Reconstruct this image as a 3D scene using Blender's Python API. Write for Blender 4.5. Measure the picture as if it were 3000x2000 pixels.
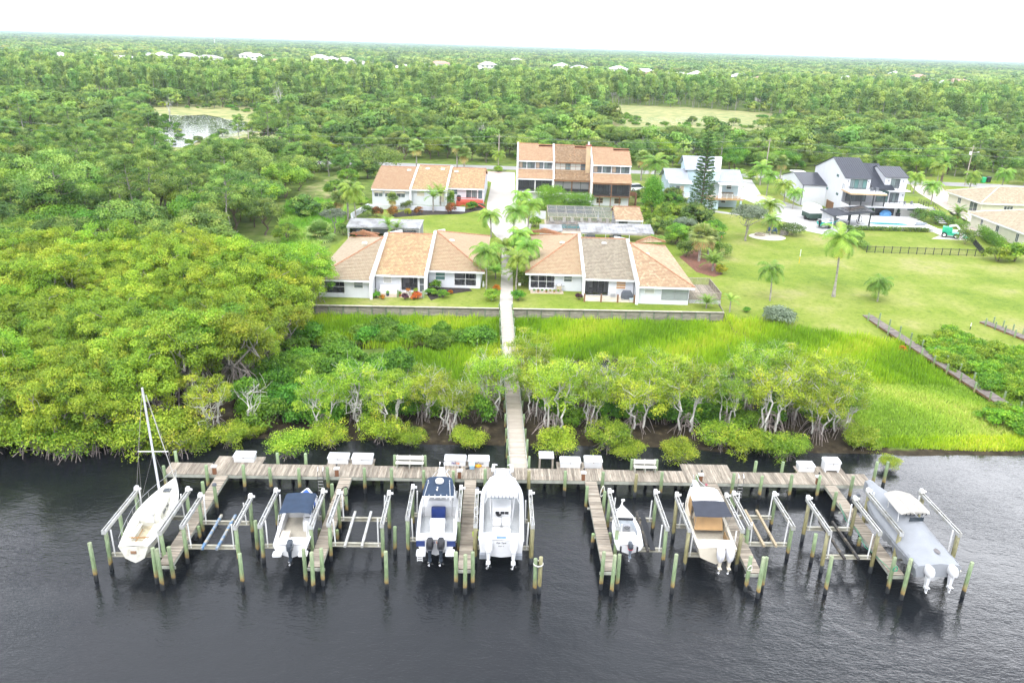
import bpy, bmesh, math, random
import numpy as np
from mathutils import Vector, Matrix
for _o in list(bpy.data.objects): bpy.data.objects.remove(_o)
SC = bpy.context.scene
COL = SC.collection
rnd = random.Random(7)
# ---------------------------------------------------------------- camera
F_PX = 2333.0; PITCH = math.radians(20.4); ROLL = math.radians(1.78); CAM_H = 33.0
_f = np.array([0, math.cos(PITCH), -math.sin(PITCH)]); _u0 = np.array([0, math.sin(PITCH), math.cos(PITCH)]); _r0 = np.array([1., 0, 0])
_r = math.cos(ROLL)*_r0 + math.sin(ROLL)*_u0; _u = math.cos(ROLL)*_u0 - math.sin(ROLL)*_r0
cam = bpy.data.cameras.new('camera'); cam_o = bpy.data.objects.new('camera', cam); COL.objects.link(cam_o)
cam.sensor_width = 36; cam.lens = 36*F_PX/3000; cam.clip_start = 0.5; cam.clip_end = 60000
_M = Matrix.Identity(4)
for i in range(3): _M[i][0] = _r[i]; _M[i][1] = _u[i]; _M[i][2] = -_f[i]
_M[2][3] = CAM_H
cam_o.matrix_world = _M; SC.camera = cam_o
# ---------------------------------------------------------------- sky, sun, exposure
SUN_EL, SUN_AZ = math.radians(52), math.radians(200)       # azimuth clockwise from +Y: sun behind the camera, a little to its left
CLOUD_A, CLOUD_B = (0.51, 10.83, 0), (18.78, 7.62, 0)     # drift of the cloud layer
wd = bpy.data.worlds.new('World'); SC.world = wd; wd.use_nodes = True
def build_world():
    nt = wd.node_tree; N = nt.nodes; L = nt.links; N.clear()
    out = N.new('ShaderNodeOutputWorld'); bg = N.new('ShaderNodeBackground'); bg.inputs[1].default_value = 0.1
    sky = N.new('ShaderNodeTexSky'); sky.sky_type = 'NISHITA'; sky.sun_disc = False
    sky.sun_elevation = SUN_EL; sky.sun_rotation = SUN_AZ; sky.dust_density = 2.0
    tc = N.new('ShaderNodeTexCoord'); sep = N.new('ShaderNodeSeparateXYZ'); L.new(tc.outputs['Generated'], sep.inputs[0])
    den = N.new('ShaderNodeMath'); den.operation = 'MAXIMUM'; L.new(sep.outputs[2], den.inputs[0]); den.inputs[1].default_value = 0.0
    den2 = N.new('ShaderNodeMath'); L.new(den.outputs[0], den2.inputs[0]); den2.inputs[1].default_value = 0.18
    dv = []
    for k in (0, 1):
        d = N.new('ShaderNodeMath'); d.operation = 'DIVIDE'; L.new(sep.outputs[k], d.inputs[0]); L.new(den2.outputs[0], d.inputs[1]); dv.append(d)
    cmb = N.new('ShaderNodeCombineXYZ'); L.new(dv[0].outputs[0], cmb.inputs[0]); L.new(dv[1].outputs[0], cmb.inputs[1])
    def noise(scale, det, off):
        mp = N.new('ShaderNodeMapping'); mp.inputs['Location'].default_value = off; L.new(cmb.outputs[0], mp.inputs[0])
        n = N.new('ShaderNodeTexNoise'); n.inputs['Scale'].default_value = scale; n.inputs['Detail'].default_value = det; n.inputs['Roughness'].default_value = 0.6
        L.new(mp.outputs[0], n.inputs['Vector']); return n
    cover = noise(1.6, 6, CLOUD_A); tone = noise(0.9, 4, CLOUD_B)
    r1 = N.new('ShaderNodeValToRGB'); r1.color_ramp.elements[0].position = 0.36; r1.color_ramp.elements[1].position = 0.5; L.new(cover.outputs[0], r1.inputs[0])
    r2 = N.new('ShaderNodeValToRGB'); e2 = r2.color_ramp.elements; e2.new(0.55)
    for q_, (p_, c_) in enumerate(((0.38, (25, 26.2, 28.6)), (0.53, (32, 33, 36)), (0.63, (110, 112, 118)))): e2[q_].position = p_; e2[q_].color = (*c_, 1)
    L.new(tone.outputs[0], r2.inputs[0])
    # towards the horizon the layer is seen edge-on and closes up
    ho = N.new('ShaderNodeMapRange'); ho.inputs[1].default_value = 0.10; ho.inputs[2].default_value = 0.30; ho.inputs[3].default_value = 1; ho.inputs[4].default_value = 0
    L.new(sep.outputs[2], ho.inputs[0])
    mx = N.new('ShaderNodeMath'); mx.operation = 'MAXIMUM'; L.new(r1.outputs[0], mx.inputs[0]); L.new(ho.outputs[0], mx.inputs[1])
    m = N.new('ShaderNodeMix'); m.data_type = 'RGBA'; L.new(mx.outputs[0], m.inputs[0]); L.new(sky.outputs[0], m.inputs[6]); L.new(r2.outputs[0], m.inputs[7])
    L.new(m.outputs[2], bg.inputs[0]); L.new(bg.outputs[0], out.inputs[0])
build_world()
sun = bpy.data.lights.new('sun', 'SUN'); sun.energy = 1.5; sun.angle = math.radians(12); sun.color = (1.0, 0.96, 0.9)
sun_o = bpy.data.objects.new('sun', sun); COL.objects.link(sun_o)
sun_o.rotation_euler = (math.pi/2 - SUN_EL, 0, math.pi - SUN_AZ)
SC.view_settings.view_transform = 'Standard'; SC.view_settings.look = 'None'; SC.view_settings.gamma = 1; SC.view_settings.exposure = -0.38
SC.render.engine = 'CYCLES'
SC.cycles.use_denoising = True; SC.cycles.max_bounces = 5; SC.cycles.diffuse_bounces = 2; SC.cycles.glossy_bounces = 3; SC.cycles.transmission_bounces = 4
SC.cycles.transparent_max_bounces = 8; SC.cycles.volume_bounces = 0; SC.cycles.caustics_reflective = False; SC.cycles.caustics_refractive = False
SC.cycles.sample_clamp_indirect = 4
# ---------------------------------------------------------------- pixel -> place
Z_LAND = 1.45
def ray(px, py): return _f + (px-1500)/F_PX*_r - (py-1000)/F_PX*_u
def at(px, py, z=0.0):
    d = ray(px, py); t = (z-CAM_H)/d[2]; p = np.array([0, 0, CAM_H]) + t*d
    return float(p[0]), float(p[1]), float(z)
def D(px, py, z=Z_LAND): return at(px*3000/2352, py*3000/2352, z)   # the same from a 2352 px wide view
# ---------------------------------------------------------------- mesh helper
class MB:
    def __init__(s): s.v = []; s.f = []; s.m = []; s.mi = 0
    def add(s, vs, fs):
        b = len(s.v); s.v += [tuple(map(float, p)) for p in vs]; s.f += [tuple(b+i for i in f) for f in fs]; s.m += [s.mi]*len(fs); return s
    def box(s, c, d, rz=0.0, taper=1.0):
        x, y, z = (k/2 for k in d); ca, sa = math.cos(rz), math.sin(rz); vs = []
        for sz in (-1, 1):
            k = taper if sz > 0 else 1
            for sx, sy in ((-1, -1), (1, -1), (1, 1), (-1, 1)):
                a, b = sx*x*k, sy*y*k; vs.append((c[0]+a*ca-b*sa, c[1]+a*sa+b*ca, c[2]+sz*z))
        return s.add(vs, [(3, 2, 1, 0), (4, 5, 6, 7), (0, 1, 5, 4), (1, 2, 6, 5), (2, 3, 7, 6), (3, 0, 4, 7)])
    def bx(s, x0, x1, y0, y1, z0, z1): return s.box(((x0+x1)/2, (y0+y1)/2, (z0+z1)/2), (x1-x0, y1-y0, z1-z0))
    def bar(s, p, q, w, h=None, up=(0, 0, 1)):
        h = h or w; p = Vector(p); q = Vector(q); d = (q-p).normalized(); upv = Vector(up)
        if abs(d.dot(upv)) > 0.98: upv = Vector((0, 1, 0))
        a = d.cross(upv).normalized()*(w/2); b = a.cross(d).normalized()*(h/2); vs = []
        for e in (p, q): vs += [e-a-b, e+a-b, e+a+b, e-a+b]
        return s.add(vs, [(3, 2, 1, 0), (4, 5, 6, 7), (0, 1, 5, 4), (1, 2, 6, 5), (2, 3, 7, 6), (3, 0, 4, 7)])
    def tube(s, pts, r, n=6, cap=True):
        pts = [Vector(p) for p in pts]; rs = r if isinstance(r, (list, tuple)) else [r]*len(pts); rings = []; prev = None
        for i, p in enumerate(pts):
            d = (pts[min(i+1, len(pts)-1)]-pts[max(i-1, 0)]).normalized()
            if prev is None: a = d.orthogonal().normalized()
            else:
                a = prev-d*prev.dot(d); a = a.normalized() if a.length > 1e-6 else d.orthogonal().normalized()
            prev = a; b = d.cross(a)
            rings.append([p+(a*math.cos(2*math.pi*k/n)+b*math.sin(2*math.pi*k/n))*rs[i] for k in range(n)])
        return s.loft(rings, cap)
    def loft(s, rings, cap=True, closed=True):
        n = len(rings[0]); vs = [p for r in rings for p in r]; fs = []
        for i in range(len(rings)-1):
            for k in range(n if closed else n-1):
                k2 = (k+1) % n; fs.append((i*n+k, i*n+k2, (i+1)*n+k2, (i+1)*n+k))
        if cap: fs += [tuple(reversed(range(n))), tuple((len(rings)-1)*n+k for k in range(n))]
        return s.add(vs, fs)
    def lathe(s, c, prof, n=10, sx=1, sy=1):
        rings = [[(c[0]+r*sx*math.cos(2*math.pi*k/n), c[1]+r*sy*math.sin(2*math.pi*k/n), c[2]+z) for k in range(n)] for r, z in prof]
        return s.loft(rings)
    def prism(s, poly, z0, z1):
        n = len(poly); vs = [(p[0], p[1], z0) for p in poly]+[(p[0], p[1], z1) for p in poly]
        return s.add(vs, [tuple(reversed(range(n))), tuple(range(n, 2*n))]+[(i, (i+1) % n, n+(i+1) % n, n+i) for i in range(n)])
    def slab(s, poly3, t):
        """a sheet through 3D points, t thick downwards along its normal"""
        P = [Vector(p) for p in poly3]; nrm = (P[1]-P[0]).cross(P[2]-P[0]).normalized(); n = len(P)
        if nrm.z < 0: P.reverse(); nrm = -nrm
        return s.add(P+[p-nrm*t for p in P], [tuple(range(n)), tuple(reversed(range(n, 2*n)))]+[(i, n+i, n+(i+1) % n, (i+1) % n) for i in range(n)])
    def mesh(s, name, mats, smooth=False):
        me = bpy.data.meshes.new(name); me.from_pydata(s.v, [], s.f)
        for m in (mats if isinstance(mats, (list, tuple)) else [mats]): me.materials.append(m)
        if any(s.m): me.polygons.foreach_set('material_index', s.m)
        if smooth: me.polygons.foreach_set('use_smooth', [True]*len(s.f)); me.set_sharp_from_angle(angle=math.radians(38))
        bm = bmesh.new(); bm.from_mesh(me); bmesh.ops.recalc_face_normals(bm, faces=bm.faces); bm.to_mesh(me); bm.free()
        me.update(); return me
    def build(s, name, mats, parent=None, smooth=False, loc=None, rz=0.0):
        return obj(name, s.mesh(name, mats, smooth), parent, loc, rz)
def obj(name, me, parent=None, loc=None, rz=0.0, sc=None):
    o = bpy.data.objects.new(name, me); COL.objects.link(o)
    if parent is not None: o.parent = parent
    if loc is not None: o.location = loc
    if rz: o.rotation_euler = (0, 0, rz)
    if sc is not None: o.scale = (sc,)*3 if isinstance(sc, (int, float)) else sc
    return o
def tag(o, label, cat, group=None, kind=None):
    o['label'] = label; o['category'] = cat
    if group: o['group'] = group
    if kind: o['kind'] = kind
    return o
def thing(name, label, cat, loc=(0, 0, 0), rz=0.0, group=None):
    return tag(obj(name, None, None, loc, rz), label, cat, group)
def struct(o): o['kind'] = 'structure'; return o
# ---------------------------------------------------------------- materials
MATS = {}
def _nodes(name):
    m = bpy.data.materials.new(name); m.use_nodes = True; nt = m.node_tree; N = nt.nodes; b = N['Principled BSDF']; return m, nt, N, nt.links, b
def mat(name, col, rough=0.6, var=0.12, scale=3.0, metal=0.0, spec=0.4, bump=0.0, bscale=None, col2=None, stretch=None, coat=0.0, fac=(0.35, 0.7), rand=0.0):
    if name in MATS: return MATS[name]
    m, nt, N, L, b = _nodes(name)
    b.inputs['Roughness'].default_value = rough; b.inputs['Metallic'].default_value = metal; b.inputs['Specular IOR Level'].default_value = spec
    b.inputs['Coat Weight'].default_value = coat
    tc = N.new('ShaderNodeTexCoord'); vec = tc.outputs['Object']
    if stretch:
        mp = N.new('ShaderNodeMapping'); mp.inputs['Scale'].default_value = stretch; L.new(vec, mp.inputs[0]); vec = mp.outputs[0]
    if rand:
        oi = N.new('ShaderNodeObjectInfo'); ad = N.new('ShaderNodeVectorMath'); ad.operation = 'MULTIPLY_ADD'
        cb = N.new('ShaderNodeCombineXYZ')
        for k in range(3): L.new(oi.outputs['Random'], cb.inputs[k])
        L.new(cb.outputs[0], ad.inputs[0]); ad.inputs[1].default_value = (37, 53, 71); L.new(vec, ad.inputs[2]); vec = ad.outputs[0]
    n = N.new('ShaderNodeTexNoise'); n.inputs['Scale'].default_value = scale; n.inputs['Detail'].default_value = 5; L.new(vec, n.inputs['Vector'])
    mr = N.new('ShaderNodeMapRange'); mr.inputs[1].default_value = fac[0]; mr.inputs[2].default_value = fac[1]; L.new(n.outputs[0], mr.inputs[0])
    c2 = col2 or tuple(max(0, c*(1-2*var)) for c in col)
    mx = N.new('ShaderNodeMix'); mx.data_type = 'RGBA'; L.new(mr.outputs[0], mx.inputs[0]); mx.inputs[6].default_value = (*col, 1); mx.inputs[7].default_value = (*c2, 1)
    co = mx.outputs[2]
    if rand:
        hs = N.new('ShaderNodeHueSaturation'); mv = N.new('ShaderNodeMapRange'); L.new(oi.outputs['Random'], mv.inputs[0]); mv.inputs[3].default_value = 1-rand; mv.inputs[4].default_value = 1+rand
        L.new(mv.outputs[0], hs.inputs['Value']); L.new(co, hs.inputs['Color']); co = hs.outputs[0]
    L.new(co, b.inputs['Base Color'])
    if bump:
        n2 = N.new('ShaderNodeTexNoise'); n2.inputs['Scale'].default_value = bscale or scale*4; n2.inputs['Detail'].default_value = 4; L.new(vec, n2.inputs['Vector'])
        bp = N.new('ShaderNodeBump'); bp.inputs['Strength'].default_value = bump; bp.inputs['Distance'].default_value = 0.05; L.new(n2.outputs[0], bp.inputs['Height']); L.new(bp.outputs[0], b.inputs['Normal'])
    MATS[name] = m; return m
def leaf_mat(name, cols, trans=0.35, rough=0.55, randhue=0.02, randval=0.25):
    """leaf colour: a tint per leaf (mesh attribute) runs through cols, each plant shifts a little"""
    m, nt, N, L, b = _nodes(name)
    at_ = N.new('ShaderNodeAttribute'); at_.attribute_name = 'tint'
    rp = N.new('ShaderNodeValToRGB'); els = rp.color_ramp.elements
    while len(els) < len(cols): els.new(0.5)
    for i, (p, c) in enumerate(cols): els[i].position = p; els[i].color = (*c, 1)
    L.new(at_.outputs['Fac'], rp.inputs[0])
    oi = N.new('ShaderNodeObjectInfo'); hs = N.new('ShaderNodeHueSaturation')
    for o_, lo, hi, sock in (('Random', 0.5-randhue, 0.5+randhue, 'Hue'), ('Random', 1-randval, 1+randval*0.7, 'Value')):
        mv = N.new('ShaderNodeMapRange'); mv.inputs[3].default_value = lo; mv.inputs[4].default_value = hi
        if sock == 'Hue':
            fr = N.new('ShaderNodeMath'); fr.operation = 'MULTIPLY'; fr.inputs[1].default_value = 17.0; L.new(oi.outputs[o_], fr.inputs[0])
            f2 = N.new('ShaderNodeMath'); f2.operation = 'FRACT'; L.new(fr.outputs[0], f2.inputs[0]); L.new(f2.outputs[0], mv.inputs[0])
        else: L.new(oi.outputs[o_], mv.inputs[0])
        L.new(mv.outputs[0], hs.inputs[sock])
    L.new(rp.outputs[0], hs.inputs['Color']); L.new(hs.outputs[0], b.inputs['Base Color'])
    b.inputs['Roughness'].default_value = rough; b.inputs['Specular IOR Level'].default_value = 0.3
    tr = N.new('ShaderNodeBsdfTranslucent'); L.new(hs.outputs[0], tr.inputs[0])
    ms = N.new('ShaderNodeMixShader'); ms.inputs[0].default_value = trans; L.new(b.outputs[0], ms.inputs[1]); L.new(tr.outputs[0], ms.inputs[2])
    L.new(ms.outputs[0], N['Material Output'].inputs[0]); MATS[name] = m; return m
# ================================================================ land and water
def smooth(t): t = min(1.0, max(0.0, t)); return t*t*(3-2*t)
SHORE = [(-9000, 62), (-90, 61), (-60, 61), (-42, 61.6), (-30, 62.4), (-18, 62.2), (-6, 62.2), (2, 62.6), (15, 62.8), (26, 63.2), (33, 62.6), (46, 63.9), (70, 65.5), (9000, 66)]
def shore_y(x):
    for (x0, y0), (x1, y1) in zip(SHORE, SHORE[1:]):
        if x <= x1: return y0+(y1-y0)*(x-x0)/(x1-x0)
    return 66.0
def bulk_y(x): return 96.9+0.042*x
BULK_X = (-27.0, 27.3)
MARSH_POOLS = [(-22.5, 84, 2.6, 1.6), (-18.2, 85.2, 2.2, 1.1), (-9.5, 85, 3.0, 1.5), (-5.0, 86.5, 1.6, 0.9), (9.6, 80.8, 5.2, 2.3), (6.8, 79.4, 3.0, 1.5), (22.5, 78.2, 4.8, 2.4), (-24.5, 80.8, 1.5, 1.0), (-20.5, 79.8, 1.4, 0.7)]
def wob(x, y): return math.sin(x*0.9+1.3*math.sin(y*0.7))*0.5+math.sin(y*1.1+x*0.37)*0.5
def hgt(x, y):
    d = y-shore_y(x)+0.35*wob(x*0.8, y*0.3)
    if d < 0: return max(-1.6, 0.28*d)
    low = 0.06+0.26*smooth(d/3.5)
    if BULK_X[0] < x < BULK_X[1]:
        if y > bulk_y(x)+0.04: return Z_LAND
        z = low
    elif x >= BULK_X[1]: z = low+(Z_LAND-low)*smooth((y-83)/24)
    else: z = low+(Z_LAND-low)*smooth((y-70)/26)
    if y < 96:
        for cx, cy, rx, ry in MARSH_POOLS:
            q = math.hypot((x-cx)/rx, (y-cy)/ry)+0.25*wob(x*1.7, y*2.1)
            if q < 1.25: z = min(z, -0.25+0.5*max(0, q-0.6)/0.65)
    if y > 105: z = min(z, Z_LAND)
    return z
def pip(x, y, poly):
    c = False; n = len(poly)
    for i in range(n):
        x0, y0 = poly[i][:2]; x1, y1 = poly[(i+1) % n][:2]
        if (y0 > y) != (y1 > y) and x < (x1-x0)*(y-y0)/(y1-y0)+x0: c = not c
    return c
LAWN = [[D(*p) for p in q] for q in (
    [(700, 716), (1660, 735), (1700, 640), (1660, 500), (1540, 480), (1180, 400), (1120, 400), (1115, 480), (880, 475), (690, 625), (720, 640)],
    [(1655, 740), (2000, 790), (2352, 720), (2352, 600), (2120, 470), (1500, 440), (1480, 560)],
    [(2070, 440), (2352, 480), (2352, 420), (2100, 405)])]
LAWN[1] = [(27, 88), (40, 86), (56, 84), (95, 80), (140, 90), (140, 165), (80, 205), (30, 205), (24, 150), (26, 110)]
WEED = [[D(*p) for p in [(650, 590), (690, 640), (740, 560), (800, 500), (780, 400), (700, 430), (640, 490)]]]
def build_ground():
    xs = [-12000, -5000, -2000, -900, -400, -200, -120, -85]+[-70+i*0.9 for i in range(0, 48)]
    xs = [x for x in xs if x < -27.6]+[-27.3, -27.05, -26.9]+[-26+i*0.9 for i in range(59)]+[27.1, 27.25, 27.35, 27.6]+[28.2+i*0.9 for i in range(90)]+[115, 130, 160, 220, 400, 900, 2000, 5000, 12000]
    vs = [-2000, -400, -60, 20, 40, 50]+[54+i*0.8 for i in range(53)]+[96.6, 96.86, 96.92, 97.0, 97.3]+[98+i*1.1 for i in range(115)]+[228, 240, 260, 300, 360, 450, 600, 900, 1500, 3000, 6000, 12000, 24000]
    V = []; lawn = []; weed = []; wet = []; nx = len(xs)
    for v in vs:
        for x in xs:
            sh = 0.042*max(-60, min(120, x))
            y = v+sh*min(1, max(0, 1-abs(v-97)/400))
            z = hgt(x, y); V.append((x, y, z))
            near = 60 < y < 240 and abs(x) < 150
            w = 1.0 if near and any(pip(x, y, p) for p in WEED) else 0.0
            up = y > bulk_y(x) if BULK_X[0] < x < BULK_X[1] else y > 86
            lawn.append(1.0 if near and up and w == 0 and any(pip(x, y, p) for p in LAWN) else 0.0); weed.append(w)
            wet.append(1.0 if z < 0.16 or (60 < y < shore_y(x)+9 and x < 31.5) else 0.0)
    Fc = [(j*nx+i, j*nx+i+1, (j+1)*nx+i+1, (j+1)*nx+i) for j in range(len(vs)-1) for i in range(nx-1)]
    me = bpy.data.meshes.new('ground'); me.from_pydata(V, [], Fc)
    for nme, dat in (('lawn', lawn), ('weed', weed), ('wet', wet)):
        a = me.attributes.new(nme, 'FLOAT', 'POINT'); a.data.foreach_set('value', dat)
    me.polygons.foreach_set('use_smooth', [True]*len(Fc))
    m, nt, N, L, b = _nodes('ground_cover'); b.inputs['Roughness'].default_value = 0.9; b.inputs['Specular IOR Level'].default_value = 0.15
    tc = N.new('ShaderNodeTexCoord'); P = tc.outputs['Object']
    def noise(s, det=5, ro=0.6, st=None):
        n = N.new('ShaderNodeTexNoise'); n.inputs['Scale'].default_value = s; n.inputs['Detail'].default_value = det; n.inputs['Roughness'].default_value = ro
        if st:
            mp = N.new('ShaderNodeMapping'); mp.inputs['Scale'].default_value = st; L.new(P, mp.inputs[0]); L.new(mp.outputs[0], n.inputs['Vector'])
        else: L.new(P, n.inputs['Vector'])
        return n.outputs[0]
    def ramp(src, cols):
        r = N.new('ShaderNodeValToRGB'); e = r.color_ramp.elements
        while len(e) < len(cols): e.new(0.5)
        for i, (p, c) in enumerate(cols): e[i].position = p; e[i].color = (*c, 1)
        L.new(src, r.inputs[0]); return r.outputs[0]
    def mix(f, a, c, typ='MIX'):
        x = N.new('ShaderNodeMix'); x.data_type = 'RGBA'; x.blend_type = typ
        for s_, k in ((f, 0), (a, 6), (c, 7)):
            if isinstance(s_, (int, float)): x.inputs[k].default_value = s_
            elif isinstance(s_, tuple): x.inputs[k].default_value = (*s_, 1)
            else: L.new(s_, x.inputs[k])
        return x.outputs[2]
    def edge(attr, wid=0.25):
        a = N.new('ShaderNodeAttribute'); a.attribute_name = attr
        ad = N.new('ShaderNodeMath'); ad.operation = 'ADD'; L.new(a.outputs['Fac'], ad.inputs[0])
        sb = N.new('ShaderNodeMath'); sb.operation = 'MULTIPLY_ADD'; L.new(noise(0.8, 4), sb.inputs[0]); sb.inputs[1].default_value = 0.8; sb.inputs[2].default_value = -0.4; L.new(sb.outputs[0], ad.inputs[1])
        mr = N.new('ShaderNodeMapRange'); mr.inputs[1].default_value = 0.5-wid; mr.inputs[2].default_value = 0.5+wid; L.new(ad.outputs[0], mr.inputs[0]); return mr.outputs[0]
    base = ramp(noise(0.35, 6), [(0.3, (0.06, 0.09, 0.02)), (0.5, (0.12, 0.18, 0.03)), (0.7, (0.20, 0.23, 0.07))])
    lawn_c = ramp(noise(0.10, 6, 0.62), [(0.30, (0.111, 0.176, 0.019)), (0.45, (0.164, 0.224, 0.028)), (0.58, (0.226, 0.258, 0.058)), (0.72, (0.295, 0.275, 0.125))])
    lawn_f = ramp(noise(1.7, 7, 0.78), [(0.30, (0.40, 0.50, 0.36)), (0.48, (0.95, 0.97, 0.9)), (0.60, (1.12, 1.06, 1.1)), (0.72, (1.5, 1.3, 1.6))])
    lawn_c = mix(0.8, lawn_c, lawn_f, 'MULTIPLY')
    weed_c = ramp(noise(0.5, 6, 0.65), [(0.3, (0.09, 0.15, 0.03)), (0.5, (0.20, 0.24, 0.07)), (0.66, (0.33, 0.29, 0.15))])
    mud_c = ramp(noise(1.2, 6), [(0.3, (0.02, 0.016, 0.01)), (0.6, (0.055, 0.043, 0.026)), (0.75, (0.15, 0.12, 0.075))])
    c = mix(edge('weed'), base, weed_c); c = mix(edge('lawn'), c, lawn_c); c = mix(edge('wet', 0.3), c, mud_c)
    L.new(c, b.inputs['Base Color'])
    bp = N.new('ShaderNodeBump'); bp.inputs['Strength'].default_value = 0.5; bp.inputs['Distance'].default_value = 0.12; L.new(noise(5.0, 5, 0.7), bp.inputs['Height']); L.new(bp.outputs[0], b.inputs['Normal'])
    me.materials.append(m); struct(obj('ground', me))
build_ground()
def water_mat(name, base, scale, strength, rough=0.04, dist=0.05):
    m, nt, N, L, b = _nodes(name); b.inputs['Base Color'].default_value = (*base, 1); b.inputs['Roughness'].default_value = rough; b.inputs['IOR'].default_value = 1.34; b.inputs['Specular IOR Level'].default_value = 0.75
    tc = N.new('ShaderNodeTexCoord')
    def noise(s, det, st, rot=0.0):
        mp = N.new('ShaderNodeMapping'); mp.inputs['Scale'].default_value = st; mp.inputs['Rotation'].default_value = (0, 0, rot); L.new(tc.outputs['Object'], mp.inputs[0])
        n = N.new('ShaderNodeTexNoise'); n.inputs['Scale'].default_value = s; n.inputs['Detail'].default_value = det; n.inputs['Roughness'].default_value = 0.55; n.inputs['Distortion'].default_value = 0.4; L.new(mp.outputs[0], n.inputs['Vector']); return n.outputs[0]
    a = noise(scale, 3, (1, 2.4, 1), 0.5); c = noise(scale*0.22, 3, (1, 1.7, 1), 0.3)
    patch = noise(0.05, 3, (1, 1.5, 1), 0.2)                     # wind lanes: stronger ripple in some stretches, calm in others
    pr = N.new('ShaderNodeMapRange'); pr.inputs[1].default_value = 0.38; pr.inputs[2].default_value = 0.62; pr.inputs[3].default_value = 0.35; pr.inputs[4].default_value = 1.0; L.new(patch, pr.inputs[0])
    ad = N.new('ShaderNodeMath'); ad.operation = 'MULTIPLY_ADD'; L.new(c, ad.inputs[0]); ad.inputs[1].default_value = 2.2; L.new(a, ad.inputs[2])
    st = N.new('ShaderNodeMath'); st.operation = 'MULTIPLY'; st.inputs[1].default_value = strength; L.new(pr.outputs[0], st.inputs[0])
    bp = N.new('ShaderNodeBump'); bp.inputs['Distance'].default_value = dist; L.new(st.outputs[0], bp.inputs['Strength']); L.new(ad.outputs[0], bp.inputs['Height']); L.new(bp.outputs[0], b.inputs['Normal'])
    MATS[name] = m; return m
def build_water():
    mb = MB(); mb.add([(-4000, -800, 0), (4000, -800, 0), (4000, 98, 0), (-4000, 98, 0)], [(0, 1, 2, 3)])
    struct(mb.build('water', water_mat('canal_water', (0.009, 0.0105, 0.0125), 3.2, 1.0, 0.015, 0.03)))
build_water()
# ================================================================ plants: meshes that are shared by copies
def fast_mesh(name, V, quads, mats, tint=None, tris=None):
    """V (n,3), quads (m,4) -> mesh with a per-face tint"""
    me = bpy.data.meshes.new(name); V = np.asarray(V, np.float32); quads = np.asarray(quads, np.int32); m = len(quads); k = quads.shape[1]
    me.vertices.add(len(V)); me.vertices.foreach_set('co', V.ravel())
    me.loops.add(m*k); me.loops.foreach_set('vertex_index', quads.ravel())
    me.polygons.add(m); me.polygons.foreach_set('loop_start', np.arange(0, m*k, k, dtype=np.int32))
    for mm in (mats if isinstance(mats, (list, tuple)) else [mats]): me.materials.append(mm)
    if tint is not None:
        a = me.attributes.new('tint', 'FLOAT', 'FACE'); a.data.foreach_set('value', np.asarray(tint, np.float32))
    me.update(calc_edges=True); return me
def leaf_quads(P, Nrm, ln, wd, rs, tint):
    """one rhombic leaf spray at each point P facing Nrm"""
    n = len(P); Nrm = Nrm/np.maximum(1e-6, np.linalg.norm(Nrm, axis=1, keepdims=True))
    t = rs.normal(size=(n, 3)); t -= Nrm*(t*Nrm).sum(1, keepdims=True); t /= np.maximum(1e-6, np.linalg.norm(t, axis=1, keepdims=True)); s = np.cross(Nrm, t)
    l = (ln*(0.65+0.7*rs.random(n)))[:, None]; w = (wd*(0.65+0.7*rs.random(n)))[:, None]
    V = np.empty((n, 4, 3)); V[:, 0] = P-t*l*0.5; V[:, 1] = P+s*w*0.5-Nrm*w*0.12; V[:, 2] = P+t*l*0.5-Nrm*l*0.08; V[:, 3] = P-s*w*0.5-Nrm*w*0.12
    return V.reshape(-1, 3), np.arange(4*n).reshape(-1, 4), tint
def crown_mesh(name, clumps, n, ln, wd, mt, seed, up=0.5, shell=2.2, jit=0.5, low=0.35, tn=0.5):
    """leaf sprays through clumps (cx,cy,cz,rx,rz[,tint])"""
    rs = np.random.RandomState(seed); C = np.array([c[:5] for c in clumps], float); tb = np.array([c[5] if len(c) > 5 else rs.random_sample() for c in clumps])
    w = C[:, 3]**1.6*C[:, 4]**0.6; idx = rs.choice(len(C), n, p=w/w.sum())
    d = rs.normal(size=(n, 3)); d /= np.linalg.norm(d, axis=1, keepdims=True)
    flip = (d[:, 2] < 0) & (rs.random_sample(n) > low); d[flip, 2] *= -1
    r = rs.random_sample(n)**(1/shell)
    P = C[idx, :3]+d*r[:, None]*np.stack([C[idx, 3], C[idx, 3], C[idx, 4]], 1)
    P += rs.normal(size=(n, 3))*0.08*C[idx, 3:4]
    Nr = d*1.0+np.array([0, 0, up])+rs.normal(size=(n, 3))*jit
    tint = np.clip((1.12-tn)*tb[idx]+tn*rs.random_sample(n)-0.06, 0, 1)
    V, Q, T = leaf_quads(P, Nr, np.full(n, ln), np.full(n, wd), rs, tint)
    return fast_mesh(name, V, Q, mt, T)
BARK_GREY = mat('bark_grey', (0.36, 0.33, 0.29), 0.85, 0.25, 2.5, bump=0.4, bscale=14)
BARK_PALE = mat('bark_pale', (0.60, 0.58, 0.53), 0.85, 0.22, 2.0, bump=0.3, bscale=12)
BARK_BROWN = mat('bark_brown', (0.19, 0.145, 0.11), 0.9, 0.25, 2.5, bump=0.5, bscale=12)
ROOT_MAT = mat('mangrove_root', (0.36, 0.30, 0.275), 0.85, 0.25, 2.0)
L_MANG = leaf_mat('mangrove_leaf', [(0.0, (0.080, 0.168, 0.014)), (0.3, (0.198, 0.337, 0.022)), (0.65, (0.348, 0.479, 0.035)), (0.97, (0.503, 0.581, 0.060)), (1.0, (0.621, 0.530, 0.070))], 0.32)
L_MOUND = leaf_mat('mound_leaf', [(0.0, (0.054, 0.154, 0.014)), (0.5, (0.131, 0.308, 0.022)), (1.0, (0.262, 0.462, 0.042))], 0.35)
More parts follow.
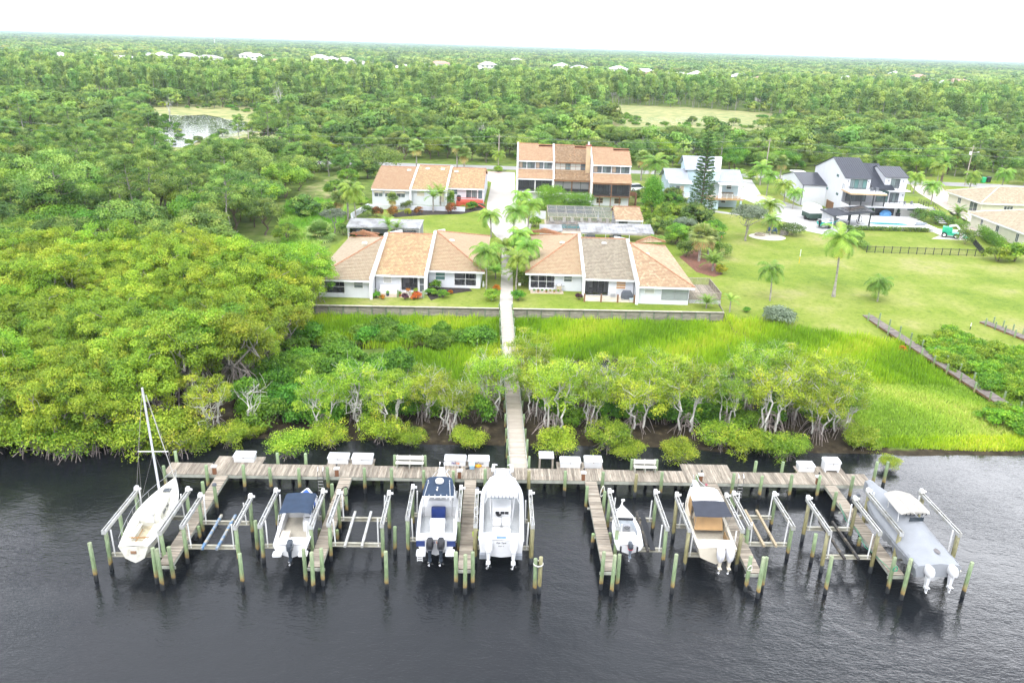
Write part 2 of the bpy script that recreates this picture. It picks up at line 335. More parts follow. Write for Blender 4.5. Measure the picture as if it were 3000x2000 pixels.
L_OAK = leaf_mat('oak_leaf', [(0.0, (0.060, 0.131, 0.030)), (0.45, (0.151, 0.272, 0.045)), (0.8, (0.272, 0.402, 0.065)), (1.0, (0.402, 0.461, 0.112))], 0.28, randhue=0.02, randval=0.35)
L_VINE = leaf_mat('vine_leaf', [(0.0, (0.068, 0.165, 0.018)), (0.5, (0.180, 0.330, 0.030)), (1.0, (0.360, 0.495, 0.045))], 0.28, randhue=0.03, randval=0.3)
L_PINE = leaf_mat('pine_needle', [(0.0, (0.077, 0.163, 0.037)), (0.5, (0.181, 0.316, 0.060)), (1.0, (0.383, 0.515, 0.111))], 0.28, randhue=0.018, randval=0.25)
L_GREY = leaf_mat('grey_leaf', [(0.0, (0.10, 0.14, 0.08)), (0.5, (0.22, 0.28, 0.18)), (1.0, (0.36, 0.42, 0.30))], 0.25)
L_PALM = leaf_mat('palm_leaf', [(0.0, (0.100, 0.218, 0.025)), (0.6, (0.227, 0.391, 0.050)), (0.9, (0.400, 0.528, 0.084)), (1.0, (0.692, 0.546, 0.168))], 0.3)
L_SABAL = leaf_mat('sabal_leaf', [(0.0, (0.127, 0.218, 0.050)), (0.6, (0.291, 0.419, 0.109)), (0.9, (0.491, 0.564, 0.185)), (1.0, (0.728, 0.546, 0.218))], 0.25)
L_HEDGE = leaf_mat('hedge_leaf', [(0.0, (0.056, 0.168, 0.017)), (0.5, (0.140, 0.329, 0.028)), (1.0, (0.280, 0.476, 0.042))], 0.35)
L_CROTON = leaf_mat('croton_leaf', [(0.0, (0.06, 0.09, 0.02)), (0.35, (0.20, 0.10, 0.03)), (0.7, (0.38, 0.11, 0.03)), (1.0, (0.50, 0.28, 0.05))], 0.25)
L_YELLOW = leaf_mat('yellow_leaf', [(0.0, (0.16, 0.20, 0.02)), (0.5, (0.36, 0.37, 0.03)), (1.0, (0.55, 0.45, 0.05))], 0.35)
L_PURPLE = leaf_mat('purple_leaf', [(0.0, (0.03, 0.015, 0.02)), (0.6, (0.10, 0.03, 0.05)), (1.0, (0.16, 0.07, 0.06))], 0.2)
L_ORANGE = leaf_mat('orange_leaf', [(0.0, (0.30, 0.10, 0.02)), (0.5, (0.55, 0.17, 0.02)), (1.0, (0.60, 0.34, 0.04))], 0.3)
L_WHITEFL = leaf_mat('oleander_leaf', [(0.0, (0.06, 0.12, 0.03)), (0.75, (0.16, 0.23, 0.07)), (0.86, (0.20, 0.27, 0.10)), (0.9, (0.75, 0.75, 0.70))], 0.3)
def limb(mb, p, q, r0, r1, rs, n=5, sides=5, wig=0.12):
    p = np.array(p, float); q = np.array(q, float); L_ = np.linalg.norm(q-p); pts = []
    for i in range(n+1):
        t = i/n; w = rs.normal(size=3)*wig*L_*t*(1-t)*1.6; pts.append(p+(q-p)*t+w)
    mb.tube(pts, [r0+(r1-r0)*i/n for i in range(n+1)], sides, cap=False); return pts
class Kind:
    """a plant built once: its part meshes, then stamped out as things with the parts as children"""
    def __init__(s, name, parts): s.name = name; s.parts = parts
    def put(s, loc, label, cat, group=None, rz=None, sc=1.0):
        t = thing(s.name, label, cat, loc, rnd.uniform(0, 6.28) if rz is None else rz, group)
        t.scale = (sc,)*3 if isinstance(sc, (int, float)) else sc
        for pn, me in s.parts: obj(pn, me, t)
        return t
def mk_mangrove(seed, h=7.5, R=3.4, stems=3, n=5200, open_=False, roots=34):
    rs = np.random.RandomState(seed); tr = MB(); rt = MB(); cl = []
    for k in range(stems):
        a = 2*math.pi*k/stems+rs.random_sample(); lean = rs.uniform(0.3, 0.75)*R*(0.7 if open_ else 1)
        b = ((0.7 if open_ else 0.35)*math.cos(a), (0.7 if open_ else 0.35)*math.sin(a), 0.6 if open_ else 0.9); top = (lean*math.cos(a), lean*math.sin(a), h*rs.uniform(0.62, 0.8))
        st = limb(tr, b, top, 0.11, 0.05, rs, 7, 6, 0.1 if open_ else 0.22)
        for j in range(7 if open_ else 5):
            i0 = rs.randint(4 if open_ else 2, 8); p = st[min(i0, 7)]; aa = a+rs.uniform(-1.9, 1.9); rr = R*rs.uniform(0.25, 0.6)
            q = (p[0]+rr*math.cos(aa), p[1]+rr*math.sin(aa), min(h*0.95, p[2]+rs.uniform(0.3, 0.36*h)))
            lp = limb(tr, p, q, 0.045, 0.014, rs, 4, 4, 0.2)
            if open_:
                for _ in range(3):
                    pp = lp[rs.randint(2, 5)]; limb(tr, pp, pp+rs.normal(size=3)*0.55+np.array([0, 0, 0.55]), 0.016, 0.006, rs, 2, 3)
            cl.append((*q, rs.uniform(0.5, 0.95), rs.uniform(0.42, 0.75)))
        cl.append((*top, 1.0, 0.7))
    m = 26 if open_ else 34
    for _ in range(m):
        a = rs.uniform(0, 6.28); rr = R*math.sqrt(rs.random_sample())*0.95; z = h*(1-0.32*(rr/R)**2)-abs(rs.normal())*(0.22 if open_ else 0.2)*h
        q = rs.uniform(0.35, 0.95); cl.append((rr*math.cos(a), rr*math.sin(a), max((0.46 if open_ else 0.28)*h, z), q*(0.8 if open_ else 1), q*rs.uniform(0.65, 0.95)))
    for k in range(roots):
        a = rs.uniform(0, 6.28); rr = rs.uniform(0.7, 2.3); z0 = rs.uniform(0.25, 0.9)*min(2.8, 0.42*h); pts = []
        for i in range(6):
            t = i/5; pts.append((rr*t*math.cos(a)+rs.normal()*0.04, rr*t*math.sin(a)+rs.normal()*0.04, z0*(1-t**2.2)+0.35*math.sin(math.pi*t)-0.5*t))
        rt.tube(pts, 0.03, 3, cap=False)
    return Kind('mangrove_tree', [('trunk', tr.mesh('trunk', BARK_PALE if open_ else BARK_GREY, True)), ('prop_root', rt.mesh('prop_root', ROOT_MAT, True)), ('crown', crown_mesh('crown', cl, n, 0.165, 0.105, L_MANG, seed, 0.5, 2.8, 0.6, 0.3))])
def mk_broad(seed, h=8, R=4, n=5200, mt=None, name='broadleaf_tree', ln=0.3, flat=0.8, bark=None, ncl=46, trunk_h=0.3):
    rs = np.random.RandomState(seed); tr = MB(); cl = []; st = limb(tr, (0, 0, -0.3), (rs.normal()*0.3, rs.normal()*0.3, h*0.62), 0.045*h**0.8, 0.06, rs, 6, 6, 0.12)
    for j in range(8):
        p = st[rs.randint(2, 7)]; a = rs.uniform(0, 6.28); rr = R*rs.uniform(0.4, 0.85)
        limb(tr, p, (rr*math.cos(a), rr*math.sin(a), h*rs.uniform(0.5, 0.88)), 0.09, 0.02, rs, 4, 4, 0.18)
    for _ in range(ncl):
        a = rs.uniform(0, 6.28); t = rs.random_sample(); u = rs.uniform(-0.35, 1)
        rr = R*math.sqrt(max(0.03, 1-u*u))*rs.uniform(0.55, 0.95); z = h*(trunk_h+0.28)+u*h*(0.72-trunk_h)*flat*0.62
        cl.append((rr*math.cos(a), rr*math.sin(a), z, R*rs.uniform(0.18, 0.36), R*rs.uniform(0.14, 0.26)))
    return Kind(name, [('trunk', tr.mesh('trunk', bark or BARK_BROWN, True)), ('crown', crown_mesh('crown', cl, n, ln, ln*0.55, mt or L_OAK, seed, 0.3, 3.4, 0.38, 0.35, 0.3))])
def mk_pine(seed, h=15, R=3.2, n=4200, ln=0.5, frac=0.5):
    rs = np.random.RandomState(seed); tr = MB(); cl = []; st = limb(tr, (0, 0, -0.3), (rs.normal()*0.5, rs.normal()*0.5, h*0.93), 0.19, 0.05, rs, 9, 6, 0.03)
    nb = 22
    for j in range(nb):
        t = (j+0.5)/nb; z = h*(1-frac)+h*frac*t*0.95; prof = math.sin(math.pi*min(1, 0.22+0.72*t))**0.8; a = j*2.4+rs.normal()*0.3; rr = R*prof*rs.uniform(0.7, 1.1)
        b = st[min(9, int(z/h/0.93*9))]; e = (b[0]+rr*math.cos(a), b[1]+rr*math.sin(a), z+rr*0.28)
        limb(tr, (b[0], b[1], z-0.2), e, 0.05, 0.015, rs, 3, 4, 0.15); cl.append((*e, R*rs.uniform(0.24, 0.4), R*rs.uniform(0.15, 0.24)))
        cl.append((b[0]+0.55*(e[0]-b[0]), b[1]+0.55*(e[1]-b[1]), e[2]+0.1, R*rs.uniform(0.2, 0.32), R*rs.uniform(0.13, 0.2)))
    cl.append((st[-1][0], st[-1][1], h*0.95, R*0.35, R*0.25))
    return Kind('pine_tree', [('trunk', tr.mesh('trunk', BARK_GREY, True)), ('crown', crown_mesh('crown', cl, n, ln, ln*0.3, L_PINE, seed, 0.3, 2.2, 0.6, 0.5, 0.3))])
def mk_bush(seed, h, R, n, mt, name='shrub', ln=0.16, ncl=16, wd=0.55, egg=False):
    rs = np.random.RandomState(seed); st = MB(); cl = []
    for k in range(5): limb(st, (0, 0, -0.05), (R*0.5*math.cos(k*1.26), R*0.5*math.sin(k*1.26), h*0.6), 0.03, 0.012, rs, 3, 4)
    for _ in range(ncl):
        a = rs.uniform(0, 6.28); u = rs.uniform(-0.25 if not egg else -0.6, 1); rr = R*math.sqrt(max(0, 1-u*u))*0.72*rs.uniform(0.6, 1); cl.append((rr*math.cos(a), rr*math.sin(a), max(0.25*h, h*0.46+u*h*0.36), R*rs.uniform(0.3, 0.42), h*rs.uniform(0.17, 0.24)))
    return Kind(name, [('stem', st.mesh('stem', BARK_BROWN)), ('foliage', crown_mesh('foliage', cl, n, ln, ln*wd, mt, seed, 0.4, 2.8, 0.6, 0.5))])
def mk_bare(seed, h=5.5, R=2.4, name='bare_tree', m_=None):
    rs = np.random.RandomState(seed); tr = MB(); br = MB(); st = limb(tr, (0, 0, -0.2), (R*0.2, 0, h*0.7), 0.11, 0.05, rs, 6, 6, 0.12)
    for j in range(10):
        p = st[rs.randint(2, 7)]; a = rs.uniform(0, 6.28); rr = R*rs.uniform(0.4, 1); b = limb(br, p, (rr*math.cos(a), rr*math.sin(a), h*rs.uniform(0.6, 1.0)), 0.05, 0.015, rs, 4, 4, 0.2)
        for _ in range(5): pp = b[rs.randint(1, 5)]; limb(br, pp, pp+rs.normal(size=3)*0.5+np.array([0, 0, 0.4]), 0.016, 0.006, rs, 2, 3)
    return Kind(name, [('trunk', tr.mesh('trunk', m_ or BARK_PALE, True)), ('branches', br.mesh('branches', m_ or BARK_PALE))])
def frond(V, T, base, az, el, ln, droop, lw, n, rs, tint, hang=0.3):
    """a feather leaf: pairs of leaflets along an arching rib"""
    p = np.array(base, float); d_el = el; rib = [p.copy()]; step = ln/n
    for i in range(n):
        d = np.array([math.cos(az)*math.cos(d_el), math.sin(az)*math.cos(d_el), math.sin(d_el)]); p = p+d*step; rib.append(p.copy()); d_el -= droop/n*(0.5+1.2*i/n)
        side = np.array([-math.sin(az), math.cos(az), 0]); upv = np.cross(d, side)*-1; t = (i+0.5)/n; ll = lw*math.sin(math.pi*min(0.97, 0.14+0.82*t))**0.7; w = step*0.42
        for s in (-1, 1):
            tip = p+side*s*ll*0.85+d*ll*0.45-np.array([0, 0, ll*hang])+rs.normal(size=3)*0.03
            V.append([p-d*w, p+d*w, tip+d*w*0.3, tip-d*w*0.3]); T.append(tint+rs.uniform(-0.15, 0.15))
    return rib
def mk_feather_palm(seed, h=5, nf=15, ln=2.4, droop=1.6, lw=0.5, name='queen_palm', tm=None, r=0.11, curve=0.3, el0=(-0.35, 1.25), base_r=None, hang=0.3, nl=22, shaft=True, dead=0):
    rs = np.random.RandomState(seed); V = []; T = []; tr = MB(); rib = MB()
    pts = [(curve*(i/8)**2, 0, h*i/8-(0.2 if i == 0 else 0)) for i in range(9)]; rr = [r*(1-0.25*i/8) for i in range(9)]
    if base_r: rr[0] = base_r; rr[1] = (base_r+r)*0.45
    tr.tube(pts, rr, 8)
    top = (curve, 0, h)
    for k in range(nf+dead):
        az = k*2.399+rs.normal()*0.15; t = k/nf; el = el0[1]+(el0[0]-el0[1])*t+rs.normal()*0.1
        tint = rs.uniform(0.25, 0.8)
        if k >= nf: el = el0[0]-0.4; tint = 0.99
        rp = frond(V, T, top, az, el, ln*rs.uniform(0.85, 1.1), droop*rs.uniform(0.8, 1.15), lw, nl, rs, tint, hang); rib.tube(rp[::3], [0.028*(1-0.8*i/len(rp[::3])) for i in range(len(rp[::3]))], 4, cap=False)
    V = np.array(V).reshape(-1, 3); parts = [('trunk', tr.mesh('trunk', tm or BARK_GREY, True))]
    if shaft:
        sh = MB(); sh.tube([(curve*0.98, 0, h-0.5), (curve, 0, h), (curve, 0, h+0.35)], [r*0.8, r*0.95, r*0.3], 7); parts.append(('crownshaft', sh.mesh('crownshaft', mat('crownshaft', (0.20, 0.26, 0.07), 0.6), True)))
    parts += [('frond_rib', rib.mesh('frond_rib', mat('frond_rib', (0.22, 0.28, 0.08), 0.6))), ('fronds', fast_mesh('fronds', V, np.arange(len(V)).reshape(-1, 4), L_PALM, np.clip(T, 0, 1)))]
    return Kind(name, parts)
def mk_fan_palm(seed, h=4.5, nl=34, R=1.5, name='cabbage_palm', skirt=8, r=0.15, segs=14):
    rs = np.random.RandomState(seed); V = []; T = []; tr = MB(); pt = MB()
    tr.tube([(0, 0, -0.2), (0.03, 0, h*0.5), (0, 0.02, h)], [r*1.15, r, r*1.1], 8)
    for k in range(nl+skirt):
        t = k/nl; az = k*2.399+rs.normal()*0.2; el = 1.35-1.75*t+rs.normal()*0.12; dead = k >= nl
        if dead: el = rs.uniform(-1.3, -0.8)
        pl = R*rs.uniform(0.45, 0.65); d = np.array([math.cos(az)*math.cos(el), math.sin(az)*math.cos(el), math.sin(el)]); c = np.array([0, 0, h+0.1])+d*pl
        pt.tube([(0, 0, h), tuple(c)], [0.022, 0.012], 4, cap=False)
        side = np.array([-math.sin(az), math.cos(az), 0]); upv = np.cross(side, d); L_ = R*rs.uniform(0.6, 0.75); tint = 0.98 if dead else rs.uniform(0.2, 0.85)
        for s in range(segs):
            a = (s/(segs-1)-0.5)*3.9; v = d*math.cos(a)+side*math.sin(a); tip = c+v*L_-np.array([0, 0, 0.28*L_*(0.6+rs.random_sample()*0.6)])+upv*0.0; w = np.cross(v, upv); w /= np.linalg.norm(w)
            midp = c+v*L_*0.55+upv*0.03; V.append([c, midp+w*0.055*R, tip, midp-w*0.055*R]); T.append(tint+rs.uniform(-0.12, 0.12))
    V = np.array(V).reshape(-1, 3)
    return Kind(name, [('trunk', tr.mesh('trunk', BARK_GREY, True)), ('petioles', pt.mesh('petioles', mat('frond_rib', (0.22, 0.28, 0.08), 0.6))), ('fronds', fast_mesh('fronds', V, np.arange(len(V)).reshape(-1, 4), L_SABAL, np.clip(T, 0, 1)))])
def mk_norfolk(seed, h=15, R=2.6):
    rs = np.random.RandomState(seed); tr = MB(); cl = []; tr.tube([(0, 0, -0.2), (0, 0, h)], [0.24, 0.03], 7); ly = 26
    for j in range(ly):
        t = j/ly; z = 1.2+(h-1.4)*t; rr = R*(1-t)**0.75+0.25
        for k in range(7):
            a = k*0.8976+j*0.5+rs.normal()*0.12; e = (rr*math.cos(a), rr*math.sin(a), z+0.18*rr); tr.tube([(0, 0, z-0.1), (e[0]*0.5, e[1]*0.5, z-0.02), e], [0.035, 0.025, 0.008], 3, cap=False)
            for q in (0.35, 0.6, 0.85, 1.0): cl.append((e[0]*q, e[1]*q, z+(e[2]-z)*q+0.06, 0.26+0.14*q, 0.15, rs.uniform(0, 0.6)))
    L_ = leaf_mat('norfolk_needle', [(0.0, (0.03, 0.08, 0.02)), (0.6, (0.08, 0.165, 0.035)), (1.0, (0.15, 0.24, 0.06))], 0.2)
    return Kind('norfolk_pine', [('trunk', tr.mesh('trunk', BARK_BROWN, True)), ('foliage', crown_mesh('foliage', cl, 15000, 0.3, 0.13, L_, seed, 0.5, 2.0, 0.8, 0.5))])
# ================================================================ woods, mangroves, marsh
K3 = 3000/2352
def proj(p):
    v = np.array(p, float)-np.array([0, 0, CAM_H]); zc = v@_f; return (1500+F_PX*(v@_r)/zc)/K3, (1000-F_PX*(v@_u)/zc)/K3
def at_h(x, y): return (x, y, hgt(x, y))
def scatter(x0, x1, y0, y1, sp, rs, ok):
    pts = []; ny = int((y1-y0)/(sp*0.87)); nx = int((x1-x0)/sp)
    for j in range(ny+1):
        for i in range(nx+1):
            x = x0+(i+0.5*(j % 2)+rs.uniform(-0.38, 0.38))*sp; y = y0+(j*0.87+rs.uniform(-0.38, 0.38))*sp
            if ok(x, y): pts.append((x, y))
    return pts
def plant(kinds, pts, rs, label, cat, group, s=(0.8, 1.15), z=None):
    for x, y in pts:
        k = kinds[rs.randint(len(kinds))]; sc = rs.uniform(*s); k.put((x, y, (max(0.02, hgt(x, y)) if z is None else z)-0.03), label, cat, group, sc=(sc*rs.uniform(0.9, 1.1), sc*rs.uniform(0.9, 1.1), sc*rs.uniform(0.92, 1.08)))
MANG = [mk_mangrove(s, h, R, st, 15000) for s, h, R, st in ((11, 6.6, 3.3, 3), (12, 7.2, 3.0, 4), (13, 6.0, 3.6, 3), (14, 6.9, 3.2, 4))]
MANG_OPEN = [mk_mangrove(s, h, R, st, 7200, True, 26) for s, h, R, st in ((21, 7.0, 3.0, 4), (22, 6.6, 2.8, 5), (23, 7.4, 2.9, 4))]
MANG_LOW = [mk_mangrove(s, h, R, 4, 5200, False, 26) for s, h, R in ((31, 2.7, 2.2), (32, 2.3, 2.0))]
MOUND = [mk_bush(s, h, R, 2600, L_MOUND, 'mangrove_shrub', 0.19, 20) for s, h, R in ((41, 1.7, 1.7), (42, 1.5, 2.0), (43, 1.9, 1.5))]
OAK = [mk_broad(s, h, R, 8500, mt, ln=0.26) for s, h, R, mt in ((51, 7.0, 3.6, L_OAK), (52, 6.4, 4.0, L_OAK), (53, 7.6, 3.2, L_OAK), (54, 6.0, 3.8, L_VINE), (55, 5.4, 4.2, L_VINE))]
SCRUB = [mk_broad(s, h, R, 5000, mt, 'scrub_tree', 0.24, 0.8, BARK_GREY, 30, 0.1) for s, h, R, mt in ((61, 4.2, 2.6, L_OAK), (62, 3.8, 3.0, L_VINE), (63, 4.6, 2.4, L_OAK))]
PINE = [mk_pine(s, h, R, 3800, 0.5, fr) for s, h, R, fr in ((71, 14, 3.2, 0.5), (72, 15.5, 3.0, 0.42), (73, 13, 3.6, 0.52))]
PINE_YOUNG = [mk_pine(s, 9, 2.4, 3200, 0.42, 0.8) for s in (74, 75)]
BARE = [mk_bare(81), mk_bare(82, 6.5, 2.2), mk_bare(83, 9, 2.2)]
rs = np.random.RandomState(5)
def zone_l(x, y): return ('toward the picture edge' if x < -46 else 'behind the sailboat' if x < -34 else 'beside the marsh')+('' if y < 66 else ', front rows' if y < 76 else ', middle rows' if y < 88 else ', back rows')
def zone_b(x): return 'left of the pond view' if x < -95 else 'behind the left field' if x < -32 else 'behind the row house' if x < 0 else 'behind the townhouse' if x < 28 else 'behind the pale blue house' if x < 58 else 'behind the modern house' if x < 95 else 'toward the right edge'
def zone_w(x, y): return ('near the mangroves' if y < 128 else 'midway to the road' if y < 170 else 'close to the road')+(', far left' if x < -85 else ', in the middle' if x < -58 else ', next to the houses')
# --- the dense stand left of the docks
def bank_y(x): return 55.9+max(0, x+60)*0.09
def in_left(x, y): return y > bank_y(x)+0.6 and y < 101-0.12*(x+26) and x < -27.6-0.2*max(0, 75-y)+0.12*(y-62) and x > -72 and x > -0.78*y-6
for x, y in scatter(-72, -24, 56.4, 104, 3.5, rs, in_left):
    edge_ = y < bank_y(x)+4.0
    plant(MANG_OPEN[:2] if edge_ and rs.rand() < 0.3 else MANG, [(x, y)], rs, ('lime green mangrove tree with prop roots at the water edge, ' if edge_ else 'lime green mangrove crown in the dense left stand, ')+zone_l(x, y), 'mangrove', ('mangroves at the edge of the left bank, ' if edge_ else 'mangroves in the dense left stand, ')+zone_l(x, y), (0.8, 1.02) if edge_ else (0.78, 1.22))
# --- the open fringe behind the docks, on both sides of the walkway
FR = [(-26.2, 63.2), (-16.6, 63.6), (-13.6, 65.4), (-10.6, 64.0), (-8.0, 66.6), (-5.4, 64.4), (2.3, 71.4), (2.4, 67.6), (-1.7, 67.6), (-1.9, 71.4), (1.9, 74.6),
      (3.9, 64.6), (4.6, 69.0), (7.4, 66.2), (9.6, 69.0), (11.6, 65.6), (13.8, 68.4), (16.0, 65.4), (18.2, 69.2), (20.0, 66.4), (22.4, 69.6), (23.6, 65.6), (26.4, 68.4), (28.0, 65.6), (30.4, 66.0), (24.6, 73.0), (28.0, 72.0), (31.0, 69.6)]
ORD = 'first second third fourth fifth sixth seventh eighth ninth tenth eleventh twelfth thirteenth fourteenth fifteenth sixteenth seventeenth eighteenth nineteenth twentieth'.split(); cnt = [0, 0]
for x, y in sorted(FR, key=lambda p: abs(p[0])): cnt[x > 0] += 1; plant(MANG_OPEN, [(x, y)], rs, 'pale stemmed open mangrove in the fringe, %s to the %s of the boardwalk' % (ORD[cnt[x > 0]-1], 'left' if x < 0 else 'right'), 'mangrove', 'mangrove fringe %s of the boardwalk' % ('left' if x < 0 else 'right'), (0.7, 0.94))
for k in range(13): plant(MANG_LOW, [(-58+2.5*k+rs.uniform(-0.7, 0.7), bank_y(-58+2.5*k)+rs.uniform(0.3, 1.3))], rs, 'low mangrove foliage hanging to the water in front of the left stand', 'mangrove', 'low mangroves in front of the left stand', (0.9, 1.3), -0.25)
for x, y in [(-24, 61.2), (-18.4, 59.6), (-8.6, 62.2), (-3.6, 62.2), (8.6, 62.6), (14.6, 60.6), (10.2, 61.2), (20.6, 62.6), (24.2, 61.8), (31.6, 64.2), (4.2, 61.6), (-29.5, 59.4), (-26.6, 60.2), (-15.6, 61.4), (-11.2, 62.6), (-22.6, 62.8), (22.4, 63), (18.8, 63.4)]:
    plant(MANG_LOW, [(x, y)], rs, 'low mangrove bush rooted at the water edge behind the dock', 'mangrove', 'low mangroves along the water edge', (0.55, 0.9), -0.32)
for x, y in [(-9, 68.5), (-3.2, 66), (9, 67.6), (14.5, 67), (19, 67.5), (24.5, 68), (27.5, 69.5), (-17, 65), (-6.5, 67.8), (12, 68), (22, 66.8), (5.5, 66.8), (-12.5, 66), (-20.5, 67.5), (16.6, 68.4), (-23.5, 66.5), (-18.5, 65.6), (-21.8, 64.8), (-25, 68), (-15.4, 67.4), (-17.8, 69), (7.6, 69.6), (20.8, 70), (26, 70.6), (29.6, 68.2), (-10, 66.2), (4.0, 68.2), (11, 70.4), (15.4, 70.6)]:
    plant(MOUND, [(x, y)], rs, 'dark green shrub under the fringe mangroves %s of the boardwalk' % ('left' if x < 0 else 'right'), 'shrub', 'shrubs under the fringe %s of the boardwalk' % ('left' if x < 0 else 'right'), (1.0, 1.5))
# --- low rounded mangroves in the marsh, left of the boardwalk
MP = [(-23.4, 86.6), (-24.6, 83.4), (-17.6, 87.6), (-15.0, 88.6), (-14.4, 86.0), (-10.4, 87.2), (-8.2, 85.6), (-6.0, 87.4), (-8.2, 88.8), (-19.6, 82.8), (-22.6, 79.8), (-18.6, 80.4), (-20.6, 77.8), (-23.2, 77.2), (-16.8, 78.4), (-14.2, 79.2), (-24.6, 75.4), (-21.4, 75.0), (-18.4, 75.6), (-16.2, 75.6), (-23.0, 72.6), (-20.0, 72.4), (-17.6, 72.6), (-24.8, 70.2), (-21.8, 69.8), (-13.8, 76.2), (-11.6, 77.2), (-15.8, 73.2), (-4.0, 86.2), (2.2, 83.2), (-12.2, 74.6), (-16.4, 86.2), (-12.4, 88.2)]
for x, y in MP: plant(MOUND, [(x, y)], rs, 'rounded green mangrove shrub standing in the marsh' if x < 0 else 'single round mangrove shrub in the marsh beside the boardwalk', 'shrub', 'rounded mangrove shrubs in the marsh' if x < 0 else None, (1.05, 1.5), 0.05)
for px, py, k in ((585, 985, 1), (825, 985, 0), (985, 960, 1), (1330, 935, 0), (1790, 960, 1), (480, 1010, 0)):
    x, y, _ = D(px, py, 0.3); BARE[k].put((x, y, 0.2), 'leafless grey mangrove tree on the bank behind the docks', 'dead tree', 'leafless mangroves on the bank', sc=0.8)
# --- woods behind the mangroves and beyond the road
HOUSES_CLEAR = [(-40, 30, 97, 213), (-30, 110, 97, 213), (110, 130, 60, 190)]
POND_VIEW = [[(335, 252), (520, 250), (530, 268), (600, 280), (690, 280), (640, 294), (520, 300), (500, 312), (440, 318), (430, 335), (372, 342), (362, 300)], [(1402, 246), (1560, 251), (1750, 267), (1832, 294), (1700, 285), (1620, 276), (1520, 281), (1420, 279)]]
def clear_view(x, y, h):
    """the two wetland clearings stay open to the eye from the river"""
    for zz in (0.4*h, 0.8*h, h):
        a = proj((x, y, Z_LAND+zz))
        if any(pip(a[0], a[1], q) for q in POND_VIEW): return False
    return True
def in_wood(x, y):
    if any(a < x < b and c < y < d for a, b, c, d in HOUSES_CLEAR): return False
    if 214 < y < 229: return False
    if y < 101-0.12*(x+26): return False
    if any(pip(x, y, p) for p in WEED): return False
    return abs(x) < 0.72*y+12
nearw = scatter(-170, -38, 98, 214, 5.6, rs, in_wood)
for x, y in nearw:
    u = rs.rand()
    if not clear_view(x, y, 7): u = 0.9
    if u < 0.62: plant(OAK, [(x, y)], rs, 'dense dark green tree in the left woods, '+zone_w(x, y), 'tree', 'woods left of the tiled houses, '+zone_w(x, y), (0.75, 1.4))
    elif u < 0.80 and y > 118 and clear_view(x, y, 12): plant(PINE_YOUNG+PINE[:1], [(x, y)], rs, 'slender pine rising from the left woods, '+zone_w(x, y), 'pine tree', 'pines in the left woods, '+zone_w(x, y), (0.65, 1.05))
    else: plant(SCRUB, [(x, y)], rs, 'low scrubby tree in the left woods, '+zone_w(x, y), 'tree', 'scrub in the left woods, '+zone_w(x, y), (0.7, 1.1))
x, y, z = D(140, 545); wide = mk_pine(76, 13.5, 5.0, 6500, 0.5, 0.62); wide.put((x, y, z), 'tall wide crowned pine above the woods at the left edge', 'pine tree')
bandall = scatter(-190, 205, 230, 300, 6.4, rs, lambda x, y: in_wood(x, y)); band = [p for p in bandall if p[1] < 247]
for x, y in band:
    u = rs.rand(); h = 8
    if x > 20 and y > 245: u = u*0.8+0.2
    if u < 0.5 and clear_view(x, y, 8): plant(OAK, [(x, y)], rs, 'dense green tree beyond the road '+zone_b(x), 'tree', 'tree belt behind the road, '+zone_b(x), (0.8, 1.3))
    elif u < 0.58 and clear_view(x, y, 12): plant(PINE_YOUNG+PINE, [(x, y)], rs, 'pine standing beyond the road '+zone_b(x), 'pine tree', 'pines behind the road, '+zone_b(x), (0.7, 1.0))
    elif clear_view(x, y, 4.5): plant(SCRUB, [(x, y)], rs, 'scrubby low tree beyond the road '+zone_b(x), 'tree', 'scrub behind the road, '+zone_b(x), (0.8, 1.2))
for px, py, s in ((645, 225, 1.6), (1110, 300, 1.0), (1480, 330, 0.9), (1585, 330, 0.8), (390, 240, 1.2)):
    x, y, z = D(px, py+40); BARE[2].put((x, y, z), 'pale dead tree trunk rising out of the far woods', 'dead tree', 'dead trees in the far woods', sc=s)
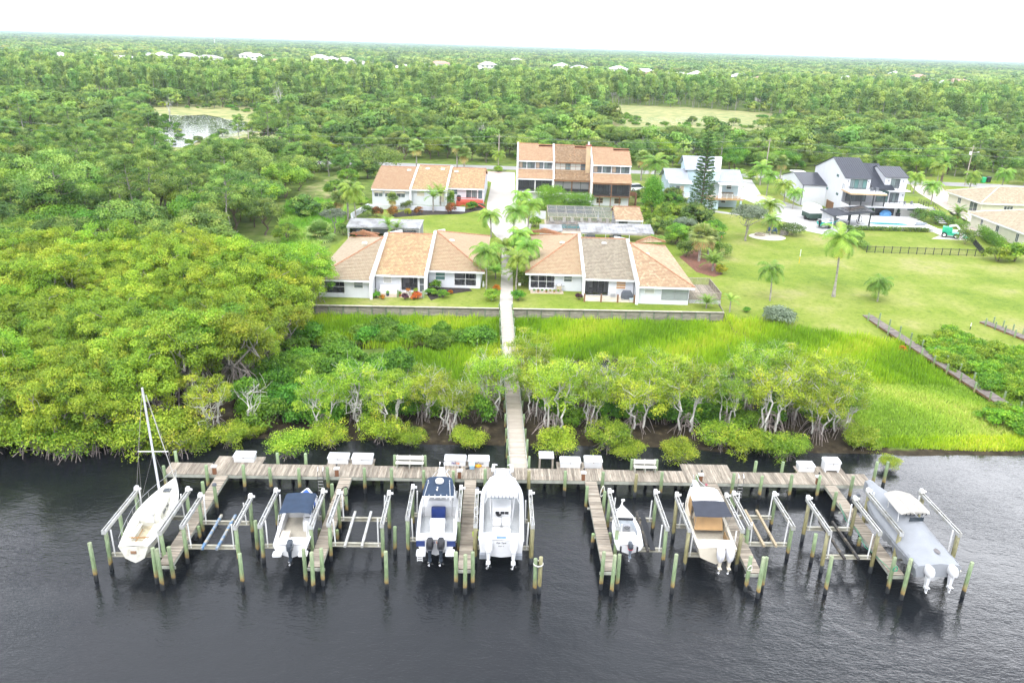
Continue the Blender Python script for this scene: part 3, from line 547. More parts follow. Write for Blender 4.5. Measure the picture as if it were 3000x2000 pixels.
# --- the far woods: too many to count
def points_object(name, pts, kinds, seed, s=(0.8, 1.2), label='', cat='woods'):
    """one object: plants instanced on points by geometry nodes"""
    r_ = np.random.RandomState(seed); n = len(pts); me = bpy.data.meshes.new(name); me.vertices.add(n); me.vertices.foreach_set('co', np.array(pts, np.float32).ravel())
    a = me.attributes.new('sz', 'FLOAT', 'POINT'); a.data.foreach_set('value', r_.uniform(s[0], s[1], n).astype(np.float32))
    a = me.attributes.new('rt', 'FLOAT', 'POINT'); a.data.foreach_set('value', r_.uniform(0, 6.28, n).astype(np.float32))
    a = me.attributes.new('kd', 'INT', 'POINT'); a.data.foreach_set('value', r_.randint(0, len(kinds), n).astype(np.int32))
    o = obj(name, me); ng = bpy.data.node_groups.new(name, 'GeometryNodeTree'); ng.is_modifier = True
    ng.interface.new_socket('Geometry', in_out='INPUT', socket_type='NodeSocketGeometry'); ng.interface.new_socket('Geometry', in_out='OUTPUT', socket_type='NodeSocketGeometry')
    N = ng.nodes; L = ng.links; gi = N.new('NodeGroupInput'); go = N.new('NodeGroupOutput'); jn = N.new('GeometryNodeJoinGeometry')
    def attr(nm, ty):
        x_ = N.new('GeometryNodeInputNamedAttribute'); x_.data_type = ty; x_.inputs[0].default_value = nm; return x_.outputs[0]
    sz, rt, kd = attr('sz', 'FLOAT'), attr('rt', 'FLOAT'), attr('kd', 'INT'); cx = N.new('ShaderNodeCombineXYZ'); L.new(rt, cx.inputs[2])
    for i, k in enumerate(kinds):
        for me_ in k:
            src = bpy.data.objects.new(name+'_source', me_)
            oi = N.new('GeometryNodeObjectInfo'); oi.inputs[0].default_value = src; oi.inputs['As Instance'].default_value = True
            cp = N.new('FunctionNodeCompare'); cp.data_type = 'INT'; cp.operation = 'EQUAL'; ins = [q for q in cp.inputs if q.type == 'INT']; L.new(kd, ins[0]); ins[1].default_value = i
            ip = N.new('GeometryNodeInstanceOnPoints'); L.new(gi.outputs[0], ip.inputs['Points']); L.new(cp.outputs[0], ip.inputs['Selection']); L.new(oi.outputs['Geometry'], ip.inputs['Instance'])
            L.new(cx.outputs[0], ip.inputs['Rotation']); L.new(sz, ip.inputs['Scale']); L.new(ip.outputs[0], jn.inputs[0])
    L.new(jn.outputs[0], go.inputs[0]); md = o.modifiers.new('scatter', 'NODES'); md.node_group = ng
    tag(o, label, cat, kind='stuff'); return o
def kd(k): return [m for n_, m in k.parts if n_ in ('trunk', 'crown', 'foliage')]
def lod(seed, h, R, n, mt, ln, pine=False):
    rr = np.random.RandomState(seed); cl = [(R*0.62*math.cos(a)*q, R*0.62*math.sin(a)*q, h*(0.55 if not pine else 0.66)+u*h*0.24, R*rr.uniform(0.3, 0.48), h*rr.uniform(0.10, 0.16)) for a, u, q in zip(rr.uniform(0, 6.28, 16), rr.uniform(-1, 1.1, 16), rr.uniform(0.5, 1, 16))]
    t = MB(); t.tube([(0, 0, -0.5), (0, 0, h*0.7)], [0.17, 0.08], 5); return [t.mesh('trunk', BARK_GREY), crown_mesh('crown', cl, n, ln, ln*0.6, mt, seed, 0.25, 4.5, 0.28, 0.35, 0.2)]
LOD_P = [lod(s, 15, 3.6, 1100, L_PINE, 0.75, True) for s in (91, 92, 93)]; LOD_B = [lod(s, 8.5, 4.6, 1100, L_OAK, 0.85) for s in (94, 95, 96)]
POND_GROUND = [[D(px, py) for px, py in q] for q in ([(325, 247), (530, 246), (700, 280), (690, 300), (440, 335), (372, 348), (355, 300)], [(1392, 242), (1560, 247), (1760, 262), (1850, 300), (1640, 292), (1420, 288)])]
def far_ok(h): return lambda x, y: abs(x) < 0.70*y+20 and clear_view(x, y, h) and not any(pip(x, y, q) for q in POND_GROUND)
p1 = [(x, y, Z_LAND-0.1) for x, y in scatter(-320, 340, 300, 405, 7.0, rs, far_ok(9))]+[(x, y, Z_LAND-0.1) for x, y in bandall if y >= 247 and clear_view(x, y, 8)]
points_object('scrub_wood', p1, [kd(k) for k in SCRUB]+[kd(k) for k in OAK[:3]]+LOD_B[:1], 1, (0.7, 1.3), 'low mixed green wood around the wetland clearings')
p2 = [(x, y, Z_LAND-0.1) for x, y in scatter(-520, 540, 405, 690, 8.2, rs, far_ok(16))]
points_object('pine_wood', p2, LOD_P+LOD_P+LOD_B[:1], 2, (0.6, 1.22), 'tall pine wood beyond the wetland clearings')
rag = [(x, y, Z_LAND-0.1) for x, y in scatter(-150, 190, 250, 430, 4.0, rs, lambda x, y: any(pip(x, y, q) for q in POND_GROUND) and not all(pip(x+a, y+b, q) for q in POND_GROUND[:1 if x < 0 else 2][-1:] for a, b in ((9, 0), (-9, 0), (0, 12), (0, -12))) and rs.rand() < 0.35)]
points_object('wetland_scrub', rag, [kd(k) for k in MOUND]+[kd(SCRUB[0])], 5, (0.5, 1.2), 'ragged low scrub round the wetland clearings')
# far country: built-up woods to the horizon
FAR_H = [(590, 131, 0, 0), (650, 152, 1, 0), (672, 154, 0, 0), (735, 133, 0, 0), (762, 138, 1, 0), (792, 140, 0, 0), (716, 150, 2, 1), (40, 131, 2, 2), (215, 135, 0, 0), (275, 137, 2, 1), (345, 131, 0, 0), (372, 128, 1, 0), (480, 135, 2, 1), (570, 128, 0, 0), (830, 148, 1, 1), (905, 162, 0, 0), (1010, 148, 2, 2), (1185, 140, 0, 0), (1290, 152, 1, 0), (1330, 158, 0, 1), (1478, 166, 2, 0), (1562, 176, 0, 0), (1600, 172, 1, 0), (1640, 186, 0, 1), (1560, 200, 1, 0), (1700, 178, 0, 0), (1760, 184, 2, 2), (1855, 196, 0, 0), (2055, 170, 1, 0), (2110, 178, 0, 2), (2200, 190, 2, 2), (2240, 205, 0, 1), (2290, 196, 1, 2), (2340, 214, 0, 2), (2150, 206, 0, 2), (2320, 236, 1, 2), (1420, 160, 0, 0), (1090, 158, 1, 0), (140, 130, 1, 0), (1950, 184, 0, 0), (1120, 150, 0, 1), (430, 130, 0, 0)]
FAR_H += [(px, 108+0.031*px+rnd.uniform(14, 62), rnd.randrange(3), rnd.choice((0, 0, 1, 2))) for px in (rnd.uniform(20, 2340) for _ in range(38))]
FAR_CLEAR = [(D(px, py, 5.5)[0]*0.97, D(px, py, 5.5)[1]*0.965, 85 if D(px, py, 5.5)[1] < 1900 else 170) for px, py, _a, _b in FAR_H]
def patch_mesh(seed, half, nt, n, ln):
    rr = np.random.RandomState(seed); cl = []
    for _ in range(nt):
        x, y = rr.uniform(-half, half, 2); h = rr.uniform(4.0, 9.0); R = rr.uniform(2.0, 7.5); t0 = rr.random_sample()
        for _q in range(3): cl.append((x+rr.normal()*R*0.4, y+rr.normal()*R*0.4, h*0.62+rr.normal()*1.0, R*0.75, h*0.33, t0))
    return crown_mesh('crown', cl, n, ln, ln*0.6, L_OAK if seed % 2 else L_PINE, seed, 0.25, 5.0, 0.25, 0.3, 0.15)
PATCH = [[patch_mesh(s, 24, 34, 2600, 2.0)] for s in (101, 102, 103, 104)]
PATCH_BIG = [[patch_mesh(s, 70, 130, 5200, 4.2)] for s in (105, 106, 107)]
def far3(x, y): return abs(x) < 0.72*y+40 and not any(math.hypot(x-a, y-b) < r_ for a, b, r_ in FAR_CLEAR)
points_object('suburb_trees', [(x, y, 1.0) for x, y in scatter(-1500, 1550, 690, 2000, 46, rs, far3)], PATCH, 3, (0.7, 1.35), 'hazy belt of treetops among the distant houses')
points_object('horizon_wood', [(x, y, 0.5) for x, y in scatter(-7500, 7500, 2000, 10000, 140, rs, far3)], PATCH_BIG, 4, (0.85, 1.2), 'flat hazy forest reaching to the horizon')
# ================================================================ docks
DA = 0.028; DCS, DSN = math.cos(DA), math.sin(DA); DOCK_O = (0.0, 54.45, 0.0); DECK = 1.3
def dk(u, v, z=0.0): return (u*DCS-v*DSN, 54.45+u*DSN+v*DCS, z)
def du(px, py, z=DECK):
    x, y, _ = at(px, py, z); return x*DCS+(y-54.45)*DSN
def dv(px, py, z=DECK):
    x, y, _ = at(px, py, z); return -x*DSN+(y-54.45)*DCS
def stained(name, cols, rough=0.85, rand=0.15, extra=None):
    """timber coloured by height above the water: algae, rust line, dark tide band"""
    m, nt, N, L, b = _nodes(name); b.inputs['Roughness'].default_value = rough; b.inputs['Specular IOR Level'].default_value = 0.2
    tc = N.new('ShaderNodeTexCoord'); sp = N.new('ShaderNodeSeparateXYZ'); L.new(tc.outputs['Object'], sp.inputs[0]); oi = N.new('ShaderNodeObjectInfo')
    ad = N.new('ShaderNodeVectorMath'); ad.operation = 'ADD'; cb = N.new('ShaderNodeCombineXYZ'); ml = N.new('ShaderNodeMath'); ml.operation = 'MULTIPLY'; ml.inputs[1].default_value = 90; L.new(oi.outputs['Random'], ml.inputs[0])
    for k in range(3): L.new(ml.outputs[0], cb.inputs[k])
    L.new(tc.outputs['Object'], ad.inputs[0]); L.new(cb.outputs[0], ad.inputs[1])
    n = N.new('ShaderNodeTexNoise'); n.inputs['Scale'].default_value = 5; n.inputs['Detail'].default_value = 5; mp = N.new('ShaderNodeMapping'); mp.inputs['Scale'].default_value = (1, 1, 0.3); L.new(ad.outputs[0], mp.inputs[0]); L.new(mp.outputs[0], n.inputs['Vector'])
    z2 = N.new('ShaderNodeMath'); z2.operation = 'MULTIPLY_ADD'; L.new(n.outputs[0], z2.inputs[0]); z2.inputs[1].default_value = 0.55; L.new(sp.outputs[2], z2.inputs[2])
    mr = N.new('ShaderNodeMapRange'); mr.inputs[1].default_value = 0.2; mr.inputs[2].default_value = 3.2; L.new(z2.outputs[0], mr.inputs[0])
    rp = N.new('ShaderNodeValToRGB'); e = rp.color_ramp.elements
    while len(e) < len(cols): e.new(0.5)
    for i, (p, c) in enumerate(cols): e[i].position = p; e[i].color = (*c, 1)
    L.new(mr.outputs[0], rp.inputs[0])
    n3 = N.new('ShaderNodeTexNoise'); n3.inputs['Scale'].default_value = 9; n3.inputs['Detail'].default_value = 4; L.new(mp.outputs[0], n3.inputs['Vector'])
    mm = N.new('ShaderNodeMapRange'); mm.inputs[1].default_value = 0.3; mm.inputs[2].default_value = 0.7; mm.inputs[3].default_value = 0.72; mm.inputs[4].default_value = 1.2; L.new(n3.outputs[0], mm.inputs[0])
    m2 = N.new('ShaderNodeMapRange'); m2.inputs[3].default_value = 1-rand; m2.inputs[4].default_value = 1+rand; L.new(oi.outputs['Random'], m2.inputs[0])
    m3 = N.new('ShaderNodeMath'); m3.operation = 'MULTIPLY'; L.new(mm.outputs[0], m3.inputs[0]); L.new(m2.outputs[0], m3.inputs[1])
    hs = N.new('ShaderNodeHueSaturation'); L.new(rp.outputs[0], hs.inputs['Color']); L.new(m3.outputs[0], hs.inputs['Value']); L.new(hs.outputs[0], b.inputs['Base Color'])
    bp = N.new('ShaderNodeBump'); bp.inputs['Strength'].default_value = 0.4; bp.inputs['Distance'].default_value = 0.03; L.new(n3.outputs[0], bp.inputs['Height']); L.new(bp.outputs[0], b.inputs['Normal'])
    MATS[name] = m; return m
PILE_M = [stained('piling_green', [(0.0, (0.016, 0.017, 0.019)), (0.17, (0.035, 0.039, 0.041)), (0.205, (0.281, 0.187, 0.067)), (0.28, (0.265, 0.242, 0.111)), (0.40, (0.195, 0.265, 0.133)), (0.75, (0.218, 0.289, 0.163)), (1.0, (0.257, 0.296, 0.185))]),
          stained('piling_tan', [(0.0, (0.016, 0.017, 0.019)), (0.20, (0.055, 0.062, 0.067)), (0.23, (0.234, 0.203, 0.089)), (0.5, (0.242, 0.226, 0.111)), (1.0, (0.289, 0.273, 0.163))])]
WOOD = mat('dock_board', (0.33, 0.295, 0.24), 0.85, 0.2, 1.6, bump=0.3, bscale=20, col2=(0.19, 0.155, 0.12), rand=0.32, spec=0.2, stretch=(7, 0.9, 1))
WOOD_X = mat('dock_board_x', (0.34, 0.305, 0.25), 0.85, 0.2, 1.6, bump=0.3, bscale=20, col2=(0.21, 0.17, 0.13), rand=0.32, spec=0.2, stretch=(0.9, 7, 1))
WOOD_G = mat('dock_timber', (0.40, 0.41, 0.35), 0.85, 0.18, 2.0, bump=0.2, spec=0.2, stretch=(1, 1, 1))
PVC = mat('white_plastic', (0.68, 0.68, 0.67), 0.35, 0.04, 2.0); PVC_D = mat('white_painted_box', (0.66, 0.67, 0.68), 0.45, 0.05, 1.5)
ALU = mat('aluminium', (0.50, 0.51, 0.51), 0.45, 0.12, 2.5, metal=0.3, col2=(0.34, 0.33, 0.28)); ALU_D = mat('aluminium_cradle', (0.42, 0.41, 0.35), 0.5, 0.15, 2.0, metal=0.2, col2=(0.28, 0.26, 0.19))
BLACK = mat('black_plastic', (0.02, 0.021, 0.024), 0.4, 0.1, 3.0); STEEL = mat('steel', (0.6, 0.6, 0.6), 0.25, 0.05, 3.0, metal=0.9)
ROPE_G = mat('green_rope', (0.02, 0.30, 0.16), 0.8); ROPE_W = mat('white_rope', (0.72, 0.70, 0.64), 0.8)
_pile = {}
def pile_mesh(h, r=0.13, k=0):
    key = (round(h, 1), r, k)
    if key not in _pile:
        mb = MB(); mb.tube([(0, 0, -1.5), (0.01, 0, h*0.5), (0, 0, h-0.012), (0, 0, h)], [r*1.05, r, r*0.97, r*0.9], 10); _pile[key] = mb.mesh('piling', PILE_M[k], True)
    return _pile[key]
def piling(parent, u, v, h, k=0, r=0.13, local=True):
    """a post; u, v in the dock's own axes"""
    o = obj('piling', pile_mesh(h, r, k), parent, (u, v, 0) if local else dk(u, v)); o.rotation_euler = (rnd.uniform(-0.012, 0.012), rnd.uniform(-0.012, 0.012), rnd.uniform(0, 6)); return o
# ---- main dock
def build_main_dock():
    t = thing('main_dock', 'long weathered plank dock with six bump-out platforms along the mangroves', 'dock', DOCK_O, DA)
    u0, u1 = -26.6, 28.9; n = 296; w = (u1-u0)/n
    PL = [(du(606, 1390), du(749, 1390)), (-14.4, -10.75), (-5.05, -1.45), (4.1, 7.75), (14.2, 17.9), (23.6, 27.3)]; meshes = {}
    for i in range(n):
        u = u0+(i+0.5)*w; dp = 2.9 if any(a-0.05 < u < b+0.05 for a, b in PL) else 1.75
        if dp not in meshes:
            mb = MB(); mb.bx(-w/2+0.007, w/2-0.007, -0.02, dp, -0.04, 0); meshes[dp] = mb.mesh('plank', WOOD)
        o = obj('plank', meshes[dp], t, (u, rnd.uniform(-0.012, 0.012), DECK+rnd.uniform(-0.004, 0.004))); o.rotation_euler = (0, rnd.uniform(-0.01, 0.01), rnd.uniform(-0.002, 0.002))
    for v in (0.0, 1.7):
        mb = MB(); mb.bx(u0, u1, v-0.025, v+0.025, DECK-0.30, DECK-0.045); mb.build('fascia_beam', WOOD_G, t)
    for a, b in PL:
        mb = MB(); mb.bx(a, b, 2.84, 2.89, DECK-0.28, DECK-0.045); mb.build('fascia_beam', WOOD_G, t)
    mb = MB(); mb.bx(u0+0.05, u1-0.05, 0.85, 0.92, DECK-0.26, DECK-0.045); mb.build('joist', WOOD_G, t)
    fr = [474.6, 601.8, 711, 789, 875, 959, 1067.7, 1147, 1242, 1328, 1422, 1549, 1654, 1763, 1859, 1932.5, 2033, 2136.6, 2218, 2303, 2382, 2475.6]
    for i, p in enumerate(fr): piling(t, du(p, 1400), -0.18, 2.15+rnd.uniform(-0.1, 0.15), 1 if i in (11, 14) else 0)
    for p in (498, 803.6, 887.5, 1154, 1244, 1851, 1923, 2208.6, 2285.7, 2554, 2585): piling(t, du(p, 1375), 1.95, 2.35 if p > 2500 else 2.2)
    for p in (640, 720, 985, 1080, 1320, 1420, 1655, 1750, 2015, 2125, 2350, 2450): piling(t, du(p, 1385), 2.75, 1.22)
    for p in (560, 680, 840, 990, 1110, 1200, 1290, 1390, 1480, 1600, 1700, 1810, 1900, 1990, 2090, 2180, 2260, 2340, 2430): piling(t, du(p, 1400), 1.3, 1.22)
    return t
build_main_dock()
FING = [(-22.05, 'leftmost finger pier, beside the sailboat'), (-12.55, 'finger pier between the blue canopied boat and an empty lift'), (-2.9, 'finger pier between the two largest white boats'), (6.5, 'finger pier beside the small white skiff'), (16.0, 'finger pier beside the boat with shrouded outboards'), (25.42, 'rightmost finger pier, beside the covered boat')]
def build_fingers():
    Lf = 11.25; n = 75; w = Lf/n; mb = MB(); mb.bx(-0.45, 0.45, -w/2+0.006, w/2-0.006, -0.04, 0); pm = mb.mesh('plank', WOOD_X)
    for i, (u, lab) in enumerate(FING):
        x, y, _ = dk(u, 0); t = thing('finger_pier', 'narrow plank '+lab, 'pier', (x, y, 0), DA, 'finger piers'); zz = DECK-0.06
        for k in range(n):
            o = obj('plank', pm, t, (rnd.uniform(-0.012, 0.012), -0.05-(k+0.5)*w, zz+rnd.uniform(-0.004, 0.004))); o.rotation_euler = (rnd.uniform(-0.01, 0.01), 0, rnd.uniform(-0.004, 0.004))
        for s in (-1, 1):
            mb = MB(); mb.bx(s*0.42-0.025, s*0.42+0.025, -Lf, -0.06, zz-0.26, zz-0.045); mb.build('stringer', WOOD_G, t)
        mb = MB(); mb.bx(-0.66, 0.66, -Lf-0.12, -Lf-0.05, zz-0.28, zz-0.08); mb.build('end_beam', WOOD_G, t)
        mb = MB(); mb.bx(-0.62, 0.62, -3.4, -3.33, zz-0.42, zz-0.27); mb.bx(-0.62, 0.62, -7.1, -7.03, zz-0.42, zz-0.27); mb.build('cross_beam', WOOD_G, t)
        for du_, dv_, h in ((-0.56, -Lf-0.3, 2.75), (0.52, -Lf-0.28, 2.7), (0.05, -Lf-0.95, 3.0), (-0.6, -2.4, 2.1), (0.6, -3.36, 2.35), (-0.6, -7.0, 1.15), (0.6, -7.0, 1.15)): piling(t, du_, dv_, h+rnd.uniform(-0.08, 0.12))
        if i in (0, 2, 5):
            mb = MB(); mb.tube([(0.6, -3.36, 2.36), (0.6, -3.36, 2.5)], [0.18, 0.12], 10); mb.build('piling_cap', mat('grey_cap', (0.10, 0.11, 0.13), 0.6), t, True)
build_fingers()
for n_, (u, v, h, lab, k) in enumerate([(-26.54, -11.39, 2.85, 'leftmost mooring piling standing alone in the water', 0), (-17.1, -8.27, 2.6, 'mooring piling between the blue bunk lift and the blue canopied boat', 0), (-17.08, -11.75, 2.5, 'mooring piling in front of the blue bunk lift', 0), (-7.8, -8.04, 2.2, 'short mooring piling left of the boat with blue hardtop', 0), (-7.91, -11.84, 2.85, 'mooring piling in front of the empty lift by the blue hardtop boat', 0),
        (10.55, -11.87, 2.95, 'mooring piling in front of the skiff lift', 0), (20.65, -11.72, 2.85, 'mooring piling left of the rightmost empty lift', 0), (29.74, -11.81, 2.7, 'rightmost mooring piling in front of the covered boat', 0), (21.0, -8.3, 2.3, 'short mooring piling beside the rightmost empty lift', 0), (-26.2, -7.9, 2.6, 'mooring piling left of the sailboat stern', 0)]):
    o = piling(None, u, v, h, k, local=False); o.name = 'mooring_piling'; tag(o, lab, 'piling', 'free mooring pilings')
t = thing('piling_cluster', 'two mooring pilings roped together with white line', 'piling', dk(1.75, -12.05))
for a, h, k in ((-0.13, 2.65, 0), (0.16, 2.75, 1)): piling(t, a, 0.03*k, h, k)
mb = MB(); mb.lathe((0.02, 0.01, 2.25), [(0.32, -0.04), (0.33, 0), (0.32, 0.04), (0.29, 0.04), (0.29, -0.04)], 14); mb.build('rope_lashing', ROPE_W, t)
# ---- boat lifts
def build_lift(u0, u1, v0, v1, zt, lab, bunk='wood', zc=1.12, guide=1.9, motor=True, k=0, fat=0.0, cap=True, bunks=(0.36, 0.64)):
    t = thing('boat_lift', lab, 'boat lift', dk(u0, v0), DA, 'boat lifts'); W = u1-u0; Lv = v1-v0; H = zt-0.12
    for x in (0, W):
        for y in (0, Lv): piling(t, x, y, H, k, 0.13+fat)
        b = MB(); y0, y1 = -0.22, Lv+0.35
        for s in (-0.10, 0.10): b.bx(x+s-0.03, x+s+0.03, y0, y1, H, H+0.24)
        for q in range(5): yy = y0+0.05+(y1-y0-0.1)*q/4; b.bx(x-0.07, x+0.07, yy-0.04, yy+0.04, H+0.03, H+0.2)
        tb = b.build('top_beam', ALU, t)
        b = MB(); b.tube([(x, y0+0.1, H+0.16), (x, y1-0.1, H+0.16)], 0.025, 6); b.build('drive_shaft', STEEL, tb)
        b = MB(); b.bx(x-0.14, x+0.14, y0-0.015, y0-0.002, H-0.06, H+0.26); b.build('end_plate', ALU, tb)
        if motor:
            b = MB(); b.box((x, y1-0.12, H+0.36), (0.26, 0.34, 0.24), taper=0.85); b.tube([(x+0.14, y1-0.12, H+0.3), (x+0.3, y1-0.12, H+0.3)], 0.09, 8); b.build('motor', PVC, tb, True)
    for y in (0.12, Lv-0.12):
        b = MB(); b.bx(0.12, W-0.12, y-0.02, y+0.02, zc-0.02, zc+0.20); b.bx(0.12, W-0.12, y-0.09, y+0.09, zc+0.2, zc+0.225); b.bx(0.12, W-0.12, y-0.09, y+0.09, zc-0.045, zc-0.02); cb_ = b.build('cradle_beam', ALU_D, t)
        for x in (0.2, W-0.2):
            b = MB(); b.tube([(x, y, zc+0.1), (x-0.12*(1 if x < 1 else -1), y, H)], 0.012, 4); b.build('lift_cable', STEEL, cb_)
    bm_ = {'wood': mat('bunk_carpet_tan', (0.40, 0.33, 0.22), 0.9), 'blue': mat('bunk_blue', (0.05, 0.16, 0.32), 0.8, col2=(0.45, 0.38, 0.24)), 'alu': ALU, 'black': mat('bunk_black', (0.045, 0.042, 0.04), 0.85, col2=(0.22, 0.18, 0.12), fac=(0.5, 0.8))}[bunk]
    for q in bunks:
        b = MB(); b.box((W*q, Lv/2, zc+0.32), (0.16, Lv+0.9, 0.16)); b.build('bunk', bm_, t)
    if guide:
        for x in (0.32, W-0.32):
            for y in (0.12, Lv-0.12):
                b = MB(); b.tube([(x, y, zc), (x+rnd.uniform(-0.08, 0.08), y+rnd.uniform(-0.06, 0.06), zc+guide*rnd.uniform(0.9, 1.15))], 0.05, 7); b.build('guide_post', PVC, t, True)
    return t
build_lift(-26.1, -22.55, -10.2, -5.6, 3.0, 'weathered boat lift holding the old sailboat', 'wood', 1.0, 2.1)
build_lift(-21.45, -18.0, -9.4, -6.3, 2.95, 'empty boat lift with two blue carpeted bunks', 'blue')
build_lift(-16.45, -13.15, -9.2, -5.5, 2.95, 'boat lift under the white boat with blue canopy', 'wood')
build_lift(-12.02, -8.5, -8.9, -5.6, 2.95, 'empty boat lift with bare aluminium bunks', 'alu', bunks=(0.3, 0.62))
build_lift(-6.9, -3.45, -8.1, -4.8, 3.0, 'boat lift under the boat with blue hardtop', 'wood', 1.05)
build_lift(-2.3, 1.5, -8.9, -5.4, 3.05, 'boat lift with thick tan pilings under the big white catamaran', 'wood', 1.05, k=1, fat=0.025)
build_lift(7.2, 10.52, -8.9, -5.0, 3.05, 'boat lift with one wide black bunk under the small skiff', 'black', 1.05)
build_lift(11.88, 15.42, -9.4, -5.75, 3.3, 'boat lift with yellowed pilings under the cabin boat', 'wood', 1.05, k=1)
build_lift(16.45, 19.45, -7.9, -4.3, 2.6, 'empty boat lift with two tan bunks behind the shrouded outboards', 'wood', 0.95)
build_lift(21.28, 24.66, -9.4, -5.8, 3.25, 'empty boat lift with dark bunks left of the covered boat', 'black', 1.05, k=1)
build_lift(26.05, 30.0, -9.5, -4.75, 3.3, 'white boat lift around the grey covered boat', 'wood', 1.05, 2.2, k=1, fat=0.02)
# ---- dock furniture
def text_obj(body, size, m, parent, loc, rot, ext=0.003, align='CENTER', name='lettering', shear=0.0, bold=0.0):
    c = bpy.data.curves.new(name, 'FONT'); c.body = body; c.size = size; c.extrude = ext; c.align_x = align; c.align_y = 'CENTER'; c.materials.append(m); c.resolution_u = 3; c.offset = bold
    c.shear = shear; tmp = bpy.data.objects.new(name, c); COL.objects.link(tmp); me = bpy.data.meshes.new_from_object(tmp.evaluated_get(bpy.context.evaluated_depsgraph_get())); bpy.data.objects.remove(tmp)
    o = obj(name, me, parent, loc); o.rotation_euler = rot; return o
T_BLUE = mat('letter_blue', (0.05, 0.02, 0.22), 0.5); T_ORANGE = mat('letter_orange', (0.85, 0.22, 0.01), 0.5); T_DARK = mat('letter_dark', (0.03, 0.03, 0.05), 0.5)
def dock_box(px0, px1, py, lab, h=0.62, dep=0.78, ribs=False, legs=0.0, letters=None):
    u0, u1 = du(px0, py), du(px1, py); v = 1.92; W = u1-u0; t = thing('dock_box', lab, 'dock box', dk((u0+u1)/2, v, DECK+0.003), DA, 'white dock boxes')
    b = MB(); zz = legs
    def ring(z, sx, y0, y1): return [(-W/2*sx, y0, z), (W/2*sx, y0, z), (W/2*sx, y1, z), (-W/2*sx, y1, z)]
    b.loft([ring(zz, 0.95, 0.03, dep-0.03), ring(zz+h*0.76, 0.98, 0.0, dep)]); body = b.build('body', PVC_D, t)
    b = MB(); b.loft([ring(zz+h*0.77, 1.03, -0.05, dep+0.04), ring(zz+h*0.86, 1.03, -0.05, dep+0.04), ring(zz+h, 0.97, 0.16, dep+0.02)]); lid = b.build('lid', PVC_D, t)
    b = MB(); b.bx(-0.03, 0.03, -0.075, -0.055, zz+h*0.66, zz+h*0.8); b.build('latch', STEEL, lid)
    if ribs:
        b = MB()
        for q in range(22): x = -W/2*0.95+W*0.95*(q+0.5)/22; b.bx(x-0.012, x+0.012, -0.022, 0.012, zz+0.03, zz+h*0.74)
        b.build('ribbing', PVC_D, body)
    if legs:
        for s in (-1, 1): b = MB(); b.bx(s*W*0.4-0.05, s*W*0.4+0.05, 0.02, dep-0.02, 0, legs); b.build('skid', PVC_D, t)
    for tx, m, x, sz in (letters or []): text_obj(tx, sz, m, body, (x, -0.016, zz+h*0.42), (math.radians(90-2), 0, 0), 0.004, 'LEFT', bold=0.004)
    return t
dock_box(687, 748, 1349, 'white dock box on the leftmost platform behind the sailboat pier')
dock_box(962, 1023, 1354, 'white dock box, left of the pair behind the second pier from the sailboat')
dock_box(1032, 1093, 1355, 'white dock box with a hanging cord, right of the pair by the second pier')
dock_box(1302, 1365, 1363, 'white dock box lettered FedUp in blue and orange', letters=[('Fed', T_BLUE, -0.29, 0.24), ('Up', T_ORANGE, 0.07, 0.24)])
dock_box(1371, 1433, 1363, 'white dock box lettered FISH TANK', letters=[('FISH TANK', T_DARK, -0.27, 0.14)])
dock_box(1640, 1700, 1367, 'white dock box with worn lid right of the boardwalk')
dock_box(1711, 1763, 1369, 'white ribbed dock box with corrugated lid', h=0.75, ribs=True)
dock_box(2337, 2383, 1378, 'low white dock box on the rightmost platform', h=0.6)
dock_box(2405, 2450, 1372, 'tall white dock box raised on skids at the right end', h=0.85, legs=0.16)
def pedestal(px, py, lab):
    t = thing('power_pedestal', lab, 'pedestal', dk(du(px, py), 0.06, DECK+0.003), DA, 'brown power pedestals')
    b = MB(); b.bx(-0.13, 0.13, -0.1, 0.1, 0, 0.62); b.build('post', mat('redwood', (0.22, 0.10, 0.05), 0.7, 0.2, 2.5), t); b = MB(); b.box((0, 0, 0.67), (0.40, 0.34, 0.1)); b.build('cap', PVC, t)
    b = MB(); b.tube([(0.02, 0, 0.72), (0.02, 0, 0.9)], 0.012, 5); st = b.build('stalk', BLACK, t); b = MB(); b.lathe((0.02, 0, 0.9), [(0.01, 0), (0.07, 0.03), (0.085, 0.08), (0.06, 0.14), (0.01, 0.16)], 10); b.build('lamp', BLACK, t, True)
for px, py, lab in ((627.7, 1390, 'brown dock pedestal at the head of the sailboat pier'), (985, 1400, 'brown dock pedestal left of the second pier from the sailboat'), (1346, 1402, 'brown dock pedestal between the FedUp dock box and its pier'), (1709, 1409, 'brown dock pedestal at the head of the skiff pier'), (2052, 1413, 'brown dock pedestal behind the cabin boat bow'), (2391, 1413, 'brown dock pedestal at the head of the rightmost pier')): pedestal(px, py, lab)
def ladder(px, lab):
    t = thing('dock_ladder', lab, 'ladder', dk(du(px, 1400), -0.08), DA, 'dock ladders')
    for s in (-1, 1): b = MB(); b.tube([(s*0.2, 0.55, DECK), (s*0.2, 0.5, DECK+0.5), (s*0.2, 0.25, DECK+0.72), (s*0.2, 0, DECK+0.5), (s*0.2, 0, -0.4)], 0.025, 6); b.build('rail', STEEL, t)
    for k in range(5): b = MB(); b.bx(-0.2, 0.2, -0.04, 0.04, 0.05+k*0.27, 0.08+k*0.27); b.build('rung', ALU, t)
ladder(936.6, 'metal ladder at the dock edge behind the blue canopied boat'); ladder(2161, 'metal ladder at the dock edge right of the cabin boat')
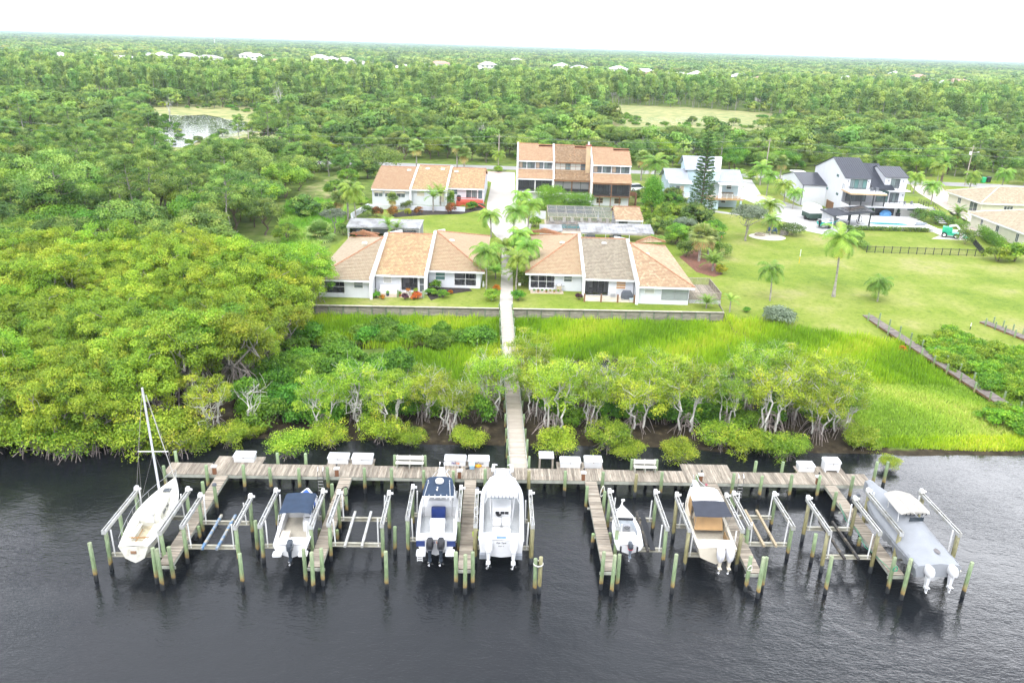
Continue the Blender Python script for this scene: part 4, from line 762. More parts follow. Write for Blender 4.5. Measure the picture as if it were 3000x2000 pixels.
def bench(px0, px1, lab):
    u0, u1 = du(px0, 1375), du(px1, 1375); W = u1-u0; t = thing('dock_bench', lab, 'bench', dk((u0+u1)/2, 1.3, DECK+0.003), DA, 'dock benches'); bw = mat('bench_board', (0.66, 0.64, 0.57), 0.75, 0.12, 2.5, stretch=(0.6, 5, 5))
    for k in range(3): b = MB(); b.bx(-W/2, W/2, 0.02+k*0.145, 0.155+k*0.145, 0.42, 0.46); b.build('seat_board', bw, t)
    for k in range(3): b = MB(); b.bx(-W/2, W/2, 0.50, 0.54, 0.55+k*0.13, 0.67+k*0.13); b.build('back_board', bw, t)
    for x in (-W*0.45, 0, W*0.45): b = MB(); b.bx(x-0.04, x+0.04, 0.05, 0.4, 0, 0.42); b.bx(x-0.04, x+0.04, 0.54, 0.62, -0.2, 0.95); b.build('leg', WOOD_G, t)
bench(1158, 1240, 'pale board bench on the dock left of the FedUp box'); bench(1854, 1919, 'pale board bench on the dock behind the skiff')
t = thing('cleaning_table', 'white topped fish cleaning table on wooden legs right of the boardwalk', 'table', dk(du(1601, 1376), 2.05), DA)
b = MB(); b.bx(-0.6, 0.6, -0.1, 0.75, 2.1, 2.16); b.bx(-0.6, 0.6, 0.72, 0.76, 2.16, 2.3); b.build('table_top', PVC, t)
for x in (-0.52, 0.52):
    for y in (0.0, 0.65): b = MB(); b.bx(x-0.05, x+0.05, y-0.05, y+0.05, -1.2, 2.1); b.build('leg', WOOD, t)
b = MB(); b.bx(-0.6, 0.6, -0.3, -0.24, DECK-0.3, DECK-0.05); b.build('cross_beam', WOOD_G, t)
def on_dock(name, px, py, lab, cat, build, z=DECK+0.004): 
    t = thing(name, lab, cat, dk(du(px, py, z), dv(px, py, z), z), DA); build(t)
def _cooler(t):
    b = MB(); b.box((0, 0, 0.17), (0.38, 0.55, 0.30), taper=1.05); b.build('body', mat('cooler_blue', (0.30, 0.46, 0.60), 0.5), t); b = MB(); b.box((0, 0, 0.36), (0.42, 0.6, 0.07), taper=0.9); b.build('lid', mat('cooler_lid', (0.45, 0.60, 0.70), 0.5), t)
on_dock('cooler', 1383, 1370, 'pale blue cooler on the dock in front of the FISH TANK box', 'cooler', _cooler)
def _bag(t):
    b = MB(); b.lathe((0, 0, 0), [(0.24, 0), (0.28, 0.07), (0.22, 0.16), (0.08, 0.2), (0.01, 0.2)], 9, 1.1, 0.8); b.build('cushion', mat('orange_bag', (0.75, 0.36, 0.02), 0.7, 0.2, 6), t, True); b = MB(); b.bar((-0.2, -0.05, 0.15), (0.15, 0.1, 0.19), 0.05, 0.03); b.build('strap', BLACK, t)
on_dock('life_vest', 1401, 1366, 'orange life vest lying beside the pale blue cooler', 'life vest', _bag)
def _tray(t): b = MB(); b.box((0, 0, 0.03), (0.32, 0.2, 0.05), 0.5); b.build('tray', BLACK, t); b = MB(); b.bar((-0.1, 0, 0.06), (0.1, 0.02, 0.08), 0.04); b.build('handle', BLACK, t)
on_dock('tackle_tray', 1370, 1372, 'small black tray on the dock left of the cooler', 'tray', _tray)
def coil(name, u, v, z, r, rz, m, lab, hang=1.6, n=3, cat='hose'):
    b = MB(); pts = []
    for i in range(n*14+1): a = 2*math.pi*i/14; rr = r*(1+0.12*math.sin(i*1.7)); pts.append((rr*math.cos(a), 0.03*math.sin(i*0.9)+0.012*i/14, hang*rr*math.sin(a)-hang*r))
    b.tube(pts, 0.022, 5); o = b.build(name, m, None, True, dk(u, v, z), rz); tag(o, lab, cat); return o
coil('garden_hose', -2.27, -7.98-0.22, 2.15, 0.22, 0.1, mat('lime_hose', (0.62, 0.85, 0.01), 0.4), 'coiled lime yellow hose hung on a piling beside the catamaran')
coil('mooring_rope', -2.3, -5.6, 2.3, 0.2, 0.4, ROPE_W, 'white rope coil hung beside the catamaran lift', cat='rope')
coil('garden_hose', 6.95, -3.3, 2.75, 0.26, 0.9, ROPE_W, 'coiled white hose hung at the skiff lift')
coil('garden_hose', -11.95, -3.55, 2.5, 0.24, 0.2, BLACK, 'coiled black hose on the piling of the second pier')
coil('mooring_rope', 24.9, -11.78, 2.2, 0.17, 0.3, ROPE_G, 'green rope coil tied round the end of the rightmost pier', 1.0, cat='rope')
coil('mooring_rope', 15.45, -11.75, 2.1, 0.16, 0.3, ROPE_W, 'pale rope coil on the end piling near the shrouded outboards', 1.2, cat='rope')
b = MB(); b.tube([dk(24.9, -3.0, 1.5), dk(24.87, -4.5, 0.95), dk(24.85, -6.2, 1.35), dk(24.85, -7.8, 0.95), dk(24.9, -9.6, 1.3), dk(24.93, -11.4, 1.6)], 0.02, 5); tag(b.build('dock_line', ROPE_G), 'green dock line draped along the left side of the rightmost pier', 'rope')
# ---- boardwalk from the bank to the dock
W0 = np.array(dk(0.9, 1.78)); W1 = np.array((-0.95, 97.6, 0)); WL = float(np.linalg.norm((W1-W0)[:2])); WA = math.atan2(W1[1]-W0[1], W1[0]-W0[0])-math.pi/2
def build_boardwalk():
    t = thing('boardwalk', 'long plank boardwalk from the lawn across the marsh to the dock', 'boardwalk', (W0[0], W0[1], 0), WA)
    n = 270; w = WL/n; b = MB(); b.bx(-0.68, 0.68, -w/2+0.004, w/2-0.004, -0.04, 0); pm = b.mesh('plank', mat('walk_board', (0.46, 0.405, 0.34), 0.85, 0.12, 1.6, rand=0.12, spec=0.2, stretch=(0.9, 7, 1)))
    def z(y): return DECK+0.27*smooth((y-20)/20)
    for k in range(n): y = (k+0.5)*w; obj('plank', pm, t, (rnd.uniform(-0.01, 0.01), y, z(y)+rnd.uniform(-0.003, 0.003)), rnd.uniform(-0.004, 0.004))
    for s in (-1, 1):
        for k in range(14): y0, y1 = WL*k/14+0.01, WL*(k+1)/14-0.01; b = MB(); b.bar((s*0.70, y0, z(y0)+0.075), (s*0.70, y1, z(y1)+0.075), 0.09, 0.14); b.build('kerb_rail', WOOD_G, t); b = MB(); b.bar((s*0.6, y0, z(y0)-0.16), (s*0.6, y1, z(y1)-0.16), 0.05, 0.22); b.build('stringer', WOOD_G, t)
        for k in range(15):
            y = 0.3+(WL-0.6)*k/14; h = z(y)+(0.42 if k > 1 else 0.9); o = obj('piling', pile_mesh(h, 0.1), t, (s*0.84, y, 0)); o.rotation_euler = (0, 0, rnd.uniform(0, 6))
    return t
build_boardwalk()
# ================================================================ boats
GEL = mat('gelcoat_white', (0.66, 0.665, 0.67), 0.22, 0.04, 1.5, coat=0.3); GEL_C = mat('gelcoat_cream', (0.60, 0.55, 0.45), 0.28, 0.05, 1.5, coat=0.2); GEL_OLD = mat('gelcoat_old', (0.60, 0.59, 0.52), 0.5, 0.1, 2.2, col2=(0.36, 0.33, 0.23), fac=(0.52, 0.75))
SOLE = mat('nonskid', (0.44, 0.455, 0.46), 0.7, 0.06, 6.0); SOLE_C = mat('nonskid_cream', (0.47, 0.43, 0.35), 0.7, 0.08, 6.0)
NAVY = mat('navy_canvas', (0.022, 0.042, 0.08), 0.85, 0.12, 2.0, bump=0.2, bscale=4); BLUE = mat('blue_canvas', (0.03, 0.10, 0.42), 0.8, 0.12, 2.0, bump=0.2, bscale=5); CHAR = mat('charcoal_canvas', (0.035, 0.04, 0.055), 0.85, 0.1, 2.0)
NAVYP = mat('navy_paint', (0.02, 0.04, 0.16), 0.3); GLASS = mat('dark_glass', (0.03, 0.04, 0.05), 0.08, 0.1, 1.0, spec=0.8); GREYP = mat('grey_plastic', (0.18, 0.19, 0.21), 0.5); TAN = mat('tan_vinyl', (0.50, 0.31, 0.14), 0.7, 0.1, 2.0)
DKMOT = mat('motor_charcoal', (0.035, 0.045, 0.06), 0.25, 0.1, 2.0, coat=0.3); RED = mat('red_stripe', (0.6, 0.03, 0.04), 0.4)
class Hull:
    def __init__(s, L, B, dep, rise, tm=0.4, p=2.2, stern=0.92, bw=0.03, ch=0.84, zc=0.42, ke=0.62, up=2.0):
        s.__dict__.update(L=L, B=B, dep=dep, rise=rise, tm=tm, p=p, stern=stern, bw=bw, ch=ch, zcf=zc, ke=ke, up=up)
    def hb(s, t):
        a = s.stern+(1-s.stern)*math.sin(min(1, t/s.tm)*math.pi/2); b = 1-max(0, (t-s.tm)/(1-s.tm))**s.p
        return max(s.bw, s.B/2*a*b)
    def zs(s, t): return s.dep+s.rise*t**s.up
    def zc(s, t): return s.dep*s.zcf+(s.zs(t)*0.82-s.dep*s.zcf)*max(0, (t-0.45)/0.55)**2
    def zk(s, t): return (s.zs(t)*0.72)*max(0, (t-s.ke)/(1-s.ke))**2.2
    def y(s, t): return s.L*t
    def outer(s, parent, m, N=18, name='hull', stripe=None):
        b = MB(); rings = []
        for i in range(N+1):
            t = i/N; h = s.hb(t); c = h*s.ch*(1-0.35*max(0, (t-0.6)/0.4)); z1, z2, z3 = s.zs(t), s.zc(t), s.zk(t); y = s.y(t); fl = y-0.0
            rings.append([(-h, y, z1), (-h*0.99, y, z1-0.07), (-(h*0.35+c*0.65), y, z1+(z2-z1)*0.62), (-c, y, z2), (-c*0.5, y, (z2+z3)/2-0.02), (0, y, z3), (c*0.5, y, (z2+z3)/2-0.02), (c, y, z2), ((h*0.35+c*0.65), y, z1+(z2-z1)*0.62), (h*0.99, y, z1-0.07), (h, y, z1)])
        b.loft(rings, False, False); b.add(rings[0], [tuple(range(11))]); o = b.build(name, m, parent, True)
        rb = MB()
        for sd in (0, 10): rb.tube([(r_[sd][0]*1.005, r_[sd][1], r_[sd][2]-0.03) for r_ in rings], 0.03, 5)
        rb.build('rub_rail', stripe or GREYP, o); return o
    def deck(s, parent, m, t0, tc, g, N=24, camber=0.05, name='deck', lift=0.006):
        """cap round a cockpit that runs t0..tc, closed fore and aft"""
        b = MB(); ts = sorted(set([i/N for i in range(N+1)]+[t0, tc]))
        for ta, tb in zip(ts, ts[1:]):
            ha, hb_, ya, yb, za, zb = s.hb(ta), s.hb(tb), s.y(ta), s.y(tb), s.zs(ta)+lift, s.zs(tb)+lift
            if ta >= t0-1e-6 and tb <= tc+1e-6:
                for q in (-1, 1): b.add([(q*ha, ya, za), (q*hb_, yb, zb), (q*max(0.02, hb_-g), yb, zb+0.015), (q*max(0.02, ha-g), ya, za+0.015)], [(0, 1, 2, 3)])
            else:
                for q in (-1, 1): b.add([(q*ha, ya, za), (q*hb_, yb, zb), (0, yb, zb+camber), (0, ya, za+camber)], [(0, 1, 2, 3)])
        return b.build(name, m, parent)
    def cockpit(s, parent, m, mf, t0, tc, g, zf, N=14):
        b = MB(); rings = []; ts = [t0+(tc-t0)*i/N for i in range(N+1)]
        rings = [[(-max(0.02, s.hb(t)-g), s.y(t), s.zs(t)+0.02), (-max(0.02, s.hb(t)-g)+0.02, s.y(t), zf), (max(0.02, s.hb(t)-g)-0.02, s.y(t), zf), (max(0.02, s.hb(t)-g), s.y(t), s.zs(t)+0.02)] for t in ts]
        for a, c in zip(rings, rings[1:]):
            for k in (0, 2): b.add([a[k], a[k+1], c[k+1], c[k]], [(0, 1, 2, 3)])
        for r_ in (rings[0], rings[-1]): b.add(r_, [(0, 1, 2, 3)])
        o = b.build('cockpit_liner', m, parent); f = MB()
        for a, c in zip(rings, rings[1:]): f.add([a[1], a[2], c[2], c[1]], [(0, 1, 2, 3)])
        f.build('cockpit_sole', mf, parent); return o
def rail(parent, pts, r=0.022, m=None, posts=None, name='bow_rail'):
    b = MB(); b.tube(pts, r, 6)
    for p, q in (posts or []): b.tube([p, q], r*0.85, 5)
    return b.build(name, m or STEEL, parent, True)
def rbox(b, c, d, r=0.06, top=1.0, n=3):
    """box with rounded vertical corners"""
    x, y, z = d[0]/2, d[1]/2, d[2]; ring = []
    for cx, cy, a0 in ((x-r, y-r, 0), (-x+r, y-r, 1), (-x+r, -y+r, 2), (x-r, -y+r, 3)):
        for k in range(n+1): a = (a0+k/n)*math.pi/2; ring.append((cx+r*math.cos(a), cy+r*math.sin(a)))
    return b.loft([[(c[0]+p[0]*k, c[1]+p[1]*k, c[2]+h) for p in ring] for k, h in ((1, 0), (1, z*0.9), (top*0.97, z))])
def outboard(parent, x, y, z, cowl, leg, s=1.0, tilt=0.0, band=None, letters=None):
    """origin: the top of the transom; propeller hangs aft and below"""
    t = obj('outboard_motor', None, parent, (x, y, z)); t.scale = (s, s, s); t.rotation_euler = (-tilt, 0, 0)
    b = MB(); b.loft([[(a*w, -0.28+c*l, zz) for a, c in ((-0.6, -1), (0.6, -1), (1, -0.6), (1, 0.6), (0.7, 1), (-0.7, 1), (-1, 0.6), (-1, -0.6))] for w, l, zz in ((0.13, 0.24, -0.16), (0.19, 0.33, -0.08), (0.2, 0.36, 0.1), (0.19, 0.34, 0.3), (0.15, 0.27, 0.4), (0.06, 0.12, 0.43))]); c = b.build('cowling', cowl, t, True)
    if band: b = MB(); b.loft([[(a*w, -0.28+c_*l, zz) for a, c_ in ((-0.6, -1), (0.6, -1), (1, -0.6), (1, 0.6), (0.7, 1), (-0.7, 1), (-1, 0.6), (-1, -0.6))] for w, l, zz in ((0.2, 0.342, -0.05), (0.206, 0.352, 0.0))]); b.build('stripe', band, t)
    b = MB(); b.loft([[(a*w, -0.30+c_*l+o_, zz) for a, c_ in ((-1, -0.7), (0, -1), (1, -0.7), (1, 0.7), (0, 1), (-1, 0.7))] for w, l, o_, zz in ((0.12, 0.2, 0, -0.16), (0.09, 0.16, 0, -0.5), (0.06, 0.13, 0, -0.82), (0.05, 0.13, -0.02, -1.0))]); b.build('midsection', leg, t, True)
    b = MB(); b.tube([(0, -0.08, -1.02), (0, -0.16, -1.0), (0, -0.42, -1.0), (0, -0.5, -1.0)], [0.01, 0.055, 0.05, 0.03], 8); b.bx(-0.11, 0.11, -0.56, -0.24, -0.84, -0.815); b.slab([(0, -0.2, -1.03), (0.005, -0.34, -1.03), (0.005, -0.4, -1.2), (0, -0.3, -1.2)], 0.012); lu = b.build('lower_unit', leg, t)
    b = MB()
    for k in range(3):
        a = k*2.094; b.add([(0.03*math.cos(a), -0.48, -1+0.03*math.sin(a)), (0.17*math.cos(a-0.4), -0.47, -1+0.17*math.sin(a-0.4)), (0.19*math.cos(a+0.1), -0.5, -1+0.19*math.sin(a+0.1)), (0.15*math.cos(a+0.5), -0.53, -1+0.15*math.sin(a+0.5))], [(0, 1, 2, 3)])
    b.build('propeller', STEEL, t); b = MB(); b.bx(-0.12, 0.12, -0.1, 0.02, -0.35, 0.02); b.build('bracket', GREYP, t)
    if letters: text_obj(letters, 0.13, PVC, t, (0, -0.625, 0.12), (math.radians(82), 0, 0), 0.004)
    return t
def boat_at(name, label, stern, bow, zg, dep):
    a = math.atan2(-(bow[0]-stern[0]), bow[1]-stern[1]); return thing(name, label, 'boat', (stern[0], stern[1], zg-dep), a, 'boats on the lifts')
# --- 1 old sailboat
def sailboat():
    H = Hull(8.1, 2.65, 1.25, 0.35, 0.45, 1.75, 0.70, 0.03, 0.66, 0.3, 0.45); t = boat_at('sailboat', 'old dirty white sailboat with bare mast on the leftmost lift', (-23.75, 42.8), (-24.3, 50.9), 2.35, 1.25)
    h = H.outer(t, GEL_OLD); H.deck(t, GEL_OLD, 0.06, 0.36, 0.62); H.cockpit(t, GEL_OLD, mat('dirty_sole', (0.50, 0.44, 0.30), 0.8, 0.25, 4), 0.06, 0.36, 0.62, 0.85)
    for s in (-1, 1):
        b = MB(); b.bx(s*0.55-0.17, s*0.55+0.17, 0.62, 2.7, 0.86, 1.2); b.build('cockpit_seat', GEL_OLD, t)
    b = MB(); rg = []
    for y, w, z in ((2.9, 0.78, 0.46), (3.2, 0.80, 0.52), (4.4, 0.72, 0.44), (5.4, 0.52, 0.26), (5.75, 0.36, 0.05)):
        zz = H.zs(y/8.1)+0.03; rg.append([(-w, y, zz), (-w*0.9, y, zz+z*0.85), (-w*0.5, y, zz+z), (w*0.5, y, zz+z), (w*0.9, y, zz+z*0.85), (w, y, zz)])
    b.loft(rg); cab = b.build('cabin_trunk', GEL_OLD, t)
    for s in (-1, 1):
        for y0, y1, w0, w1 in ((3.35, 3.95, 0.775, 0.735), (4.1, 4.6, 0.725, 0.685)):
            z = H.zs(0.45)+0.2; b = MB(); b.add([(s*(w0+0.012), y0, z-0.07), (s*(w1+0.012), y1, z-0.06), (s*(w1-0.035), y1, z+0.12), (s*(w0-0.03), y0, z+0.13)], [(0, 1, 2, 3)]); b.build('cabin_window', GLASS, cab)
    b = MB(); b.bx(-0.33, 0.33, 2.75, 4.0, 1.80, 1.86); b.build('companion_hatch', GEL, cab); b = MB(); b.bx(-0.3, 0.3, 2.86, 2.895, 1.15, 1.72); b.build('companion_door', GEL, cab)
    b = MB(); b.bx(-0.25, 0.25, 6.15, 6.6, 1.52, 1.58); b.build('fore_hatch', GLASS, t)
    mp = (0.02, 5.05, 1.72); top = (-0.12, 4.95, 10.1); ms = mat('mast_alu', (0.75, 0.76, 0.78), 0.35, 0.05, 2, metal=0.3)
    b = MB(); b.tube([mp, top], [0.085, 0.07], 10); mast = b.build('mast', ms, t, True); b = MB(); b.tube([(-1.0, 4.95, 5.4), (1.0, 4.95, 5.4)], 0.03, 6); b.build('spreader', ms, mast)
    b = MB()
    for q in ((0, 7.9, 1.62), (0, 0.1, 1.3)): b.tube([top, q], 0.006, 4)
    for s in (-1, 1): b.tube([top, (s*1.0, 4.95, 5.4), (s*1.22, 4.9, 1.5)], 0.007, 4); b.tube([(0, 5, 5.4), (s*1.2, 4.5, 1.5)], 0.006, 4)
    b.build('rigging', mat('rig_wire', (0.45, 0.43, 0.38), 0.4, metal=0.5), mast)
    b = MB(); b.tube([(0.0, 7.86, 1.75), (-0.08, 5.3, 9.4)], 0.028, 6); b.build('furled_sail', mat('sail_cloth', (0.75, 0.74, 0.70), 0.8), mast, True)
    for s in (-1, 1):
        ps = [(s*(H.hb(q)-0.06), H.y(q), H.zs(q)) for q in (0.02, 0.14, 0.28, 0.42, 0.55, 0.68, 0.8, 0.9, 0.97)]; tp = [(x, y, z+0.55) for x, y, z in ps]
        rail(t, tp, 0.016, None, list(zip(ps, tp)), 'lifeline')
    rail(t, [(-H.hb(0.9), H.y(0.9), 2.1), (-0.08, 8.15, 2.18), (0.08, 8.15, 2.18), (H.hb(0.9), H.y(0.9), 2.1)], 0.02, None, None, 'bow_pulpit')
    b = MB(); b.bx(-0.62, 0.62, 0.9, 0.95, 1.25, 1.32); b.tube([(0, 0.4, 1.3), (0.05, 1.6, 1.5)], 0.025, 5); b.build('tiller', mat('varnish', (0.35, 0.18, 0.06), 0.5), t)
    b = MB(); b.bx(-0.2, 0.15, -0.06, -0.012, 0.72, 0.92); b.build('motor_mount', mat('rusty', (0.28, 0.17, 0.10), 0.8), t)
sailboat()
# --- 2 bowrider with navy bimini
def bowrider():
    H = Hull(6.45, 2.4, 1.0, 0.35, 0.5, 2.6, 0.93, 0.1); t = boat_at('bowrider_boat', 'white bowrider with navy bimini top and blue bow cover', (-13.97, 43.7), (-14.45, 50.1), 2.2, 1.0)
    H.outer(t, GEL); H.deck(t, GEL, 0.12, 0.62, 0.22); H.cockpit(t, GEL, SOLE_C, 0.12, 0.62, 0.22, 0.5)
    b = MB(); rg = []
    for q in (0.6, 0.7, 0.8, 0.88, 0.94): w = H.hb(q)-0.2; z = H.zs(q)+0.03; rg.append([(-w, H.y(q), z), (-w*0.4, H.y(q), z+0.14), (w*0.4, H.y(q), z+0.14), (w, H.y(q), z)])
    b.loft(rg, True, False); b.build('bow_cover', BLUE, t, True)
    b = MB(); b.loft([[(-1.0, 3.85, 1.15), (-0.85, 4.05, 1.5), (0.85, 4.05, 1.5), (1.0, 3.85, 1.15)], [(-1.0, 3.9, 1.12), (-0.85, 4.1, 1.5), (0.85, 4.1, 1.5), (1.0, 3.9, 1.12)]]); b.build('windshield', GLASS, t)
    b = MB(); n = 9; rg = [[(-1.06, 1.75+2.55*i/n, 2.12), (-0.95, 1.75+2.55*i/n, 2.24+0.05*math.sin(i*2.1)), (-0.4, 1.75+2.55*i/n, 2.30+0.035*math.sin(i*2.1)), (0.4, 1.75+2.55*i/n, 2.30+0.035*math.sin(i*2.1)), (0.95, 1.75+2.55*i/n, 2.24+0.05*math.sin(i*2.1)), (1.06, 1.75+2.55*i/n, 2.12)] for i in range(n+1)]
    b.loft(rg, False, False); bt = b.build('bimini_top', NAVY, t, True); b = MB()
    for s in (-1, 1):
        for p, q in (((s*1.02, 2.6, 1.05), (s*1.05, 1.8, 2.12)), ((s*1.02, 2.6, 1.05), (s*1.05, 3.0, 2.14)), ((s*1.02, 2.9, 1.05), (s*1.05, 4.25, 2.12)), ((s*1.05, 1.8, 2.12), (s*1.0, 0.7, 1.05))): b.tube([p, q], 0.016, 5)
    b.build('bimini_frame', STEEL, bt)
    b = MB(); rbox(b, (-0.6, 1.35, 0.5), (0.62, 0.95, 0.42), 0.12); b.build('lounge_seat', mat('beige_vinyl', (0.55, 0.50, 0.42), 0.6), t); b = MB(); rbox(b, (0.62, 2.5, 0.5), (0.5, 0.5, 0.75), 0.1); b.build('helm_seat', GEL, t); b = MB(); rbox(b, (0.6, 3.4, 0.5), (0.7, 0.5, 0.6), 0.08); b.build('helm_console', GEL, t)
    b = MB(); b.lathe((0.6, 3.12, 1.05), [(0.17, -0.015), (0.19, 0), (0.17, 0.015)], 14); b.build('steering_wheel', BLACK, t)
    for s in (-1, 1): b = MB(); rbox(b, (s*0.82, -0.22, 0.42), (0.6, 0.55, 0.12), 0.1); b.build('swim_platform', GEL, t)
    outboard(t, 0.02, 0.02, 1.0, DKMOT, DKMOT, 1.05)
bowrider()
# --- 3 walkaround with blue hardtop
def walkaround():
    H = Hull(8.2, 2.75, 1.2, 0.5, 0.42, 2.1, 0.94, 0.12); t = boat_at('fishing_boat', 'white fishing boat with dark blue hardtop and twin black outboards', (-4.6, 44.45), (-4.95, 52.6), 2.4, 1.2)
    h = H.outer(t, GEL); H.deck(t, GEL, 0.09, 0.47, 0.2); H.cockpit(t, GEL, SOLE, 0.09, 0.47, 0.2, 0.55)
    b = MB(); rg = []
    for y, w, z in ((3.75, 0.86, 0.52), (5.2, 0.86, 0.42), (6.3, 0.62, 0.28), (7.0, 0.34, 0.08)):
        zz = H.zs(y/8.2)+0.02; rg.append([(-w, y, zz), (-w*0.86, y, zz+z), (w*0.86, y, zz+z), (w, y, zz)])
    b.loft(rg); cab = b.build('cabin_trunk', GEL, t); b = MB(); b.bx(-0.26, 0.26, 6.25, 6.6, 1.86, 1.91); b.build('fore_hatch', GLASS, cab)
    b = MB(); b.loft([[(-0.95, 4.7, 1.85), (-0.9, 4.2, 2.75), (0.9, 4.2, 2.75), (0.95, 4.7, 1.85)], [(-0.9, 4.95, 1.82), (-0.85, 4.4, 2.75), (0.85, 4.4, 2.75), (0.9, 4.95, 1.82)]]); b.build('windshield', GLASS, t)
    b = MB(); rg = [[(-w, y, 2.82), (-w*0.97, y, 2.9), (-w*0.4, y, 2.95), (w*0.4, y, 2.95), (w*0.97, y, 2.9), (w, y, 2.82)] for y, w in ((2.72, 1.06), (3.4, 1.08), (4.4, 1.0), (5.0, 0.9), (5.2, 0.72))]; b.loft(rg); top = b.build('hardtop', NAVY, t, True)
    b = MB(); b.bar((-1.06, 2.66, 2.84), (1.06, 2.66, 2.84), 0.08, 0.08); b.build('hardtop_edge', GEL, top)
    b = MB(); b.lathe((0.02, 4.35, 2.95), [(0.2, 0), (0.3, 0.06), (0.31, 0.16), (0.27, 0.24), (0.05, 0.26)], 16); b.build('radome', GEL, top, True)
    b = MB(); b.lathe((-0.1, 3.3, 2.95), [(0.06, 0), (0.07, 0.08), (0.02, 0.12)], 8); b.lathe((-0.08, 3.6, 2.95), [(0.05, 0), (0.05, 0.1), (0.02, 0.12)], 8); b.build('antenna_puck', GEL, top, True)
    for s in (-1, 1): b = MB(); b.tube([(s*0.72, 4.2, 2.98), (s*0.74, 3.95, 3.35)], 0.035, 6); b.tube([(s*0.74, 3.95, 3.2), (s*0.9, 1.2, 3.5)], 0.018, 5); b.build('outrigger', GEL, top)
    b = MB()
    for x in (-0.6, -0.2, 0.2, 0.6): b.tube([(x, 2.55, 2.75), (x, 2.6, 3.05)], 0.03, 6)
    b.build('rod_holder', GEL, top)
    b = MB()
    for s in (-1, 1): b.tube([(s*0.95, 2.85, 1.2), (s*0.98, 2.85, 2.83)], 0.028, 6); b.tube([(s*0.98, 4.2, 1.6), (s*0.98, 4.0, 2.83)], 0.028, 6)
    b.build('hardtop_frame', STEEL, top)
    b = MB(); rbox(b, (0, 3.35, 0.55), (1.0, 0.4, 1.0), 0.1); b.build('helm_seat', NAVYP, t); b = MB(); rbox(b, (0, 2.15, 0.55), (1.05, 0.62, 0.75), 0.06); lp = b.build('bait_station', GEL, t); b = MB()
    for k in range(7): b.lathe((-0.42+0.14*k, 2.32, 1.301), [(0.03, 0), (0.03, 0.01)], 8)
    b.build('rod_socket', BLACK, lp)
    for s in (-1, 1):
        b = MB(); b.bx(s*1.0-0.28, s*1.0+0.28, -0.02, -0.004, 0.72, 1.14); b.build('transom_panel', NAVYP, t); b = MB(); rbox(b, (s*0.95, -0.36, 0.42), (0.62, 0.7, 0.1), 0.08); b.build('swim_platform', GEL, t)
    b = MB(); 
    for q in (-0.16, 0.16): b.tube([(-1.0+q, -0.72, 0.5), (-1.0+q, -0.78, 0.1)], 0.02, 5)
    for z in (0.16, 0.3, 0.44): b.bx(-1.16, -0.84, -0.78, -0.72, z-0.015, z+0.015)
    b.build('swim_ladder', PVC, t)
    for s in (-1, 1):
        ps = [(s*(H.hb(q)-0.05), H.y(q), H.zs(q)) for q in (0.66, 0.76, 0.86, 0.94)]; tp = [(x*0.97, y+0.05, z+0.42) for x, y, z in ps]; rail(t, tp+[(s*0.12, 8.3, 2.35)], 0.02, None, list(zip(ps, tp)))
    b = MB(); rg = [[(-w, y, 1.72), (w, y, 1.72), (w, y, 1.80), (-w, y, 1.80)] for y, w in ((7.3, 0.3), (8.0, 0.24), (8.55, 0.16))]; b.loft(rg); pu = b.build('pulpit', GEL, t); rail(t, [(-0.18, 7.9, 1.8), (-0.17, 8.4, 2.35), (0.17, 8.4, 2.35), (0.18, 7.9, 1.8)], 0.02, None, None, 'pulpit_rail')
    b = MB(); b.bar((0.3, 7.6, 1.85), (0.48, 7.95, 1.95), 0.1, 0.06); b.bar((0.42, 7.95, 1.9), (0.56, 7.85, 2.0), 0.04); b.build('anchor', STEEL, t)
    for x in (-0.36, 0.36): outboard(t, x, -0.12, 1.05, BLACK, DKMOT, 1.18, band=GREYP)
    text_obj('Fed', 0.26, T_BLUE, h, (-0.44, -0.012, 1.02), (math.radians(90), 0, 0), 0.005, 'LEFT', bold=0.005); text_obj('Up', 0.26, T_ORANGE, h, (0.03, -0.012, 1.02), (math.radians(90), 0, 0), 0.005, 'LEFT', bold=0.005)
walkaround()
